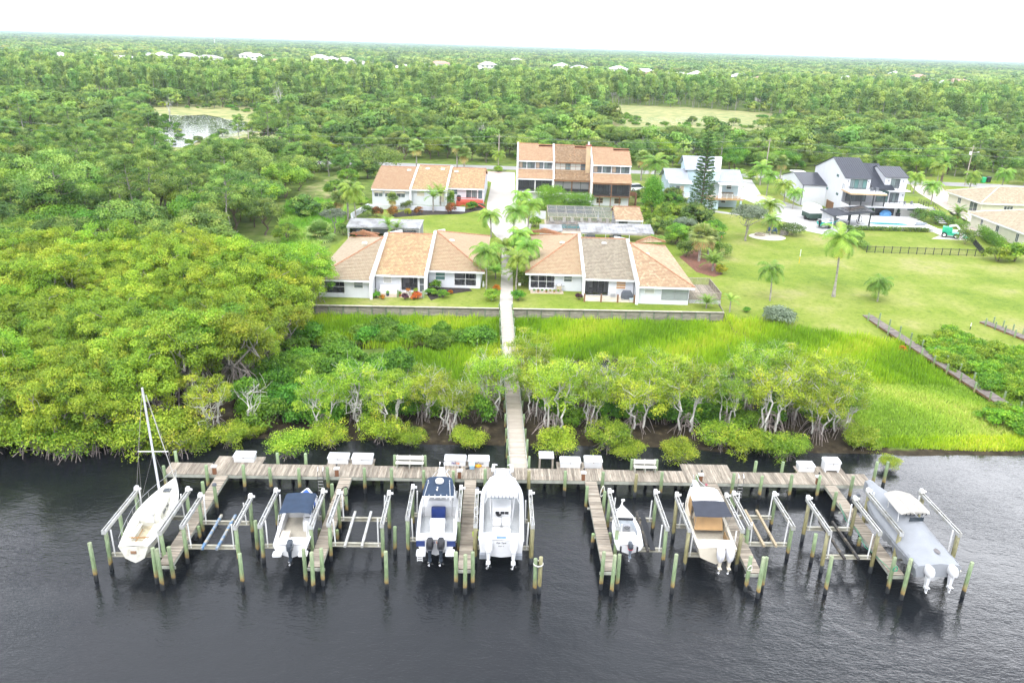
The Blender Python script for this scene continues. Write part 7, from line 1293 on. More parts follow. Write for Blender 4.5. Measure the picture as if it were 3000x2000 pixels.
# ---- modern white house
def modern_house():
    t = thing('modern_house', 'modern white house with dark standing seam roofs, balcony and glass', 'house'); W = mat('modern_white', (0.62, 0.63, 0.66), 0.8, 0.03, 0.6)
    def gable(x0, x1, y0, yr, yb, ev, rz_, evb=None):
        evb = evb or ev; b = MB(); b.prism([(0, 0)]*0 or [(x0, y0), (x1, y0), (x1, yb), (x0, yb)], 1.3, min(ev, evb)-0.05)
        for x in (x0, x1-0.2): b.add([(x+dx, y, z) for dx in (0, 0.2) for y, z in ((y0, min(ev, evb)-0.06), (y0, ev-0.05), (yr, rz_-0.06), (yb, evb-0.05), (yb, min(ev, evb)-0.06))], [(0, 1, 2, 3, 4), (9, 8, 7, 6, 5), (0, 5, 6, 1), (1, 6, 7, 2), (2, 7, 8, 3), (3, 8, 9, 4)])
        if abs(ev-evb) > 0.1: b.bx(x0+0.2, x1-0.2, y0, y0+0.2, min(ev, evb)-0.06, ev-0.05)
        b.build('wall', W, t); o = 0.3; sl = (rz_-ev)/(yr-y0)
        metal_roof(t, [(x0-0.15, y0-o, ev-o*sl), (x1+0.15, y0-o, ev-o*sl), (x1+0.15, yr, rz_), (x0-0.15, yr, rz_)], DARKM, int((x1-x0)/0.42), 0.05, 0.1); metal_roof(t, [(x1+0.15, yb+o, evb), (x0-0.15, yb+o, evb), (x0-0.15, yr, rz_), (x1+0.15, yr, rz_)], DARKM, 6, 0.05, 0.1)
    gable(63.1, 69.0, 177.4, 184.4, 191.5, 6.1, 7.8); b = MB(); b.tube([(63.2, 177.3, 6.0), (63.2, 177.3, 1.5)], 0.06, 6); b.build('downspout', DARKM, t)
    gable(68.4, 73.7, 168.0, 176.0, 186.0, 9.25, 12.35, 9.0); gable(76.8, 81.4, 168.2, 173.2, 182.0, 9.6, 11.1, 8.5)
    b = MB(); b.bx(73.7, 76.8, 168.2, 184, 1.3, 7.0); b.build('wall', W, t); metal_roof(t, [(73.9, 166.4, 7.15), (78.3, 166.4, 7.15), (78.3, 176.2, 11.25), (73.9, 176.2, 11.25)], DARKM, 10, 0.05, 0.1); b = MB(); b.add([(78.1, 168.2, 7.0), (78.1, 176.2, 11.1), (78.1, 176.2, 7.0), (78.3, 168.2, 7.0), (78.3, 176.2, 11.1), (78.3, 176.2, 7.0)], [(0, 1, 2), (5, 4, 3), (0, 3, 4, 1), (1, 4, 5, 2)]); b.build('wall', W, t)
    b = MB(); b.bx(68.2, 84.2, 165.6, 168.0, 1.3, 4.05); b.build('lower_wall', mat('travertine', (0.66, 0.65, 0.62), 0.7, 0.06, 1.2), t); b = MB(); b.bx(68.2, 84.6, 163.6, 168.05, 4.06, 4.22); b.build('terrace_slab', TRIM, t); b = MB(); b.bx(68.2, 84.4, 163.8, 165.59, 3.8, 4.05); b.build('terrace_beam', W, t)
    b = MB(); b.bx(68.0, 75.3, 162.9, 168.0, 6.55, 6.85); b.build('balcony_floor', TRIM, t); b = MB(); b.bx(67.96, 75.34, 162.84, 162.9, 6.5, 6.82); b.bx(67.9, 67.98, 162.9, 168, 6.5, 6.82); b.build('timber_fascia', mat('light_timber', (0.55, 0.38, 0.22), 0.6), t)
    for x in (68.2, 70.4, 72.8, 75.1): b = MB(); b.bx(x-0.1, x+0.1, 163.1, 163.3, 4.22, 6.5); b.build('balcony_post', FRD, t)
    for xa, xb in ((68.3, 70.3), (70.5, 72.7), (72.9, 75.0)): b = MB(); b.add([(xa, 163.2, 4.25), (xb, 163.2, 4.25), (xb, 163.2, 6.5), (xa, 163.2, 6.5)], [(0, 1, 2, 3)]); b.build('screen', SCREEN, t)
    b = MB(); b.add([(68.2, 163.3, 4.25), (68.2, 167.9, 4.25), (68.2, 167.9, 6.5), (68.2, 163.3, 6.5)], [(0, 1, 2, 3)]); b.build('screen', SCREEN, t)
    win(t, 69.0, 73.3, 4.3, 6.4, 167.99, 4, 1, FRD, [PANE, PANE_G], name='sliding_door'); win(t, 69.5, 73.0, 6.9, 8.9, 168.0, 4, 1, FRD, [PANE_G, PANE_T], name='sliding_door'); win(t, 75.5, 78.0, 4.3, 6.8, 168.19, 2, 1, FRD, [PANE_T]); win(t, 78.3, 80.2, 4.3, 6.3, 168.2, 3, 1, FRD, [PANE, PANE_G], name='sliding_door'); win(t, 78.0, 79.9, 7.3, 9.2, 168.2, 2, 1, FRD, [PANE_G, PANE], name='sliding_door')
    for xa in (73.0, 81.3, 83.0): win(t, xa, xa+1.3, 3.2, 3.65, 165.6, 1, 1, FRD, PANE_T)
    b = MB(); b.bx(74.6, 78.6, 165.56, 165.59, 1.5, 3.75); b.build('opening_shade_panel', mat('store_shade', (0.05, 0.05, 0.055), 0.8), t)  # flat dark panel on the wall, its colour standing in for shade inside the opening
    for y, z in ((172.2, 8.7), (177.0, 5.2), (171.0, 5.0)): b = MB(); b.bx(68.32, 68.4, y-0.55, y+0.55, z, z+0.5); b.build('side_window', PANE_T, t)
    b = MB(); b.bx(68.3, 68.395, 172.0, 176.0, 1.4, 3.2); b.build('garage_door', WOODB, t)
    def glass_rail(p, q, z, n):
        b = MB(); b.bar((p[0], p[1], z+1.02), (q[0], q[1], z+1.02), 0.05)
        for k in range(n+1): f = k/n; x, y = p[0]+(q[0]-p[0])*f, p[1]+(q[1]-p[1])*f; b.bx(x-0.025, x+0.025, y-0.025, y+0.025, z, z+1.0)
        for h_ in (0.25, 0.5, 0.75): b.bar((p[0], p[1], z+h_), (q[0], q[1], z+h_), 0.015)
        b.build('railing', FRD, t)
    glass_rail((68.05, 163.0), (75.2, 163.0), 6.85, 9); glass_rail((68.05, 163.0), (68.05, 167.9), 6.85, 5); glass_rail((75.4, 163.7), (84.5, 163.7), 4.22, 9); glass_rail((78.0, 166.6), (81.6, 166.6), 7.0, 4); glass_rail((84.5, 163.7), (84.5, 168), 4.22, 4)
    b = MB(); b.bx(76.9, 81.7, 166.5, 168.19, 6.85, 7.0); b.build('balcony_floor', TRIM, t)
    for k in range(9): b = MB(); b.bx(84.7, 86.0, 164.2-0.75*k, 164.9-0.75*k, 4.05-0.24*k, 4.15-0.24*k); b.build('stair_tread', CONC_D, t)
    b = MB(); b.bar((86.05, 164.8, 5.1), (86.05, 158.0, 2.9), 0.06); b.bar((86.05, 164.8, 4.1), (86.05, 158.0, 1.9), 0.12, 0.25)
    for k in range(8): y = 164.8-0.95*k; b.bar((86.05, y, 4.1-0.31*k), (86.05, y, 5.1-0.31*k), 0.04)
    b.build('stair_rail', FRD, t)
    for x, y, z in ((69.1, 168, 8.3), (73.3, 168, 8.3), (77.5, 168.2, 8.6), (80.6, 168.2, 8.6), (81.0, 168.2, 5.7)): b = MB(); b.bx(x-0.07, x+0.07, y-0.12, y-0.001, z, z+0.3); b.build('wall_lamp', FRD, t)
    for k, (x, y, z) in enumerate(((72.6, 164.2, 6.85), (73.8, 164.4, 6.85), (80.3, 164.8, 4.22), (81.8, 165.0, 4.22))):
        c = thing('patio_chair', 'dark patio chair on the %s of the modern white house' % ('upper balcony' if z > 5 else 'terrace'), 'chair', (x, y, z), rnd.uniform(-0.5, 0.5), 'patio chairs of the modern house'); b = MB(); b.bx(-0.3, 0.3, -0.3, 0.3, 0.32, 0.42); b.build('seat', GREYP, c); b = MB(); b.bx(-0.3, 0.3, 0.25, 0.33, 0.42, 0.95); b.build('backrest', GREYP, c)
        for sx in (-0.26, 0.26):
            for sy in (-0.26, 0.26): b = MB(); b.bx(sx-0.02, sx+0.02, sy-0.02, sy+0.02, 0, 0.32); b.build('leg', BLACK, c)
    # pool terrace
    p = thing('pool_terrace', 'raised white pool terrace in front of the modern house', 'terrace'); b = MB(); b.bx(65.5, 82.0, 153.0, 165.59, 1.2, 2.0); b.build('slab', mat('terrace_white', (0.72, 0.72, 0.71), 0.7, 0.05, 0.8), p); b = MB(); b.bx(65.4, 80.8, 152.8, 153.0, 1.2, 2.02); b.build('retaining_wall', mat('block_wall', (0.52, 0.52, 0.53), 0.8, 0.1, 1.5), p)
    pts = [(69.8+7.8*(0.5-0.5*math.cos(a))+0*a, 156.5+(1.75+0.35*math.cos(2*a))*math.sin(a)-0.1*7.8*(0.5-0.5*math.cos(a))*0.12) for a in [2*math.pi*k/28 for k in range(28)]]
    b = MB(); b.prism(pts, 2.0, 2.012); struct(b.build('pool_water', MATS['pool_water'])); b = MB(); b.tube([(x, y, 2.0) for x, y in pts+[pts[0]]], 0.12, 4); b.build('coping', PVC, p)
    for k, (x, y) in enumerate(((79.6, 156.0), (80.6, 157.4))): b = MB(); b.bx(x-0.9, x+0.9, y-0.35, y+0.35, 2.02, 2.3); c = b.build('pool_lounger', mat('grey_wicker', (0.24, 0.27, 0.29), 0.8)); tag(c, 'low grey lounger on the pool terrace of the modern house', 'lounger', 'grey loungers on the modern terrace')
    for x in (74.0, 79.3): b = MB(); b.box((x, 165.1, 2.35), (0.6, 0.6, 0.7), taper=1.2); c = thing('planter', 'tall black planter beside the store opening on the pool terrace', 'planter', (0, 0, 0), 0, 'black terrace planters'); b.build('pot', BLACK, c); b = MB(); b.lathe((x, 165.1, 2.7), [(0.25, 0), (0.34, 0.4), (0.2, 0.8), (0.02, 1.0)], 8); b.build('plant', mat('dark_plant', (0.03, 0.06, 0.03), 0.8), c)
    b = MB(); b.lathe((76.6, 164.9, 2.0), [(0.9, 0), (1.0, 0.5), (0.7, 1.0), (0.3, 1.25), (0.02, 1.3)], 9, 1.3, 0.5); tag(b.build('covered_gear', mat('blue_tarp', (0.10, 0.28, 0.55), 0.7, 0.2, 3, bump=0.4), None, True), 'heap of gear under a blue tarpaulin in the store opening', 'tarpaulin')
    # pavilion
    v = thing('pavilion', 'open pavilion with dark sloping roof and solar panels by the pool', 'pavilion'); A, B_, C_, D_ = (60.9, 152.3, 4.05), (68.9, 152.6, 5.0), (69.4, 159.2, 5.0), (60.7, 159.0, 4.05)
    metal_roof(v, [A, D_, C_, B_], DARKM, 12, 0.05, 0.14); sl = mat('solar_panel', (0.012, 0.014, 0.022), 0.15, 0.2, 1.0, spec=0.7)
    for i in range(5):
        for j in range(2):
            def pt(f, g_): return tuple(np.array(A)+(np.array(B_)-np.array(A))*f+(np.array(D_)-np.array(A))*g_+np.array([0, 0, 0.1]))
            f0, f1, g0, g1 = 0.36+0.125*i, 0.475+0.125*i, 0.12+0.4*j, 0.49+0.4*j; b = MB(); b.slab([pt(f0, g0), pt(f1, g0), pt(f1, g1), pt(f0, g1)], 0.04); b.build('solar_panel', sl, v)
    b = MB(); b.bx(61.2, 61.4, 153.0, 158.6, 1.4, 3.9); b.bx(61.4, 64.0, 158.4, 158.6, 1.4, 4.2); b.build('wall', W, v)
    for x, y in ((64.4, 152.9), (68.4, 153.2), (68.6, 158.6), (66.5, 158.6)): b = MB(); b.bx(x-0.11, x+0.11, y-0.11, y+0.11, 1.4, 4.3+0.1*(x-63)); b.build('post', FRD, v)
    c = thing('egg_chair', 'hanging egg chair under the pavilion roof', 'chair', (66.9, 154.6, 2.02)); b = MB(); n = 14; b.tube([(0.1+0.5*math.cos(2*math.pi*k/n), 0, 1.0+0.75*math.sin(2*math.pi*k/n)) for k in range(n+1)], 0.06, 6); b.build('frame', BLACK, c); b = MB(); b.lathe((0.15, 0, 0.35), [(0.05, 0), (0.4, 0.1), (0.42, 0.3)], 10); b.build('cushion', PVC, c)
modern_house()
# ---- beige houses at the right edge
def hip_house(lab, x0, x1, y0, y1, ev, rz_, key, wm, wins):
    t = thing('beige_house', lab, 'house'); b = MB(); b.bx(x0, x1, y0, y1, 1.3, ev-0.05); b.build('wall', wm, t); o = 0.6; a = (y1-y0)/2; yc = (y0+y1)/2; X0, X1, Y0, Y1 = x0-o, x1+o, y0-o, y1+o; r0, r1 = (x0+a, yc, rz_), (x1-a, yc, rz_)
    tiled_slope(t, [(X0, Y0, ev), (X1, Y0, ev), r1, r0], key, 0.4, 0.42); tiled_slope(t, [(X0, Y1, ev), (X0, Y0, ev), r0], key, 0.4, 0.42); tiled_slope(t, [(X1, Y1, ev), (X0, Y1, ev), r0, r1], key, 0.5, 0.5)
    cm = mat('cap_cream', (0.68, 0.60, 0.50), 0.75); cap_line(t, (X0, Y0, ev), r0, 0.16, cm); cap_line(t, (X0, Y1, ev), r0, 0.16, cm); cap_line(t, r0, r1, 0.16, cm); b = MB(); b.bx(X0-0.05, X0, Y0, Y1, ev-0.3, ev); b.bx(X0, X1, Y0-0.05, Y0, ev-0.3, ev); b.build('fascia', TRIM, t)
    for side, c, z0, z1, w in wins:
        if side == 'x': b = MB(); b.bx(x0-0.06, x0-0.001, c-w/2, c+w/2, z0, z1); f = b.build('window', FRW, t); b = MB(); b.bx(x0-0.075, x0-0.061, c-w/2+0.07, c+w/2-0.07, z0+0.07, z1-0.07); b.build('pane', PANE, f); b = MB(); b.bx(x0-0.09, x0-0.076, c-0.03, c+0.03, z0, z1); b.build('mullion', FRW, f)
        else: win(t, c-w/2, c+w/2, z0, z1, y0, 3, 1)
    return t
hip_house('cream house with pale tiled hip roof at the right edge', 91.4, 112, 141.0, 159.5, 4.2, 7.0, 'beige', WALLC, [('x', 143.5, 2.0, 3.6, 0.9), ('x', 150.0, 2.4, 3.7, 1.0), ('x', 155.5, 2.4, 3.7, 0.7), ('y', 96.0, 1.9, 3.8, 3.0)])
hip_house('cream house wing with pale tiled hip roof behind the date palm', 100.2, 120, 172.0, 186.0, 4.2, 6.7, 'beige', WALLC, [('x', 175.0, 1.7, 3.8, 3.0), ('x', 181.0, 2.4, 3.6, 1.4), ('y', 106, 2.0, 3.6, 2.0)])
# ================================================================ bulkheads, paths, roads, yard things
def sheet(name, pts, m, z=None, t=0.05, lift=0.012):
    b = MB(); zz = (Z_LAND if z is None else z)+lift; b.prism([(p[0], p[1]) for p in pts], zz-t, zz); return struct(b.build(name, m))
def bulkhead(lab, x0, x1, n, ret=None):
    t = thing('bulkhead', lab, 'retaining wall'); bm_ = mat('bulkhead_board', (0.34, 0.31, 0.26), 0.9, 0.3, 1.6, col2=(0.20, 0.18, 0.15), stretch=(1, 1, 4), bump=0.3, rand=0.15); pm = mat('bulkhead_post', (0.20, 0.24, 0.17), 0.9, 0.2, 2.0, rand=0.15)
    for k in range(n):
        xa, xb = x0+(x1-x0)*k/n, x0+(x1-x0)*(k+1)/n; ya, yb = bulk_y(xa)-0.02, bulk_y(xb)-0.02
        for r_ in range(3): b = MB(); b.bar((xa+0.01, ya, 0.42+0.34*r_), (xb-0.01, yb, 0.42+0.34*r_), 0.06, 0.325); b.build('board', bm_, t)
        b = MB(); b.bx(xa-0.08, xa+0.08, ya-0.2, ya-0.04, -0.2, 1.32); b.build('post', pm, t)
        b = MB(); b.bar((xa+0.004, ya-0.06, 1.47), (xb-0.004, yb-0.06, 1.47), 0.36, 0.06); b.build('cap_board', mat('cap_board', (0.47, 0.43, 0.36), 0.85, 0.15, 2.0, rand=0.12), t)
    if ret:
        b = MB(); b.bar((x1, bulk_y(x1), 1.0), (x1+0.1, bulk_y(x1)+ret, 1.2), 0.08, 1.0); b.build('return_wall', bm_, t)
bulkhead('grey timber bulkhead below the left lawn', -26.9, -1.75, 14); bulkhead('grey timber bulkhead below the right lawn', 0.0, 27.25, 15, 3.2)
# concrete walk and drive
walk = [(-1.75, 97.3), (-0.05, 97.4), (-0.1, 106), (-0.3, 118), (-0.6, 128), (1.4, 138), (2.6, 143), (3.2, 150), (0.2, 160), (-0.2, 172), (-0.6, 212), (-6.2, 212), (-6.2, 168), (-5.6, 150), (-4.4, 142), (-2.6, 134), (-2.0, 120), (-1.8, 106)]
sheet('concrete_path', walk, CONC)
sheet('forecourt_pavement', [(-6.4, 196), (-0.7, 196), (-0.7, 213), (-16, 214), (-10, 203)], PAVER, lift=0.02)
ASPH = mat('old_asphalt', (0.30, 0.295, 0.285), 0.9, 0.1, 0.4, bump=0.1, bscale=15)
sheet('road', [(-400, 214), (-6, 217.5), (60, 217.5), (125, 212), (400, 196), (400, 203), (125, 219), (60, 224), (-6, 224), (-400, 220)], ASPH, lift=0.006)
sheet('driveway_path', [(50, 213), (62, 213), (58, 190), (62.5, 176), (68.2, 170), (68, 158), (63, 150), (58, 147), (55.5, 150), (54, 158), (49, 162.5), (43, 165), (40, 167.5), (41.5, 168.5), (44.6, 166.2), (52, 165.2), (54, 172), (50, 195)], CONC_D)
sheet('driveway_path.001', [(88.5, 150), (92, 152), (93, 162), (96, 178), (100, 200), (104, 213), (112, 213), (106, 196), (99, 176), (97, 166), (90.5, 161), (87.5, 152)], mat('paver_drive', (0.50, 0.43, 0.38), 0.85, 0.08, 0.8))
sheet('concrete_pavement', [(77.5, 146.6), (84.5, 146.2), (88, 152), (88, 156), (80.8, 156), (80.8, 150)], CONC)
def mulch(name, px, m=None): sheet(name, [D(*p) for p in px], m or mat('mulch', (0.045, 0.035, 0.03), 0.95, 0.3, 4, bump=0.6), lift=0.015)
mulch('mulch_ground', [(1560, 590), (1600, 570), (1640, 600), (1660, 630), (1640, 636), (1600, 625)], mat('red_mulch', (0.22, 0.10, 0.065), 0.95, 0.25, 4, bump=0.6))
mulch('mulch_ground', [(905, 490), (940, 482), (1000, 480), (1060, 482), (1115, 472), (1116, 480), (1060, 492), (980, 494), (900, 500)])
mulch('mulch_ground', [(975, 668), (1010, 660), (1070, 656), (1085, 668), (1030, 676), (990, 690)])
# patios
sheet('patio_pavement', [(-18.3, 100.0), (-11.9, 100.1), (-11.9, 102.39), (-18.3, 102.39)], mat('patio_tile', (0.48, 0.40, 0.30), 0.8, 0.1, 1.2), t=0.25, lift=0.05)
sheet('patio_pavement', [(9.4, 101.0), (16.1, 101.0), (16.1, 103.59), (9.4, 103.59)], mat('patio_pale', (0.58, 0.52, 0.40), 0.8, 0.15, 1.2, col2=(0.38, 0.33, 0.25)), t=0.25, lift=0.05)
sheet('patio_pavement', [(2.3, 103.7), (6.8, 103.9), (6.8, 105.38), (2.3, 105.38)], MATS['patio_tile'], t=0.25, lift=0.1)
circle = [(D(1762, 544)[0]+3.3*math.cos(a)*1.0, D(1762, 544)[1]+2.9*math.sin(a)) for a in [2*math.pi*k/30 for k in range(30)]]
sheet('patio_pavement', circle, mat('sand_paver', (0.60, 0.55, 0.47), 0.85, 0.1, 1.0), lift=0.03)
# wooden deck beside the right triplex
def side_deck():
    t = thing('wooden_deck', 'grey wooden deck with slatted railing at the end of the right triplex', 'deck'); x0, x1, y0, y1, z = 23.4, 27.6, 101.6, 108.8, 2.0; b = MB(); b.bx(-0.07, 0.07, 0, y1-y0, -0.04, 0); pm = b.mesh('plank', WOOD); n = 27
    for k in range(n): obj('plank', pm, t, (x0+(x1-x0)*(k+0.5)/n, y0, z+rnd.uniform(-0.003, 0.003)))
    for (xa, ya, xb, yb) in ((x0, y0, x1, y0), (x1, y0, x1, y1), (x0, y1, x1, y1)):
        b = MB(); b.bar((xa, ya, z+0.95), (xb, yb, z+0.95), 0.12, 0.05); L_ = math.hypot(xb-xa, yb-ya); m_ = int(L_/0.16)
        for k in range(m_): f = (k+0.5)/m_; x, y = xa+(xb-xa)*f, ya+(yb-ya)*f; b.bx(x-0.03, x+0.03, y-0.03, y+0.03, z, z+0.93)
        b.build('railing', WOOD, t)
    b = MB(); b.bx(x0, x1, y0-0.03, y0, 1.2, z-0.05); b.bx(x1, x1+0.03, y0, y1, 1.2, z-0.05); b.build('lattice_skirt', mat('lattice', (0.55, 0.55, 0.54), 0.8, 0.3, 9), t)
side_deck()
# the two garden walkways on the right bank
def garden_walk(lab, p0, p1, w, z0, z1, npost, n):
    a = np.array(p0); b_ = np.array(p1); L_ = float(np.linalg.norm(b_-a)); rz = math.atan2(b_[1]-a[1], b_[0]-a[0])-math.pi/2; t = thing('plank_walkway', lab, 'boardwalk', (a[0], a[1], 0), rz); q = L_/n; mb = MB(); mb.bx(-w/2, w/2, -q/2+0.012, q/2-0.012, -0.04, 0); pm = mb.mesh('plank', mat('dark_plank', (0.22, 0.19, 0.17), 0.9, 0.2, 2.0, rand=0.25, col2=(0.12, 0.10, 0.09)))
    for k in range(n): f = (k+0.5)/n; obj('plank', pm, t, (0, L_*f, z0+(z1-z0)*f))
    for s in (-1, 1):
        mb = MB(); mb.bar((s*w*0.45, 0, z0-0.14), (s*w*0.45, L_, z1-0.14), 0.06, 0.2); mb.build('stringer', WOODB, t)
        for k in range(npost): f = (k+0.3)/npost; mb = MB(); mb.tube([(s*(w/2+0.1), L_*f, -0.8), (s*(w/2+0.1), L_*f, z0+(z1-z0)*f+0.75)], 0.1, 8); mb.tube([(s*(w/2+0.1), L_*f, z0+(z1-z0)*f+0.755), (s*(w/2+0.1), L_*f, z0+(z1-z0)*f+0.8)], 0.105, 8); mb.build('post', PILE_M[0], t, True)
def W2(px, py, z): x, y, _ = D(px, py, z); return (x, y)
garden_walk('dark plank walkway with posts running down to the right bank', W2(2420, 1000, 0.7), W2(1992, 722, 1.35), 1.35, 0.7, 1.3, 14, 190)
garden_walk('short plank walkway with posts at the right edge of the lawn', W2(2395, 790, 0.9), W2(2258, 736, 1.35), 1.35, 0.9, 1.3, 6, 60)
# black garden fence
def fence(lab, pts, h=1.15):
    t = thing('garden_fence', lab, 'fence')
    for (a, c) in zip(pts, pts[1:]):
        L_ = math.hypot(c[0]-a[0], c[1]-a[1]); n = max(1, round(L_/1.45))
        for k in range(n):
            f0, f1 = k/n, (k+1)/n; xa, ya, xb, yb = a[0]+(c[0]-a[0])*f0, a[1]+(c[1]-a[1])*f0, a[0]+(c[0]-a[0])*f1, a[1]+(c[1]-a[1])*f1; za, zb = hgt(xa, ya), hgt(xb, yb); b = MB(); b.bx(xa-0.05, xa+0.05, ya-0.05, ya+0.05, za-0.2, za+h+0.08); b.build('post', FRD, t); b = MB()
            for z in (0.12, h-0.12, h-0.01): b.bar((xa, ya, za+z), (xb, yb, zb+z), 0.035)
            for q in range(11): f = (q+0.5)/11; x, y, z = xa+(xb-xa)*f, ya+(yb-ya)*f, za+(zb-za)*f; b.bx(x-0.01, x+0.01, y-0.01, y+0.01, z+0.1, z+h)
            b.build('rail_panel', FRD, t)
fence('black metal fence across the lawn below the modern house', [D(1990, 580)[:2], D(2258, 589)[:2], (86.5, 152.0)])
# fire pit, chairs, garden things
fx, fy, _ = D(1745, 541); t = thing('fire_pit', 'round stone fire pit on the paved circle', 'fire pit', (fx, fy, Z_LAND+0.04)); st = mat('tan_stone', (0.50, 0.43, 0.33), 0.9, 0.2, 3, rand=0.2)
for lv in range(2):
    for k in range(14): a = 2*math.pi*(k+0.5*lv)/14; b = MB(); b.box((0.8*math.cos(a), 0.8*math.sin(a), 0.1+0.18*lv), (0.25, 0.33, 0.165), a); b.build('stone', st, t)
b = MB(); b.lathe((0, 0, 0.02), [(0.66, 0), (0.66, 0.05)], 12); b.build('ash_bed', BLACK, t)
for k, (px, py) in enumerate(((1766, 535), (1779, 536))):
    x, y, _ = D(px, py); c = thing('garden_chair', 'blue wooden garden chair by the fire pit, %s of the two' % ('left' if k == 0 else 'right'), 'chair', (x, y, Z_LAND+0.02), 0.15-0.3*k, 'blue chairs by the fire pit'); bl = mat('blue_paint', (0.03, 0.09, 0.26), 0.5)
    for j in range(5): b = MB(); b.slab([(-0.3+0.125*j, 0.2, 0.3), (-0.19+0.125*j, 0.2, 0.3), (-0.19+0.125*j, 0.5, 1.05-0.03*abs(j-2)), (-0.3+0.125*j, 0.5, 1.05-0.03*abs(j-2))], 0.03); b.build('back_slat', bl, c)
    b = MB(); b.slab([(-0.3, -0.35, 0.42), (0.3, -0.35, 0.42), (0.3, 0.2, 0.3), (-0.3, 0.2, 0.3)], 0.03); b.build('seat', bl, c)
    for s in (-1, 1): b = MB(); b.bx(s*0.38-0.07, s*0.38+0.07, -0.4, 0.35, 0.58, 0.61); b.build('armrest', bl, c); b = MB(); b.bx(s*0.36-0.03, s*0.36+0.03, -0.36, -0.28, 0, 0.58); b.bx(s*0.36-0.03, s*0.36+0.03, 0.24, 0.32, 0, 0.58); b.build('leg', bl, c)
x, y, _ = D(1800, 540); t = thing('stone_wall', 'low curved stone wall beside the paved circle', 'wall', (x, y, Z_LAND)); rs2 = np.random.RandomState(3)
for lv in range(5):
    for k in range(6): a = -0.5+0.22*k+0.1*(lv % 2); b = MB(); b.box((1.6*math.sin(a)*0.7, -1.6*math.cos(a)+1.2+0.1*k, 0.1+0.19*lv), (0.4, 0.45, 0.17), -a+rs2.normal()*0.1); b.build('stone', mat('grey_stone', (0.33, 0.30, 0.27), 0.9, 0.2, 3, rand=0.3), t)
x, y, _ = D(1657, 545); t = thing('bird_bath', 'white bird bath on a terracotta stem on the lawn', 'bird bath', (x, y, Z_LAND)); b = MB(); b.lathe((0, 0, 0), [(0.2, 0), (0.14, 0.1), (0.1, 0.5), (0.14, 0.7)], 10); b.build('stem', mat('terracotta', (0.50, 0.22, 0.10), 0.8), t, True); b = MB(); b.lathe((0, 0, 0.7), [(0.1, 0), (0.45, 0.1), (0.47, 0.15), (0.3, 0.12), (0.02, 0.1)], 14); b.build('basin', PVC, t, True)
for px, py, h, lab in ((1835, 605, 2.3, 'thin white marker pole with yellow base on the lawn'), (2230, 748, 0.9, 'short white topped post above the lime shrubs on the right bank')):
    x, y, _ = D(px, py); z = hgt(x, y); t = thing('marker_post', lab, 'post', (x, y, z)); b = MB(); b.tube([(0, 0, -0.2), (0, 0, h*0.5)], 0.05, 6); b.build('base', mat('yellow_paint', (0.62, 0.45, 0.03), 0.6) if h > 1 else PILE_M[0], t); b = MB(); b.tube([(0, 0, h*0.5), (0, 0, h)], 0.055, 6); b.build('top', PVC, t)
# low white garden wall before the row house
t = thing('garden_wall', 'low white garden wall along the planting bed before the row house', 'wall'); b = MB(); b.bx(-29.6, -10.2, 158.4, 158.65, 1.3, 2.35); b.build('wall_face', WALLW, t); b = MB(); b.bar((-29.6, 158.5, 1.9), (-31.0, 148.5, 1.9), 0.25, 1.1); b.bar((-31.0, 148.5, 1.9), (-28.6, 139.0, 1.9), 0.25, 1.1); b.build('side_wall', WALLW, t)
t = thing('garden_wall', 'white garden wall between the drive and the pool enclosure', 'wall'); b = MB(); b.bx(2.8, 5.8, 153.5, 153.7, 1.3, 2.9); b.build('wall_face', WALLW, t); b = MB(); b.bx(2.8, 5.8, 153.45, 153.75, 2.9, 2.98); b.build('coping', TRIM, t)
# things on the patios
def pot(x, y, lab, m=None, pl=None, s=1.0, z=Z_LAND+0.05):
    t = thing('plant_pot', lab, 'potted plant', (x, y, z)); b = MB(); b.lathe((0, 0, 0), [(0.14*s, 0), (0.22*s, 0.28*s), (0.24*s, 0.3*s), (0.18*s, 0.29*s)], 10); b.build('pot', m or mat('blue_pot', (0.05, 0.08, 0.14), 0.4), t, True); cl = [(0, 0, 0.45*s, 0.26*s, 0.2*s)]; obj('plant', crown_mesh('plant', cl, 160, 0.14, 0.08, pl or L_HEDGE, int(abs(x*31)+y)), t)
for x, y, lab, m, pl, s in ((-16.6, 100.5, 'blue pot with green plant on the left patio', None, L_HEDGE, 1.1), (-15.0, 100.4, 'terracotta pot with green plant on the left patio', mat('terracotta', (0.5, 0.22, 0.1)), L_HEDGE, 1.1), (-14.0, 101.2, 'white pot with orange flowers on the left patio', PVC, L_ORANGE, 1.5), (-13.2, 100.5, 'dark pot beside the orange croton on the left patio', None, L_VINE, 1.0), (-13.0, 101.6, 'blue pot with upright plant by the left patio door', None, L_VINE, 1.4)): pot(x, y, lab, m, pl, s)
for k in range(7): x = 2.8+0.55*k; pot(x, 104.2, 'small potted plant on the right patio edge', MATS['terracotta'] if k % 2 else PVC, (L_HEDGE, L_YELLOW, L_VINE)[k % 3], 0.65, Z_LAND+0.105)
for o in list(bpy.data.objects):
    if o.get('label') == 'small potted plant on the right patio edge': o['group'] = 'pots along the right patio edge'
t = thing('barbecue_grill', 'stainless grill on a cart beside the screened patio', 'grill', (6.2, 104.8, Z_LAND+0.1)); b = MB(); b.bx(-0.35, 0.35, -0.2, 0.2, 0.1, 0.8); b.build('cart', mat('tan_metal', (0.45, 0.38, 0.25), 0.5), t); b = MB(); b.lathe((0, 0, 0.8), [(0.36, 0), (0.34, 0.15), (0.2, 0.28), (0.02, 0.3)], 10, 1, 0.6); b.build('lid', STEEL, t, True)
for s in (-1, 1): b = MB(); b.bx(s*0.55-0.18, s*0.55+0.18, -0.2, 0.2, 0.74, 0.78); b.build('side_shelf', STEEL, t)
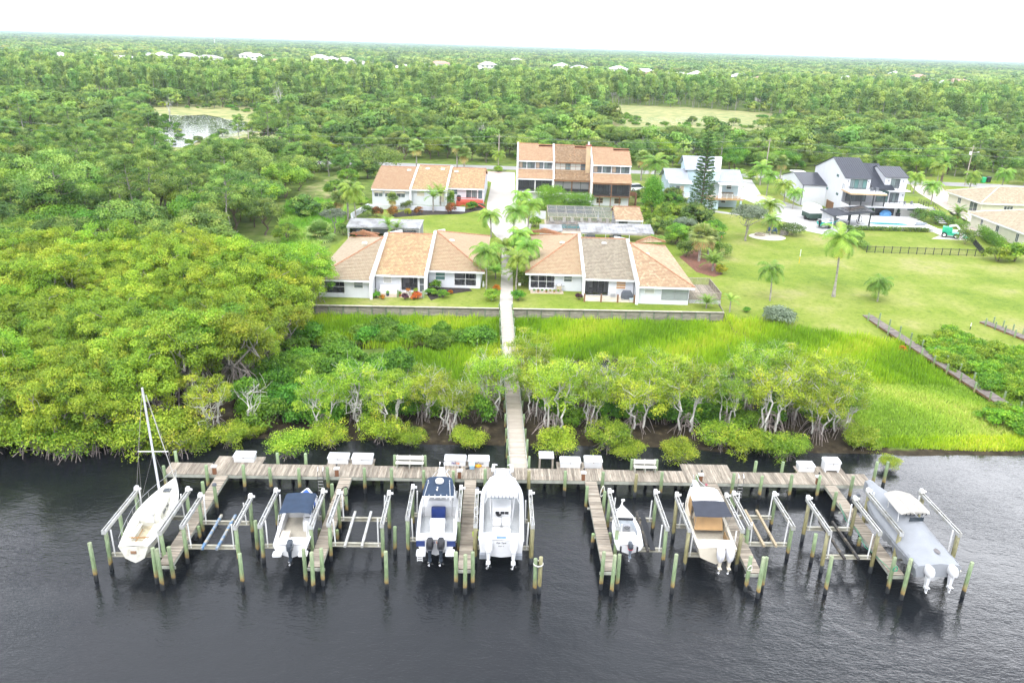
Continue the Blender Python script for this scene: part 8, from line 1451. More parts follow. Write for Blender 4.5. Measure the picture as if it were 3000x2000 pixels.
t = thing('barbecue_grill', 'grill under a grey cover on the middle right patio', 'grill', (15.2, 102.3, Z_LAND+0.05)); b = MB(); b.loft([[(-0.75*k, -0.4*k, z), (0.75*k, -0.4*k, z), (0.75*k, 0.4*k, z), (-0.75*k, 0.4*k, z)] for k, z in ((1, 0.05), (0.98, 0.75), (0.75, 1.1), (0.5, 1.2))]); b.build('cover', mat('grey_cover', (0.10, 0.11, 0.13), 0.7, 0.15, 2, bump=0.4), t)
for s in (-1, 1): b = MB(); b.bx(s*0.6-0.05, s*0.6+0.05, -0.3, 0.3, 0, 0.06); b.build('foot', BLACK, t)
t = thing('air_conditioner', 'white window air conditioner box on the middle right patio wall', 'air conditioner', (13.4, 103.2, Z_LAND+0.05)); b = MB(); b.bx(-0.4, 0.4, -0.3, 0.38, 0.05, 0.6); b.build('casing', PVC, t); b = MB()
for k in range(6): b.bx(-0.34, 0.34, -0.32, -0.3, 0.12+0.075*k, 0.15+0.075*k)
b.build('grille', GREYP, t)
t = thing('cooler', 'small white and blue cooler on the middle right patio', 'cooler', (15.7, 101.3, Z_LAND+0.05)); b = MB(); b.bx(-0.25, 0.25, -0.17, 0.17, 0, 0.34); b.build('body', PVC, t); b = MB(); b.bx(-0.26, 0.26, -0.18, 0.18, 0.34, 0.42); b.build('lid', MATS['cooler_lid'], t)
t = thing('rope_fence', 'rope fence with four timber posts along the middle right patio', 'fence', (0, 0, 0))
ps = [(9.4, 100.75), (11.6, 100.8), (13.8, 100.85), (16.0, 100.9)]
for x, y in ps: b = MB(); b.bx(x-0.1, x+0.1, y-0.1, y+0.1, 1.2, 2.55); b.build('post', WOODB, t)
for a, c in zip(ps, ps[1:]): b = MB(); b.tube([(a[0]+(c[0]-a[0])*f, a[1], 2.3-0.45*math.sin(math.pi*f)) for f in (0, 0.2, 0.4, 0.6, 0.8, 1)], 0.025, 5); b.build('rope', ROPE_W, t)
t = thing('garden_bench', 'white built-in bench on the left patio', 'bench', (-16.6, 101.9, Z_LAND+0.05)); b = MB(); b.bx(-1.3, 1.3, -0.3, 0.3, 0, 0.45); b.build('seat', TRIM, t); b = MB(); b.bx(-1.3, 1.3, 0.3, 0.42, 0, 1.0); b.build('backrest', TRIM, t)
for x, y in ((-18.1, 100.1), (-15.2, 100.1), (-11.85, 100.2)): b = MB(); b.tube([(x, y, 1.2), (x, y, 2.5)], 0.14, 8); tag(b.build('patio_piling', PILE_M[0], None, True), 'green timber post at the edge of the left patio', 'post', 'posts along the left patio')
b = MB(); b.bx(0.62, 0.98, 105.8, 105.83, 1.9, 2.3); t = thing('yard_sign', 'small white yard sign left of the right triplex', 'sign'); b.build('panel', PVC, t); b = MB(); b.tube([(0.8, 105.85, 1.4), (0.8, 105.85, 2.0)], 0.02, 5); b.build('stake', STEEL, t)
b = MB(); b.lathe((-4.2, 106.0, 1.5), [(0.12, 0), (0.16, 0.3), (0.1, 0.55), (0.12, 0.7), (0.02, 0.85)], 8); tag(b.build('garden_statue', PVC, None, True), 'small white garden statue at the corner of the left triplex', 'statue')
# cars
def car(lab, loc, rz, paint, suv=True, L_=4.6):
    t = thing('parked_car', lab, 'car', loc, rz, 'parked cars'); W_ = 0.92; H1, H2 = (0.95, 1.65) if suv else (0.82, 1.42)
    def ring(x, w, z0, z1): return [(x, -w, z0), (x, w, z0), (x, w*0.97, z1), (x, -w*0.97, z1)]
    b = MB(); b.loft([ring(-L_/2, W_*0.85, 0.4, H1*0.85), ring(-L_/2+0.15, W_*0.96, 0.3, H1), ring(-0.6, W_, 0.25, H1+0.02), ring(L_/2-0.9, W_, 0.25, H1-0.05), ring(L_/2-0.1, W_*0.93, 0.3, H1*0.8), ring(L_/2, W_*0.8, 0.4, H1*0.65)]); b.build('body', paint, t, True)
    b = MB(); b.loft([ring(-L_/2+0.25, W_*0.86, H1-0.02, H1), ring(-L_/2+0.55, W_*0.8, H1-0.02, H2-0.05), ring(0.3, W_*0.8, H1-0.02, H2), ring(L_/2-1.2, W_*0.85, H1-0.06, H1)]); b.build('greenhouse', GLASS, t, True); b = MB(); b.loft([ring(-L_/2+0.5, W_*0.78, H2-0.06, H2-0.01), ring(0.35, W_*0.78, H2-0.03, H2+0.03)]); b.build('roof', paint, t)
    for x in (-L_/2+0.85, L_/2-0.9):
        for s in (-1, 1): b = MB(); b.tube([(x, s*(W_-0.22), 0.34), (x, s*(W_+0.01), 0.34)], 0.34, 12); w = b.build('wheel', BLACK, t); b = MB(); b.tube([(x, s*W_, 0.34), (x, s*(W_+0.02), 0.34)], 0.2, 10); b.build('rim', ALU, w)
    for s in (-1, 1): b = MB(); b.bx(-L_/2-0.01, -L_/2+0.05, s*0.62-0.15, s*0.62+0.15, H1*0.62, H1*0.8); b.build('tail_light', RED, t); b = MB(); b.bx(L_/2-0.06, L_/2+0.01, s*0.58-0.16, s*0.58+0.16, H1*0.5, H1*0.64); b.build('headlight', PVC, t)
WP = mat('car_white', (0.78, 0.79, 0.80), 0.2, 0.02, coat=0.6); car('white car under the right carport', (12.9, 135.6, Z_LAND), math.pi/2, WP); car('white car parked behind the townhouse beside the palm', (28.6, 190, Z_LAND), 0.3, WP); car('dark car under the left carport, toward the white wall', (-26.3, 134.8, Z_LAND), math.pi/2, mat('car_dark', (0.03, 0.035, 0.04), 0.25, coat=0.6)); car('dark car under the left carport at its right end', (-18.2, 135.0, Z_LAND), math.pi/2, MATS['car_dark'], False); car('dark grey car under the middle of the right carport', (17.4, 135.9, Z_LAND), math.pi/2, mat('car_grey', (0.06, 0.06, 0.065), 0.3, coat=0.5))
# boat trailer, box trailer, cruiser, boom lift, bins
t = thing('trailer_boat', 'teal striped white boat on a trailer beside the pavilion', 'boat', (58.8, 152.6, Z_LAND), -1.0); H = Hull(5.4, 2.0, 0.8, 0.3, 0.4, 2.0, 0.95, 0.08); hh = obj('hull_cradle', None, t, (0, 0, 0.55)); H.outer(hh, mat('teal_hull', (0.05, 0.42, 0.38), 0.3), stripe=GEL); H.deck(hh, GEL, 0.2, 0.6, 0.25); H.cockpit(hh, GEL, SOLE, 0.2, 0.6, 0.25, 0.35); b = MB(); rbox(b, (0, 2.2, 0.35), (0.6, 0.5, 0.9), 0.08); b.build('helm_console', GEL, hh); outboard(hh, 0, 0, 0.8, BLACK, BLACK, 0.95)
b = MB(); b.bx(-0.7, 0.7, 0.2, 0.3, 0.4, 0.5); b.bar((-0.6, 0, 0.5), (-0.15, 5.0, 0.5), 0.1); b.bar((0.6, 0, 0.5), (0.15, 5.0, 0.5), 0.1); b.bar((0, 4.8, 0.5), (0, 6.4, 0.45), 0.1); b.build('trailer_frame', ALU, t)
for s in (-1, 1): b = MB(); b.tube([(s*0.85, 1.5, 0.32), (s*1.05, 1.5, 0.32)], 0.32, 12); b.build('wheel', BLACK, t)
t = thing('utility_trailer', 'white canopied utility trailer parked beside the modern house', 'trailer', (60.2, 161.5, Z_LAND), 0.15); b = MB(); b.bx(-1.3, 1.3, -1.6, 1.8, 0.5, 1.5); b.build('body', mat('dark_green', (0.05, 0.09, 0.07), 0.5), t); b = MB(); b.loft([[(-1.35, y, 1.5), (-1.3, y, 2.7), (-0.9, y, 3.1), (0.9, y, 3.1), (1.3, y, 2.7), (1.35, y, 1.5)] for y in (-1.4, 1.9)]); b.build('canopy', PVC, t, True)
for s in (-1, 1): b = MB(); b.tube([(s*1.1, 0.2, 0.42), (s*1.4, 0.2, 0.42)], 0.42, 12); b.build('wheel', BLACK, t)
t = thing('cabin_cruiser', 'white cruiser with flybridge parked behind the modern house garage', 'boat', (71.5, 196, Z_LAND), 1.7); H = Hull(8, 2.8, 1.8, 0.6); H.outer(t, GEL); H.deck(t, GEL, 0.1, 0.4, 0.2); H.cockpit(t, GEL, SOLE, 0.1, 0.4, 0.2, 1.2); b = MB(); rbox(b, (0, 4.2, 1.9), (2.0, 3.0, 1.8), 0.3); b.build('cabin', GEL, t); b = MB(); rbox(b, (0, 3.8, 4.9), (2.4, 3.2, 0.15), 0.3); b.tube([(-0.9, 3, 3.7), (-0.9, 3, 4.9)], 0.05, 5); b.tube([(0.9, 3, 3.7), (0.9, 3, 4.9)], 0.05, 5); b.build('flybridge_top', GEL, t)
x, y, _ = D(2183, 545); t = thing('boom_lift', 'green boom lift parked on the concrete pad behind the fence', 'lift', (x, y, Z_LAND+0.02), -0.5); gm = mat('lift_green', (0.03, 0.42, 0.24), 0.4, 0.08, 2.0); b = MB(); b.bx(-1.5, 1.3, -0.85, 0.85, 0.45, 0.95); b.build('chassis', gm, t); b = MB(); b.loft([[(-1.6, -0.7, z0), (-0.2, -0.7, z0), (0.1, -0.6, z1), (0.1, 0.6, z1), (-0.2, 0.7, z0), (-1.6, 0.7, z0)] for z0, z1 in ((1.0, 1.0), (1.9, 1.6))]); b.build('turret', gm, t)
b = MB(); b.bar((-0.6, 0.2, 2.0), (0.6, 0.2, 2.3), 0.3, 0.35); b.bar((0.6, 0.2, 2.3), (2.0, 0, 0.9), 0.22, 0.28); b.build('boom', PVC, t); b = MB()
for z in (0.35, 0.8, 1.35): b.bx(2.0, 3.8, -0.5, -0.46, z, z+0.05); b.bx(2.0, 3.8, 0.46, 0.5, z, z+0.05); b.bx(2.0, 2.05, -0.5, 0.5, z, z+0.05); b.bx(3.75, 3.8, -0.5, 0.5, z, z+0.05)
for xx in (2.02, 2.9, 3.78):
    for yy in (-0.48, 0.48): b.bx(xx-0.03, xx+0.03, yy-0.03, yy+0.03, 0.3, 1.4)
b.bx(2.0, 3.8, -0.5, 0.5, 0.25, 0.33); b.build('basket', gm, t)
for xx in (-1.1, 0.9):
    for s in (-1, 1): b = MB(); b.tube([(xx, s*0.75, 0.48), (xx, s*1.1, 0.48)], 0.48, 14); w = b.build('wheel', BLACK, t); b = MB(); b.tube([(xx, s*1.09, 0.48), (xx, s*1.12, 0.48)], 0.26, 10); b.build('rim', PVC, w)
for px, py, m, lab in ((2257, 420, mat('bin_green', (0.02, 0.45, 0.16), 0.5), 'green wheeled bin by the road'), (2269, 419, BLACK, 'black wheeled bin by the road')):
    x, y, _ = D(px, py); t = thing('wheeled_bin', lab, 'bin', (x, y, Z_LAND)); b = MB(); b.box((0, 0, 0.75), (0.85, 0.95, 1.3), taper=1.18); b.build('body', m, t); b = MB(); b.box((0, -0.03, 1.45), (1.1, 1.2, 0.12), taper=0.9); b.build('lid', m, t)
    for s in (-1, 1): b = MB(); b.tube([(s*0.4, 0.45, 0.15), (s*0.5, 0.45, 0.15)], 0.15, 8); b.build('wheel', BLACK, t)
# utility poles and lines
POLES = []
for px, py, top, lab in ((580, 420, 298, 'wooden utility pole in the woods left of the row house'), (1144, 395, 308, 'wooden utility pole by the forecourt roundabout'), (1755, 395, 318, 'leaning wooden utility pole behind the pale blue house'), (2213, 425, 335, 'utility pole with transformer by the right driveway')):
    x, y, _ = D(px, py+12); y_ = max(214.5, min(226, y)); x = x*y_/y; z = Z_LAND; zt = z
    for q in np.arange(4, 16, 0.1):
        if proj((x, y_, z+q))[1] <= top: zt = z+q; break
    t = thing('utility_pole', lab, 'utility pole', (x, y_, z)); h = max(7, zt-z); b = MB(); b.tube([(0, 0, -0.5), (0.25 if 'leaning' in lab else 0.05, 0, h)], [0.17, 0.11], 8); b.build('pole', mat('pole_wood', (0.40, 0.35, 0.29), 0.85, 0.15, 2.0), t, True); b = MB(); b.bx(-0.7, 0.7, -0.05, 0.05, h-0.7, h-0.6); b.build('crossarm', MATS['pole_wood'], t)
    if 'transformer' in lab: b = MB(); b.tube([(-0.4, -0.1, h-2.4), (-0.4, -0.1, h-1.5)], 0.3, 10); b.build('transformer', PVC, t); b = MB(); b.bar((0, 0, h-1.8), (1.4, -0.3, h-1.6), 0.06); b.box((1.5, -0.3, h-1.6), (0.4, 0.25, 0.15)); b.build('lamp_arm', PVC, t)
    POLES.append((x, y_, z+h))
PTS = [(-150, 219, 11.5)]+POLES+[(200, 210, 11)]
for k, (a, c) in enumerate(zip(PTS, PTS[1:])):
    for dz, nm in ((-0.55, 'upper'), (-2.3, 'lower')):
        b = MB(); b.tube([(a[0]+(c[0]-a[0])*f, a[1]+(c[1]-a[1])*f, a[2]+(c[2]-a[2])*f+dz-1.1*math.sin(math.pi*f)) for f in [i/8 for i in range(9)]], 0.022, 4); tag(b.build('power_line', mat('wire_grey', (0.35, 0.36, 0.38), 0.5)), '%s power line, span %s along the road' % (nm, ['left of the wood pole', 'behind the row house', 'behind the townhouse', 'behind the modern house', 'at the right edge'][k]), 'power line', 'power lines along the road')
# forecourt island
x, y, _ = D(1144, 392); b = MB(); b.lathe((x, y, Z_LAND), [(2.2, 0), (2.2, 0.18), (2.0, 0.2), (0.05, 0.25)], 20, 1, 0.9); struct(b.build('kerb_island', mat('island_soil', (0.13, 0.17, 0.05), 0.9)))
# wetland clearings beyond the road
WG = mat('wetland_grass', (0.34, 0.31, 0.13), 0.95, 0.2, 0.25, col2=(0.15, 0.21, 0.055), bump=0.4, bscale=2.0); PW = water_mat('pond_water_surface', (0.03, 0.035, 0.03), 2.0, 0.25)
def wet(name, px, m, lift): sheet(name, [D(*p) for p in px], m, lift=lift, t=0.02)
wet('wetland_ground', [(300, 243), (420, 240), (560, 244), (700, 268), (800, 262), (880, 266), (860, 290), (720, 310), (560, 330), (420, 345), (340, 352), (320, 300)], WG, 0.03)
wet('wetland_ground', [(1380, 240), (1560, 245), (1770, 260), (1870, 300), (1700, 300), (1560, 292), (1400, 292)], WG, 0.03)
wet('pond_water', [(372, 264), (420, 267), (470, 264), (505, 270), (520, 276), (575, 282), (610, 279), (690, 286), (640, 300), (585, 296), (540, 306), (480, 312), (452, 326), (430, 340), (395, 338), (370, 345), (352, 310), (360, 285)], PW, 0.06)
wet('pond_water', [(1180, 318), (1330, 316), (1335, 326), (1185, 328)], PW, 0.06)
def lily():
    rs3 = np.random.RandomState(8); P = []; poly = [D(*p) for p in [(368, 264), (470, 266), (600, 286), (680, 288), (540, 314), (430, 330), (360, 310)]]; poly2 = [D(*p) for p in [(1450, 273), (1600, 268), (1720, 286), (1500, 283)]]
    for q, n in ((poly, 9000), (poly2, 500)):
        xs = [p[0] for p in q]; ys = [p[1] for p in q]; k = 0
        while k < n:
            x, y = rs3.uniform(min(xs), max(xs)), rs3.uniform(min(ys), max(ys))
            if pip(x, y, q): k += 1; P.append((x, y, Z_LAND+0.09))
    P = np.array(P); V, Q, T = leaf_quads(P, np.tile([0, 0, 1.0], (len(P), 1))+rs3.normal(size=(len(P), 3))*0.05, np.full(len(P), 1.5), np.full(len(P), 1.2), rs3, rs3.random_sample(len(P)))
    tag(obj('lily_pads', fast_mesh('lily_pads', V, Q, leaf_mat('lily_leaf', [(0, (0.22, 0.30, 0.14)), (0.6, (0.42, 0.47, 0.36)), (1, (0.60, 0.62, 0.58))], 0.1), T)), 'pale lily pads floating on the wetland ponds', 'lily pads', kind='stuff')
lily()
# ================================================================ gardens
L_LIME = leaf_mat('lime_leaf', [(0.0, (0.08, 0.2, 0.015)), (0.5, (0.20, 0.38, 0.022)), (1.0, (0.38, 0.52, 0.04))], 0.35)
QUEEN = [mk_feather_palm(s, h, 24, 2.4, 2.0, 0.72, hang=0.55, nl=26) for s, h in ((201, 4.4), (202, 3.6), (203, 2.6))]
COCO = mk_feather_palm(204, 8.3, 26, 3.3, 1.6, 0.9, 'coconut_palm', None, 0.15, 0.35, (-0.55, 1.2), 0.32, 0.35, 24, False, 3)
COCO_S = mk_feather_palm(205, 3.6, 22, 2.9, 1.5, 0.85, 'coconut_palm', None, 0.13, 0.2, (-0.3, 1.2), 0.25, 0.35, 20, False, 2)
DATE = mk_feather_palm(206, 5.5, 34, 2.9, 1.3, 0.45, 'date_palm', BARK_BROWN, 0.3, 0.1, (-0.6, 1.3), 0.35, 0.15, 22, False, 8); DATE_S = mk_feather_palm(207, 1.6, 34, 2.8, 1.2, 0.45, 'date_palm', BARK_BROWN, 0.32, 0.05, (-0.4, 1.3), 0.35, 0.15, 20, False, 8)
SABAL = [mk_fan_palm(s, h, 36, R) for s, h, R in ((211, 4.8, 1.6), (212, 3.2, 1.5))]; SABAL_B = mk_fan_palm(213, 0.9, 44, 1.9, 'silver_palm', 0)
ARECA = mk_feather_palm(214, 1.0, 30, 2.2, 1.3, 0.35, 'areca_palm', BARK_GREY, 0.12, 0.0, (0.35, 1.4), None, 0.25, 16, False)
BANANA = mk_feather_palm(215, 2.0, 11, 1.9, 1.2, 0.42, 'traveller_palm', BARK_GREY, 0.12, 0.0, (0.25, 1.3), None, 0.1, 26, False)
NORF = mk_norfolk(216, 17.6, 2.5); CEDAR = mk_bush(217, 7.5, 2.5, 9000, L_HEDGE, 'conifer_tree', 0.3, 60, 0.35, True)
CRO = mk_bush(221, 1.7, 1.05, 1300, L_CROTON, 'croton_shrub', 0.2); YEL = mk_bush(222, 1.4, 0.9, 1000, L_YELLOW, 'yellow_shrub', 0.2); ROUND = [mk_bush(s, h, R, 1500, m, 'garden_shrub', 0.2) for s, h, R, m in ((223, 1.5, 1.2, L_HEDGE), (224, 2.2, 1.7, L_OAK), (225, 1.3, 1.3, L_VINE))]; ORA = mk_bush(226, 0.9, 0.65, 700, L_ORANGE, 'orange_croton', 0.18); PUR = mk_bush(227, 1.0, 0.65, 700, L_PURPLE, 'purple_croton', 0.18); SILV = mk_bush(228, 2.2, 2.4, 3600, L_GREY, 'silver_bush', 0.26, 30); OLE = mk_bush(229, 2.4, 2.6, 3600, L_WHITEFL, 'oleander_bush', 0.22, 28); LOWM = [mk_bush(s, 1.5, 1.6, 1900, L_LIME, 'mangrove_shrub', 0.2, 22) for s in (230, 231)]
OLIVE = mk_broad(232, 6.2, 2.9, 5000, L_GREY, 'olive_tree', 0.24, 0.8, BARK_GREY, 40, 0.42); BIGOAK = mk_broad(233, 7.5, 6.5, 7500, L_OAK, 'live_oak', 0.34, 0.8, BARK_GREY, 70, 0.1); VINEY = mk_broad(234, 5.5, 2.8, 5000, L_VINE, 'vine_tree', 0.26, 0.9, None, 40, 0.05); DARKT = mk_broad(235, 6.0, 3.2, 5200, L_OAK, 'broadleaf_tree', 0.42, 0.9, None, 44, 0.08); COLUMN = mk_bush(236, 3.0, 0.85, 1600, L_HEDGE, 'columnar_shrub', 0.16, 26, 0.6, True)
def G(kind, px, py, label, cat, sc=1.0, rz=None, group=None, z=None):
    x, y, _ = D(px, py); kind.put((x, y, hgt(x, y)-0.02 if z is None else z), label, cat, group, rz, sc)
for a in [
    (QUEEN[0], 1768, 690, 'queen palm on the lawn beside the silver bush', 'palm', 1.0), (COCO, 1914, 681, 'tall coconut palm in the middle of the right lawn', 'palm', 1.0, 2.8), (QUEEN[2], 2015, 692, 'short queen palm on the lawn near the dark walkway', 'palm', 1.0), (SILV, 1785, 732, 'rounded silver green bush at the edge of the lawn', 'bush'),
    (QUEEN[0], 1117, 664, 'queen palm beside the walk at the corner of the left triplex', 'palm', 1.15), (QUEEN[1], 1122, 618, 'small palm beside the walk behind the left triplex corner', 'palm', 0.9), (QUEEN[1], 1128, 545, 'thin queen palm on the lawn edge left of the drive', 'palm', 1.1), (QUEEN[0], 1185, 665, 'queen palm beside the walk at the corner of the right triplex', 'palm', 1.0), (QUEEN[1], 1196, 600, 'leafy palm between walk and right triplex roof', 'palm', 1.15), (QUEEN[0], 1178, 555, 'drooping queen palm on the right side of the drive', 'palm', 1.2), (QUEEN[0], 1212, 535, 'drooping queen palm near the pool enclosure', 'palm', 1.15), (QUEEN[1], 1200, 500, 'bright queen palm beside the drive bend', 'palm', 1.2), (QUEEN[1], 1150, 600, 'small palm leaning over the walk', 'palm', 0.8),
    (ROUND[1], 1200, 655, 'dense green shrub against the right triplex corner', 'shrub', 1.1), (ROUND[0], 1190, 690, 'low green shrub beside the walk below the right triplex', 'shrub', 1.0), (ROUND[1], 1192, 628, 'tall shrub between the walk and the right roof', 'shrub', 1.2), (YEL, 1255, 548, 'pale yellow shrub left of the metal shed', 'shrub', 1.3), (ROUND[2], 1240, 570, 'low shrub in front of the metal shed', 'shrub', 1.0), (ROUND[0], 1130, 690, 'low green shrub at the foot of the left corner palm', 'shrub', 1.1), (ORA, 1140, 668, 'orange croton at the walk beside the left triplex', 'shrub', 1.0),
    (ARECA, 1188, 648, 'feathery palm clump beside the walk below the right roof', 'palm', 1.2), (ARECA, 1186, 615, 'feathery palm clump beside the walk at the right roof edge', 'palm', 1.3), (ROUND[1], 1180, 590, 'leafy shrub on the right side of the walk near its bend', 'shrub', 1.4), (ROUND[1], 1210, 570, 'leafy shrub between the shed and the walk', 'shrub', 1.4), (ROUND[0], 1228, 520, 'green shrub at the left corner of the pool enclosure', 'shrub', 1.3), (ARECA, 1138, 640, 'feathery palm clump left of the walk', 'palm', 0.9), (ROUND[2], 1136, 605, 'low shrub left of the walk behind the triplex', 'shrub', 1.0), (QUEEN[0], 1205, 640, 'queen palm overlapping the right triplex roof corner', 'palm', 1.1),
    (SABAL[0], 800, 505, 'shaggy cabbage palm left of the row house', 'palm', 1.15), (QUEEN[0], 818, 512, 'tall drooping palm left of the row house', 'palm', 1.35), (SABAL[1], 780, 500, 'lower cabbage palm behind the weedy field', 'palm', 1.1), (SABAL_B, 735, 552, 'low silver fan palm bush on the weedy field', 'palm', 1.2), (OLIVE, 768, 535, 'small grey green tree behind the silver fan palm', 'tree', 0.75), (ROUND[1], 790, 540, 'dark shrub at the left end of the carport', 'shrub', 1.0),
    (BANANA, 892, 548, 'traveller palm in front of the left carport', 'palm', 1.2), (BANANA, 912, 550, 'second traveller palm in front of the left carport, toward the lawn', 'palm', 1.0), (SABAL[1], 902, 485, 'fan palm against the row house wall', 'palm', 0.8), (ROUND[1], 935, 482, 'dark shrub against the row house wall', 'shrub', 0.9), (BANANA, 995, 486, 'traveller palm clump before the row house', 'palm', 1.5), (BANANA, 1012, 482, 'taller traveller palm before the row house', 'palm', 1.6), (COLUMN, 1036, 478, 'narrow green column shrub beside the row house deck', 'shrub', 1.3),
    (CRO, 866, 498, 'copper croton bush at the left end of the row house bed', 'shrub', 1.2), (CRO, 903, 497, 'copper croton bush beside the yellow one', 'shrub', 1.25), (YEL, 937, 494, 'yellow bush in the row house bed', 'shrub', 1.0), (CRO, 962, 493, 'copper croton right of the yellow bush', 'shrub', 1.0), (CRO, 1036, 490, 'large copper croton left of the red deck', 'shrub', 1.3), (YEL, 1062, 484, 'pale round bush in front of the red deck', 'shrub', 0.9), (ROUND[0], 1084, 482, 'green bush below the red deck stairs', 'shrub', 1.2), (ROUND[1], 845, 496, 'shrub at the corner of the white garden wall', 'shrub', 1.0),
    (SABAL[0], 957, 392, 'cabbage palm rising behind the row house', 'palm', 1.25), (SABAL[0], 1050, 388, 'tall cabbage palm behind the row house near the forecourt', 'palm', 1.35), (SABAL[1], 1066, 390, 'shorter cabbage palm behind the row house near the forecourt', 'palm', 1.3), (QUEEN[0], 1144, 392, 'palm on the forecourt roundabout', 'palm', 1.0), (BIGOAK, 868, 392, 'broad grey green live oak behind the row house', 'tree', 1.0), (DARKT, 845, 410, 'dark tree at the left corner of the row house', 'tree', 1.0), (ROUND[0], 1144, 396, 'low shrub ring on the forecourt roundabout', 'shrub', 1.2),
    (COCO_S, 1502, 425, 'coconut palm between the townhouse and the pale blue house', 'palm', 1.5), (SABAL[0], 1472, 415, 'cabbage palm at the right end of the townhouse', 'palm', 1.2), (CEDAR, 1497, 490, 'dense green conifer right of the townhouse', 'tree', 1.05), (VINEY, 1530, 515, 'vine covered tree right of the cabana', 'tree', 1.0), (NORF, 1607, 505, 'tall Norfolk pine in front of the pale blue house', 'pine tree', 1.0), (DARKT, 1590, 525, 'dark leafy tree at the foot of the Norfolk pine', 'tree', 1.0), (VINEY, 1555, 560, 'rusty green vine thicket behind the right triplex', 'tree', 0.85), (SABAL[1], 1605, 600, 'shaggy cabbage palm in the red mulch bed', 'palm', 1.3), (SABAL[1], 1625, 590, 'yellowing fan palm in the red mulch bed', 'palm', 1.0), (ARECA, 1636, 622, 'yellow green areca palm in the red mulch bed', 'palm', 1.2), (YEL, 1656, 630, 'clipped yellow green hedge at the end of the red mulch bed', 'hedge', 1.2), (ROUND[1], 1575, 590, 'dark shrubs in the red mulch bed', 'shrub', 1.3), (ROUND[1], 1660, 590, 'olive shrub behind the areca palm', 'shrub', 1.1), (QUEEN[2], 1508, 575, 'small tufted palm behind the right triplex', 'palm', 0.75), (ROUND[0], 1482, 535, 'green shrub at the right end of the carport', 'shrub', 1.2), (ROUND[1], 1520, 480, 'dark shrub between conifer and thicket', 'shrub', 1.4),
    (DARKT, 1545, 478, 'dark tree between the conifer and the Norfolk pine', 'tree', 0.9), (VINEY, 1568, 520, 'vine draped tree left of the Norfolk pine foot', 'tree', 1.0), (ROUND[1], 1548, 545, 'dark shrub mass behind the small tufted palm', 'shrub', 1.6), (DARKT, 1478, 470, 'dark tree at the corner of the townhouse stairs', 'tree', 0.75), (ROUND[1], 1590, 560, 'olive shrub mass left of the shaggy cabbage palm', 'shrub', 1.6), (VINEY, 1470, 505, 'green thicket right of the cabana roof', 'tree', 0.7), (ROUND[0], 1640, 580, 'light green shrub behind the yellowing fan palm', 'shrub', 1.3),
    (VINEY, 772, 455, 'vine covered tree on the field left of the row house', 'tree', 0.9), (ROUND[1], 812, 455, 'round dark shrub left of the row house gable', 'shrub', 1.7), (VINEY, 800, 425, 'leafy tree behind the left end of the row house', 'tree', 0.9), (ROUND[2], 830, 470, 'bright shrub beside the row house end wall', 'shrub', 1.4), (ROUND[1], 760, 500, 'dark shrub on the weedy field', 'shrub', 1.4), (DARKT, 700, 500, 'dark tree at the edge of the weedy field', 'tree', 0.9), (VINEY, 660, 560, 'vine mound where the woods meet the weedy field', 'tree', 0.8),
    (ARECA, 1690, 420, 'banana like palm clump behind the pale blue house', 'palm', 1.5), (COCO_S, 1745, 425, 'coconut palm by the drive behind the pale blue house', 'palm', 1.2), (SABAL[0], 1790, 420, 'cabbage palm behind the modern house garage', 'palm', 1.1), (ROUND[0], 1725, 412, 'round shrub beside the drive entrance', 'shrub', 1.4), (OLIVE, 1713, 553, 'thin trunked olive tree beside the paved circle', 'tree', 1.15), (COCO_S, 1765, 520, 'coconut palm behind the olive tree', 'palm', 1.15), (ARECA, 1745, 500, 'feathery palm behind the olive tree', 'palm', 1.3), (OLE, 1818, 540, 'white flowering oleander right of the paved circle', 'bush', 1.0), (ROUND[2], 1795, 530, 'low green shrub beside the blue chairs', 'shrub', 1.0), (QUEEN[1], 1800, 470, 'palm at the corner of the modern house garage', 'palm', 1.2), (QUEEN[0], 1760, 450, 'palm left of the modern house garage', 'palm', 1.1), (QUEEN[1], 1820, 480, 'second palm along the modern house garage wall', 'palm', 1.0), (COCO_S, 1768, 540, 'short coconut palm between olive tree and fire pit', 'palm', 0.8),
    (DATE, 2160, 425, 'tall date palm behind the right driveway', 'palm', 1.1), (DATE_S, 2197, 508, 'low date palm left of the cream house', 'palm', 1.0), (QUEEN[1], 2098, 445, 'palm at the right corner of the modern house', 'palm', 1.2), (QUEEN[1], 2138, 470, 'palm beside the paver drive', 'palm', 1.2), (QUEEN[0], 2150, 432, 'drooping palm below the tall date palm', 'palm', 1.2), (QUEEN[1], 2298, 440, 'palm by the bins at the road', 'palm', 1.3), (QUEEN[1], 2225, 442, 'thin palm by the transformer pole', 'palm', 1.2), (BIGOAK, 2352, 425, 'round dark tree at the right edge by the road', 'tree', 0.7), (ROUND[1], 2110, 510, 'round shrub right of the terrace stairs', 'shrub', 1.3), (ROUND[1], 2150, 515, 'dark shrub behind the boom lift', 'shrub', 1.4), (ROUND[1], 2215, 560, 'dark shrub right of the boom lift', 'shrub', 1.3),
    (ROUND[0], 2330, 600, 'large green bush at the fence corner', 'bush', 2.2), (ROUND[2], 2290, 600, 'feathery bush in front of the clipped hedge', 'bush', 2.0), (ROUND[1], 1962, 560, 'dark bush at the left end of the black fence', 'bush', 1.2), (ROUND[1], 1945, 545, 'dark bush behind the coconut palm', 'bush', 1.1), (ARECA, 1622, 708, 'small areca palm beside the wooden deck', 'palm', 0.75), (BANANA, 1676, 712, 'banana plant at the right end of the bulkhead', 'plant', 0.8), (ORA, 2075, 790, 'small yellow bush beside the dark walkway', 'shrub', 0.9),
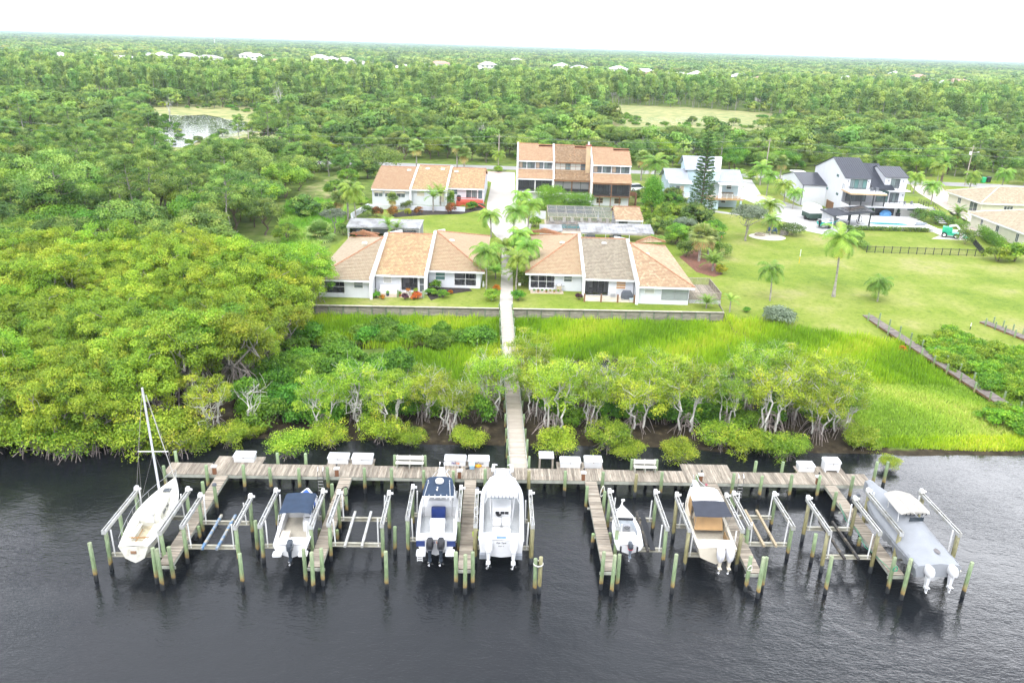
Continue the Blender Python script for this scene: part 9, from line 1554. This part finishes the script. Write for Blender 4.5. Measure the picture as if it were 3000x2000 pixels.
    (ORA, 950, 688, 'small orange croton before the left patio', 'shrub', 0.8), (PUR, 930, 688, 'dark croton before the left patio', 'shrub', 0.9), (ORA, 958, 686, 'bright orange croton before the left patio', 'shrub', 1.15), (ORA, 878, 687, 'small rust croton left of the left patio', 'shrub', 0.7), (ROUND[0], 865, 684, 'low green shrub at the left patio corner', 'shrub', 0.6), (ROUND[2], 990, 678, 'flowering shrub in the dark bed left of the walk', 'shrub', 0.8), (ROUND[0], 1018, 684, 'green shrub in the dark bed left of the walk', 'shrub', 0.8), (ROUND[0], 1000, 664, 'leafy shrub against the left triplex wall', 'shrub', 0.9), (ORA, 1035, 676, 'orange flowered shrub in the dark bed', 'shrub', 0.7), (PUR, 1330, 688, 'purple croton at the edge of the right patio', 'shrub', 0.95), (ROUND[0], 1715, 712, 'low fern at the end of the deck', 'shrub', 0.5)]:
    G(*a)
thk = [D(*p)[:2] for p in [(1475, 505), (1500, 475), (1560, 465), (1600, 500), (1645, 560), (1645, 590), (1590, 590), (1545, 575), (1500, 545)]]; rs = np.random.RandomState(44); xs = [p[0] for p in thk]; ys = [p[1] for p in thk]
for x, y in scatter(min(xs), max(xs), min(ys), max(ys), 4.2, rs, lambda x, y: pip(x, y, thk)): plant([VINEY, DARKT, ROUND[1], VINEY, OLIVE, ROUND[0]], [(x, y)], rs, 'mixed green growth in the thicket between the carport and the pale blue house', 'thicket', 'thicket before the pale blue house', (0.6, 0.95))
# hedges
def hedge(lab, p0, p1, h, w, n, mt=None, seed=1):
    rs_ = np.random.RandomState(seed); a = np.array(p0[:2]); c = np.array(p1[:2]); L_ = float(np.linalg.norm(c-a)); k = max(2, int(L_/(w*0.45))); cl = [(a[0]+(c[0]-a[0])*(i+0.5)/k+rs_.normal()*0.06, a[1]+(c[1]-a[1])*(i+0.5)/k+rs_.normal()*0.06, Z_LAND+h*q, w*0.55*rs_.uniform(0.85, 1.15), h*0.3) for i in range(k) for q in (0.3, 0.68)]
    t = thing('hedge', lab, 'hedge'); obj('foliage', crown_mesh('foliage', cl, n, 0.22, 0.13, mt or L_HEDGE, seed, 0.4, 4.0, 0.5, 0.5), t); b = MB()
    for i in range(k): p = a+(c-a)*(i+0.5)/k; b.tube([(p[0], p[1], Z_LAND-0.1), (p[0], p[1], Z_LAND+h*0.5)], 0.04, 4)
    b.build('stem', BARK_BROWN, t)
hedge('tall bright green hedge in front of the townhouse balconies', D(1238, 484), D(1290, 485), 5.4, 4.2, 9000, None, 301); hedge('bright green hedge right of the tall one, in front of the townhouse', D(1296, 487), D(1352, 489), 4.2, 3.6, 8000, None, 302)
hedge('low clipped hedge along the pool terrace wall', D(1965, 528), D(2070, 531), 0.9, 0.9, 2600, L_OAK, 303); hedge('second low clipped hedge along the pool terrace wall', D(2074, 531), D(2132, 533), 0.9, 0.9, 1600, L_OAK, 304); hedge('tall clipped hedge beside the cream house', (88.4, 150.5), (85.8, 138.5), 2.4, 1.9, 5000, None, 305); hedge('dark hedge along the drive behind the boom lift', (87.0, 166), (88.5, 155), 1.8, 1.5, 3200, L_OAK, 306); hedge('dark shrubs along the left end of the black fence', D(1950, 552), D(1990, 576), 1.4, 1.4, 1800, L_OAK, 307); hedge('green hedge between car port and right triplex', (9.5, 131), (20.5, 131.5), 1.3, 1.2, 2400, L_VINE, 308)
# lime shrubs on the right bank
rs = np.random.RandomState(17); bank = [D(*p)[:2] for p in [(2110, 775), (2180, 760), (2300, 785), (2400, 800), (2480, 905), (2420, 930), (2300, 890), (2240, 860), (2170, 820)]]
xs = [p[0] for p in bank]; ys = [p[1] for p in bank]
for x, y in scatter(min(xs), max(xs), min(ys), max(ys), 1.9, rs, lambda x, y: pip(x, y, bank)): plant(LOWM, [(x, y)], rs, 'lime green shrub in the thicket right of the dark walkway', 'shrub', 'lime shrubs on the right bank', (0.85, 1.15))
for px, py in ((2270, 965), (2295, 975), (2325, 985), (2300, 955), (2350, 1000), (2335, 965)): x, y, _ = D(px, py, 0.4); plant(LOWM, [(x, y)], rs, 'lime green shrub in the clump at the right water edge', 'shrub', 'lime shrubs at the right water edge', (0.9, 1.15))
x, y, _ = D(2062, 1078, 0.1); MANG_LOW[1].put((x-0.6, y+0.3, 0.0), 'small mangrove branch leaning over the water at the right dock end', 'mangrove', None, 0.4, 0.42)
# grasses
def blades(name, n, region, hmin, hmax, w, mt, lab, seed, lean=0.25):
    rs_ = np.random.RandomState(seed); P = []
    while len(P) < n:
        x, y = rs_.uniform(region[0], region[1]), rs_.uniform(region[2], region[3]); z = hgt(x, y)
        if z > 0.05 and region[4](x, y, rs_): P.append((x, y, z))
    P = np.array(P); n = len(P); a = rs_.uniform(0, 6.28, n); h = rs_.uniform(hmin, hmax, n)*(0.75+0.5*np.sin(P[:, 0]*0.9+np.sin(P[:, 1]*0.7))**2); d = np.stack([np.cos(a), np.sin(a), np.zeros(n)], 1); l = rs_.normal(size=(n, 2))*lean; tip = P+np.stack([l[:, 0]*h, l[:, 1]*h, h], 1); V = np.empty((n, 4, 3)); ww = (w*rs_.uniform(0.7, 1.3, n))[:, None]; mid = P+(tip-P)*0.6
    V[:, 0] = P-d*ww*0.4; V[:, 1] = P+d*ww*0.4; V[:, 2] = tip+d*ww*0.12; V[:, 3] = mid-d*ww*0.5
    cl = 0.5+0.5*np.sin(P[:, 0]*0.35+2*np.sin(P[:, 1]*0.25)); T = np.clip(0.55*cl+0.5*rs_.random_sample(n)-0.05, 0, 1)
    tag(obj(name, fast_mesh(name, V.reshape(-1, 3), np.arange(4*n).reshape(-1, 4), mt, T)), lab, 'grass', kind='stuff')
L_MARSH = leaf_mat('marsh_blade', [(0.0, (0.171, 0.302, 0.017)), (0.4, (0.325, 0.494, 0.021)), (0.75, (0.512, 0.631, 0.028)), (1.0, (0.717, 0.659, 0.098))], 0.4); L_MEADOW = leaf_mat('meadow_blade', [(0.0, (0.161, 0.353, 0.034)), (0.45, (0.306, 0.560, 0.056)), (0.75, (0.451, 0.643, 0.101)), (1.0, (0.640, 0.685, 0.202))], 0.35)
def marsh_ok(x, y, r_):
    if BULK_X[0] < x < BULK_X[1] and y > bulk_y(x)-1.1-r_.rand()*0.8: return False
    if abs(x+0.1+(y-75)*0.03) < 0.95: return False
    if x < -10 and y < 84 and not (-14 < x < -10 and y > 80): return False
    return y > shore_y(x)+(13 if -5 < x < 26 else 6)+r_.rand()*2 and (x < 27 or y > 78+0.0*x) and y < 97-max(0, x-27)*0.33
blades('marsh_grass', 62000, (-27, 47, 70, 97, marsh_ok), 0.55, 1.05, 0.075, L_MARSH, 'tall lime green marsh grass below the bulkheads', 31, 0.16)
wk0, wk1 = W2(2290, 915, 0.75), W2(1992, 722, 1.35)
def mead_ok(x, y, r_): return 29 < x and shore_y(x)+0.5 < y < 80 and not (x < 33 and y < 72) and abs((wk1[1]-wk0[1])*(x-wk0[0])-(wk1[0]-wk0[0])*(y-wk0[1]))/math.hypot(wk1[0]-wk0[0], wk1[1]-wk0[1]) > 0.85
blades('meadow_grass', 52000, (29, 60, 64, 86, mead_ok), 0.18, 0.42, 0.075, L_MEADOW, 'rough meadow grass between the mangroves and the dark walkway', 32, 0.4)
blades('shore_grass', 9000, (31, 62, 64, 69, lambda x, y, r_: shore_y(x)+0.4 < y < shore_y(x)+2.6), 0.3, 0.6, 0.08, L_MARSH, 'bright grass fringe along the right shore', 33, 0.35)
blades('weed_grass', 16000, (-48, -26, 106, 165, lambda x, y, r_: any(pip(x, y, p) for p in WEED)), 0.4, 1.0, 0.12, L_MEADOW, 'dry weedy grass on the field left of the triplex', 34, 0.4)
blades('verge_grass', 9000, (30, 62, 79, 86, lambda x, y, r_: y > 80 and y < 86-0.1*(x-30)), 0.12, 0.4, 0.08, L_MARSH, 'longer bright grass where the lawn meets the meadow', 35, 0.35)
# distant houses among the trees
def far_house_mesh(k):
    w, d, h, r = ((16, 11, 3.2, 2.6), (13, 13, 3.0, 3.0), (20, 12, 3.4, 2.2))[k]; b = MB(); b.bx(-w/2, w/2, -d/2, d/2, -1, h); wall = b.mesh('wall', mat('far_wall', (0.72, 0.70, 0.66), 0.8)); b = MB(); o = 0.7; P = [(-w/2-o, -d/2-o, h), (w/2+o, -d/2-o, h), (w/2+o, d/2+o, h), (-w/2-o, d/2+o, h), (-w/2+d/2, 0, h+r), (w/2-d/2+0.01, 0, h+r)]; b.add(P, [(0, 1, 5, 4), (1, 2, 5), (2, 3, 4, 5), (3, 0, 4), (3, 2, 1, 0)])
    return wall, [b.mesh('roof', m) for m in (mat('far_roof_white', (0.78, 0.78, 0.77), 0.6), mat('far_roof_grey', (0.50, 0.48, 0.46), 0.7), mat('far_roof_tile', (0.46, 0.27, 0.20), 0.7))]
FH = [far_house_mesh(k) for k in range(3)]; FM = [MB().bx(-0.8, 0.8, -0.05, 0.05, -0.6, 0.6).mesh('window', PANE)]
for i, (px, py, k, m) in enumerate(FAR_H):
    x, y, z = D(px, py, 5.5); t = thing('distant_house', 'distant %s roofed house among the trees %s' % (('white', 'grey', 'terracotta')[m], 'of the far left suburb' if px < 560 else 'above the pine wood left of centre' if px < 1000 else 'above the pine wood in the centre' if px < 1500 else 'above the pine wood right of centre' if px < 2000 else 'of the far right suburb'), 'house', (x, y, 1.4), rnd.uniform(-0.4, 0.4), 'distant houses'); t.scale = (1.5, 1.5, 1.5); obj('wall', FH[k][0], t); obj('roof', FH[k][1][m], t)
    for q in (-4.2, 0, 4.2): obj('window', FM[0], t, (q, -FH[k][0].vertices[2].co.y-0.04 if False else -(5.54, 6.54, 6.04)[k], 1.9))
x, y, z = D(493, 100, 2); y2 = 2600.0; x = x*y2/y; t = thing('radio_tower', 'thin red and white radio tower on the horizon', 'tower', (x, y2, 1))
for k in range(5): b = MB(); b.tube([(0, 0, 11*k), (0, 0, 11*(k+1))], [1.0-0.12*k, 0.9-0.12*k], 6); b.build('segment', (RED, PVC)[k % 2], t)
def build_haze():
    mb = MB(); mb.bx(-9000, 9000, -60, 11500, -3.2, 36.5); m = bpy.data.materials.new('haze_air'); m.use_nodes = True; N = m.node_tree.nodes; N.remove(N['Principled BSDF'])
    v = N.new('ShaderNodeVolumePrincipled'); v.inputs['Color'].default_value = (0.74, 0.87, 1.0, 1); v.inputs['Density'].default_value = 0.0001; v.inputs['Anisotropy'].default_value = 0.0
    m.node_tree.links.new(v.outputs[0], N['Material Output'].inputs['Volume']); o = mb.build('haze', m); tag(o, 'thin pale haze in the distant air', 'haze', kind='stuff')
build_haze()
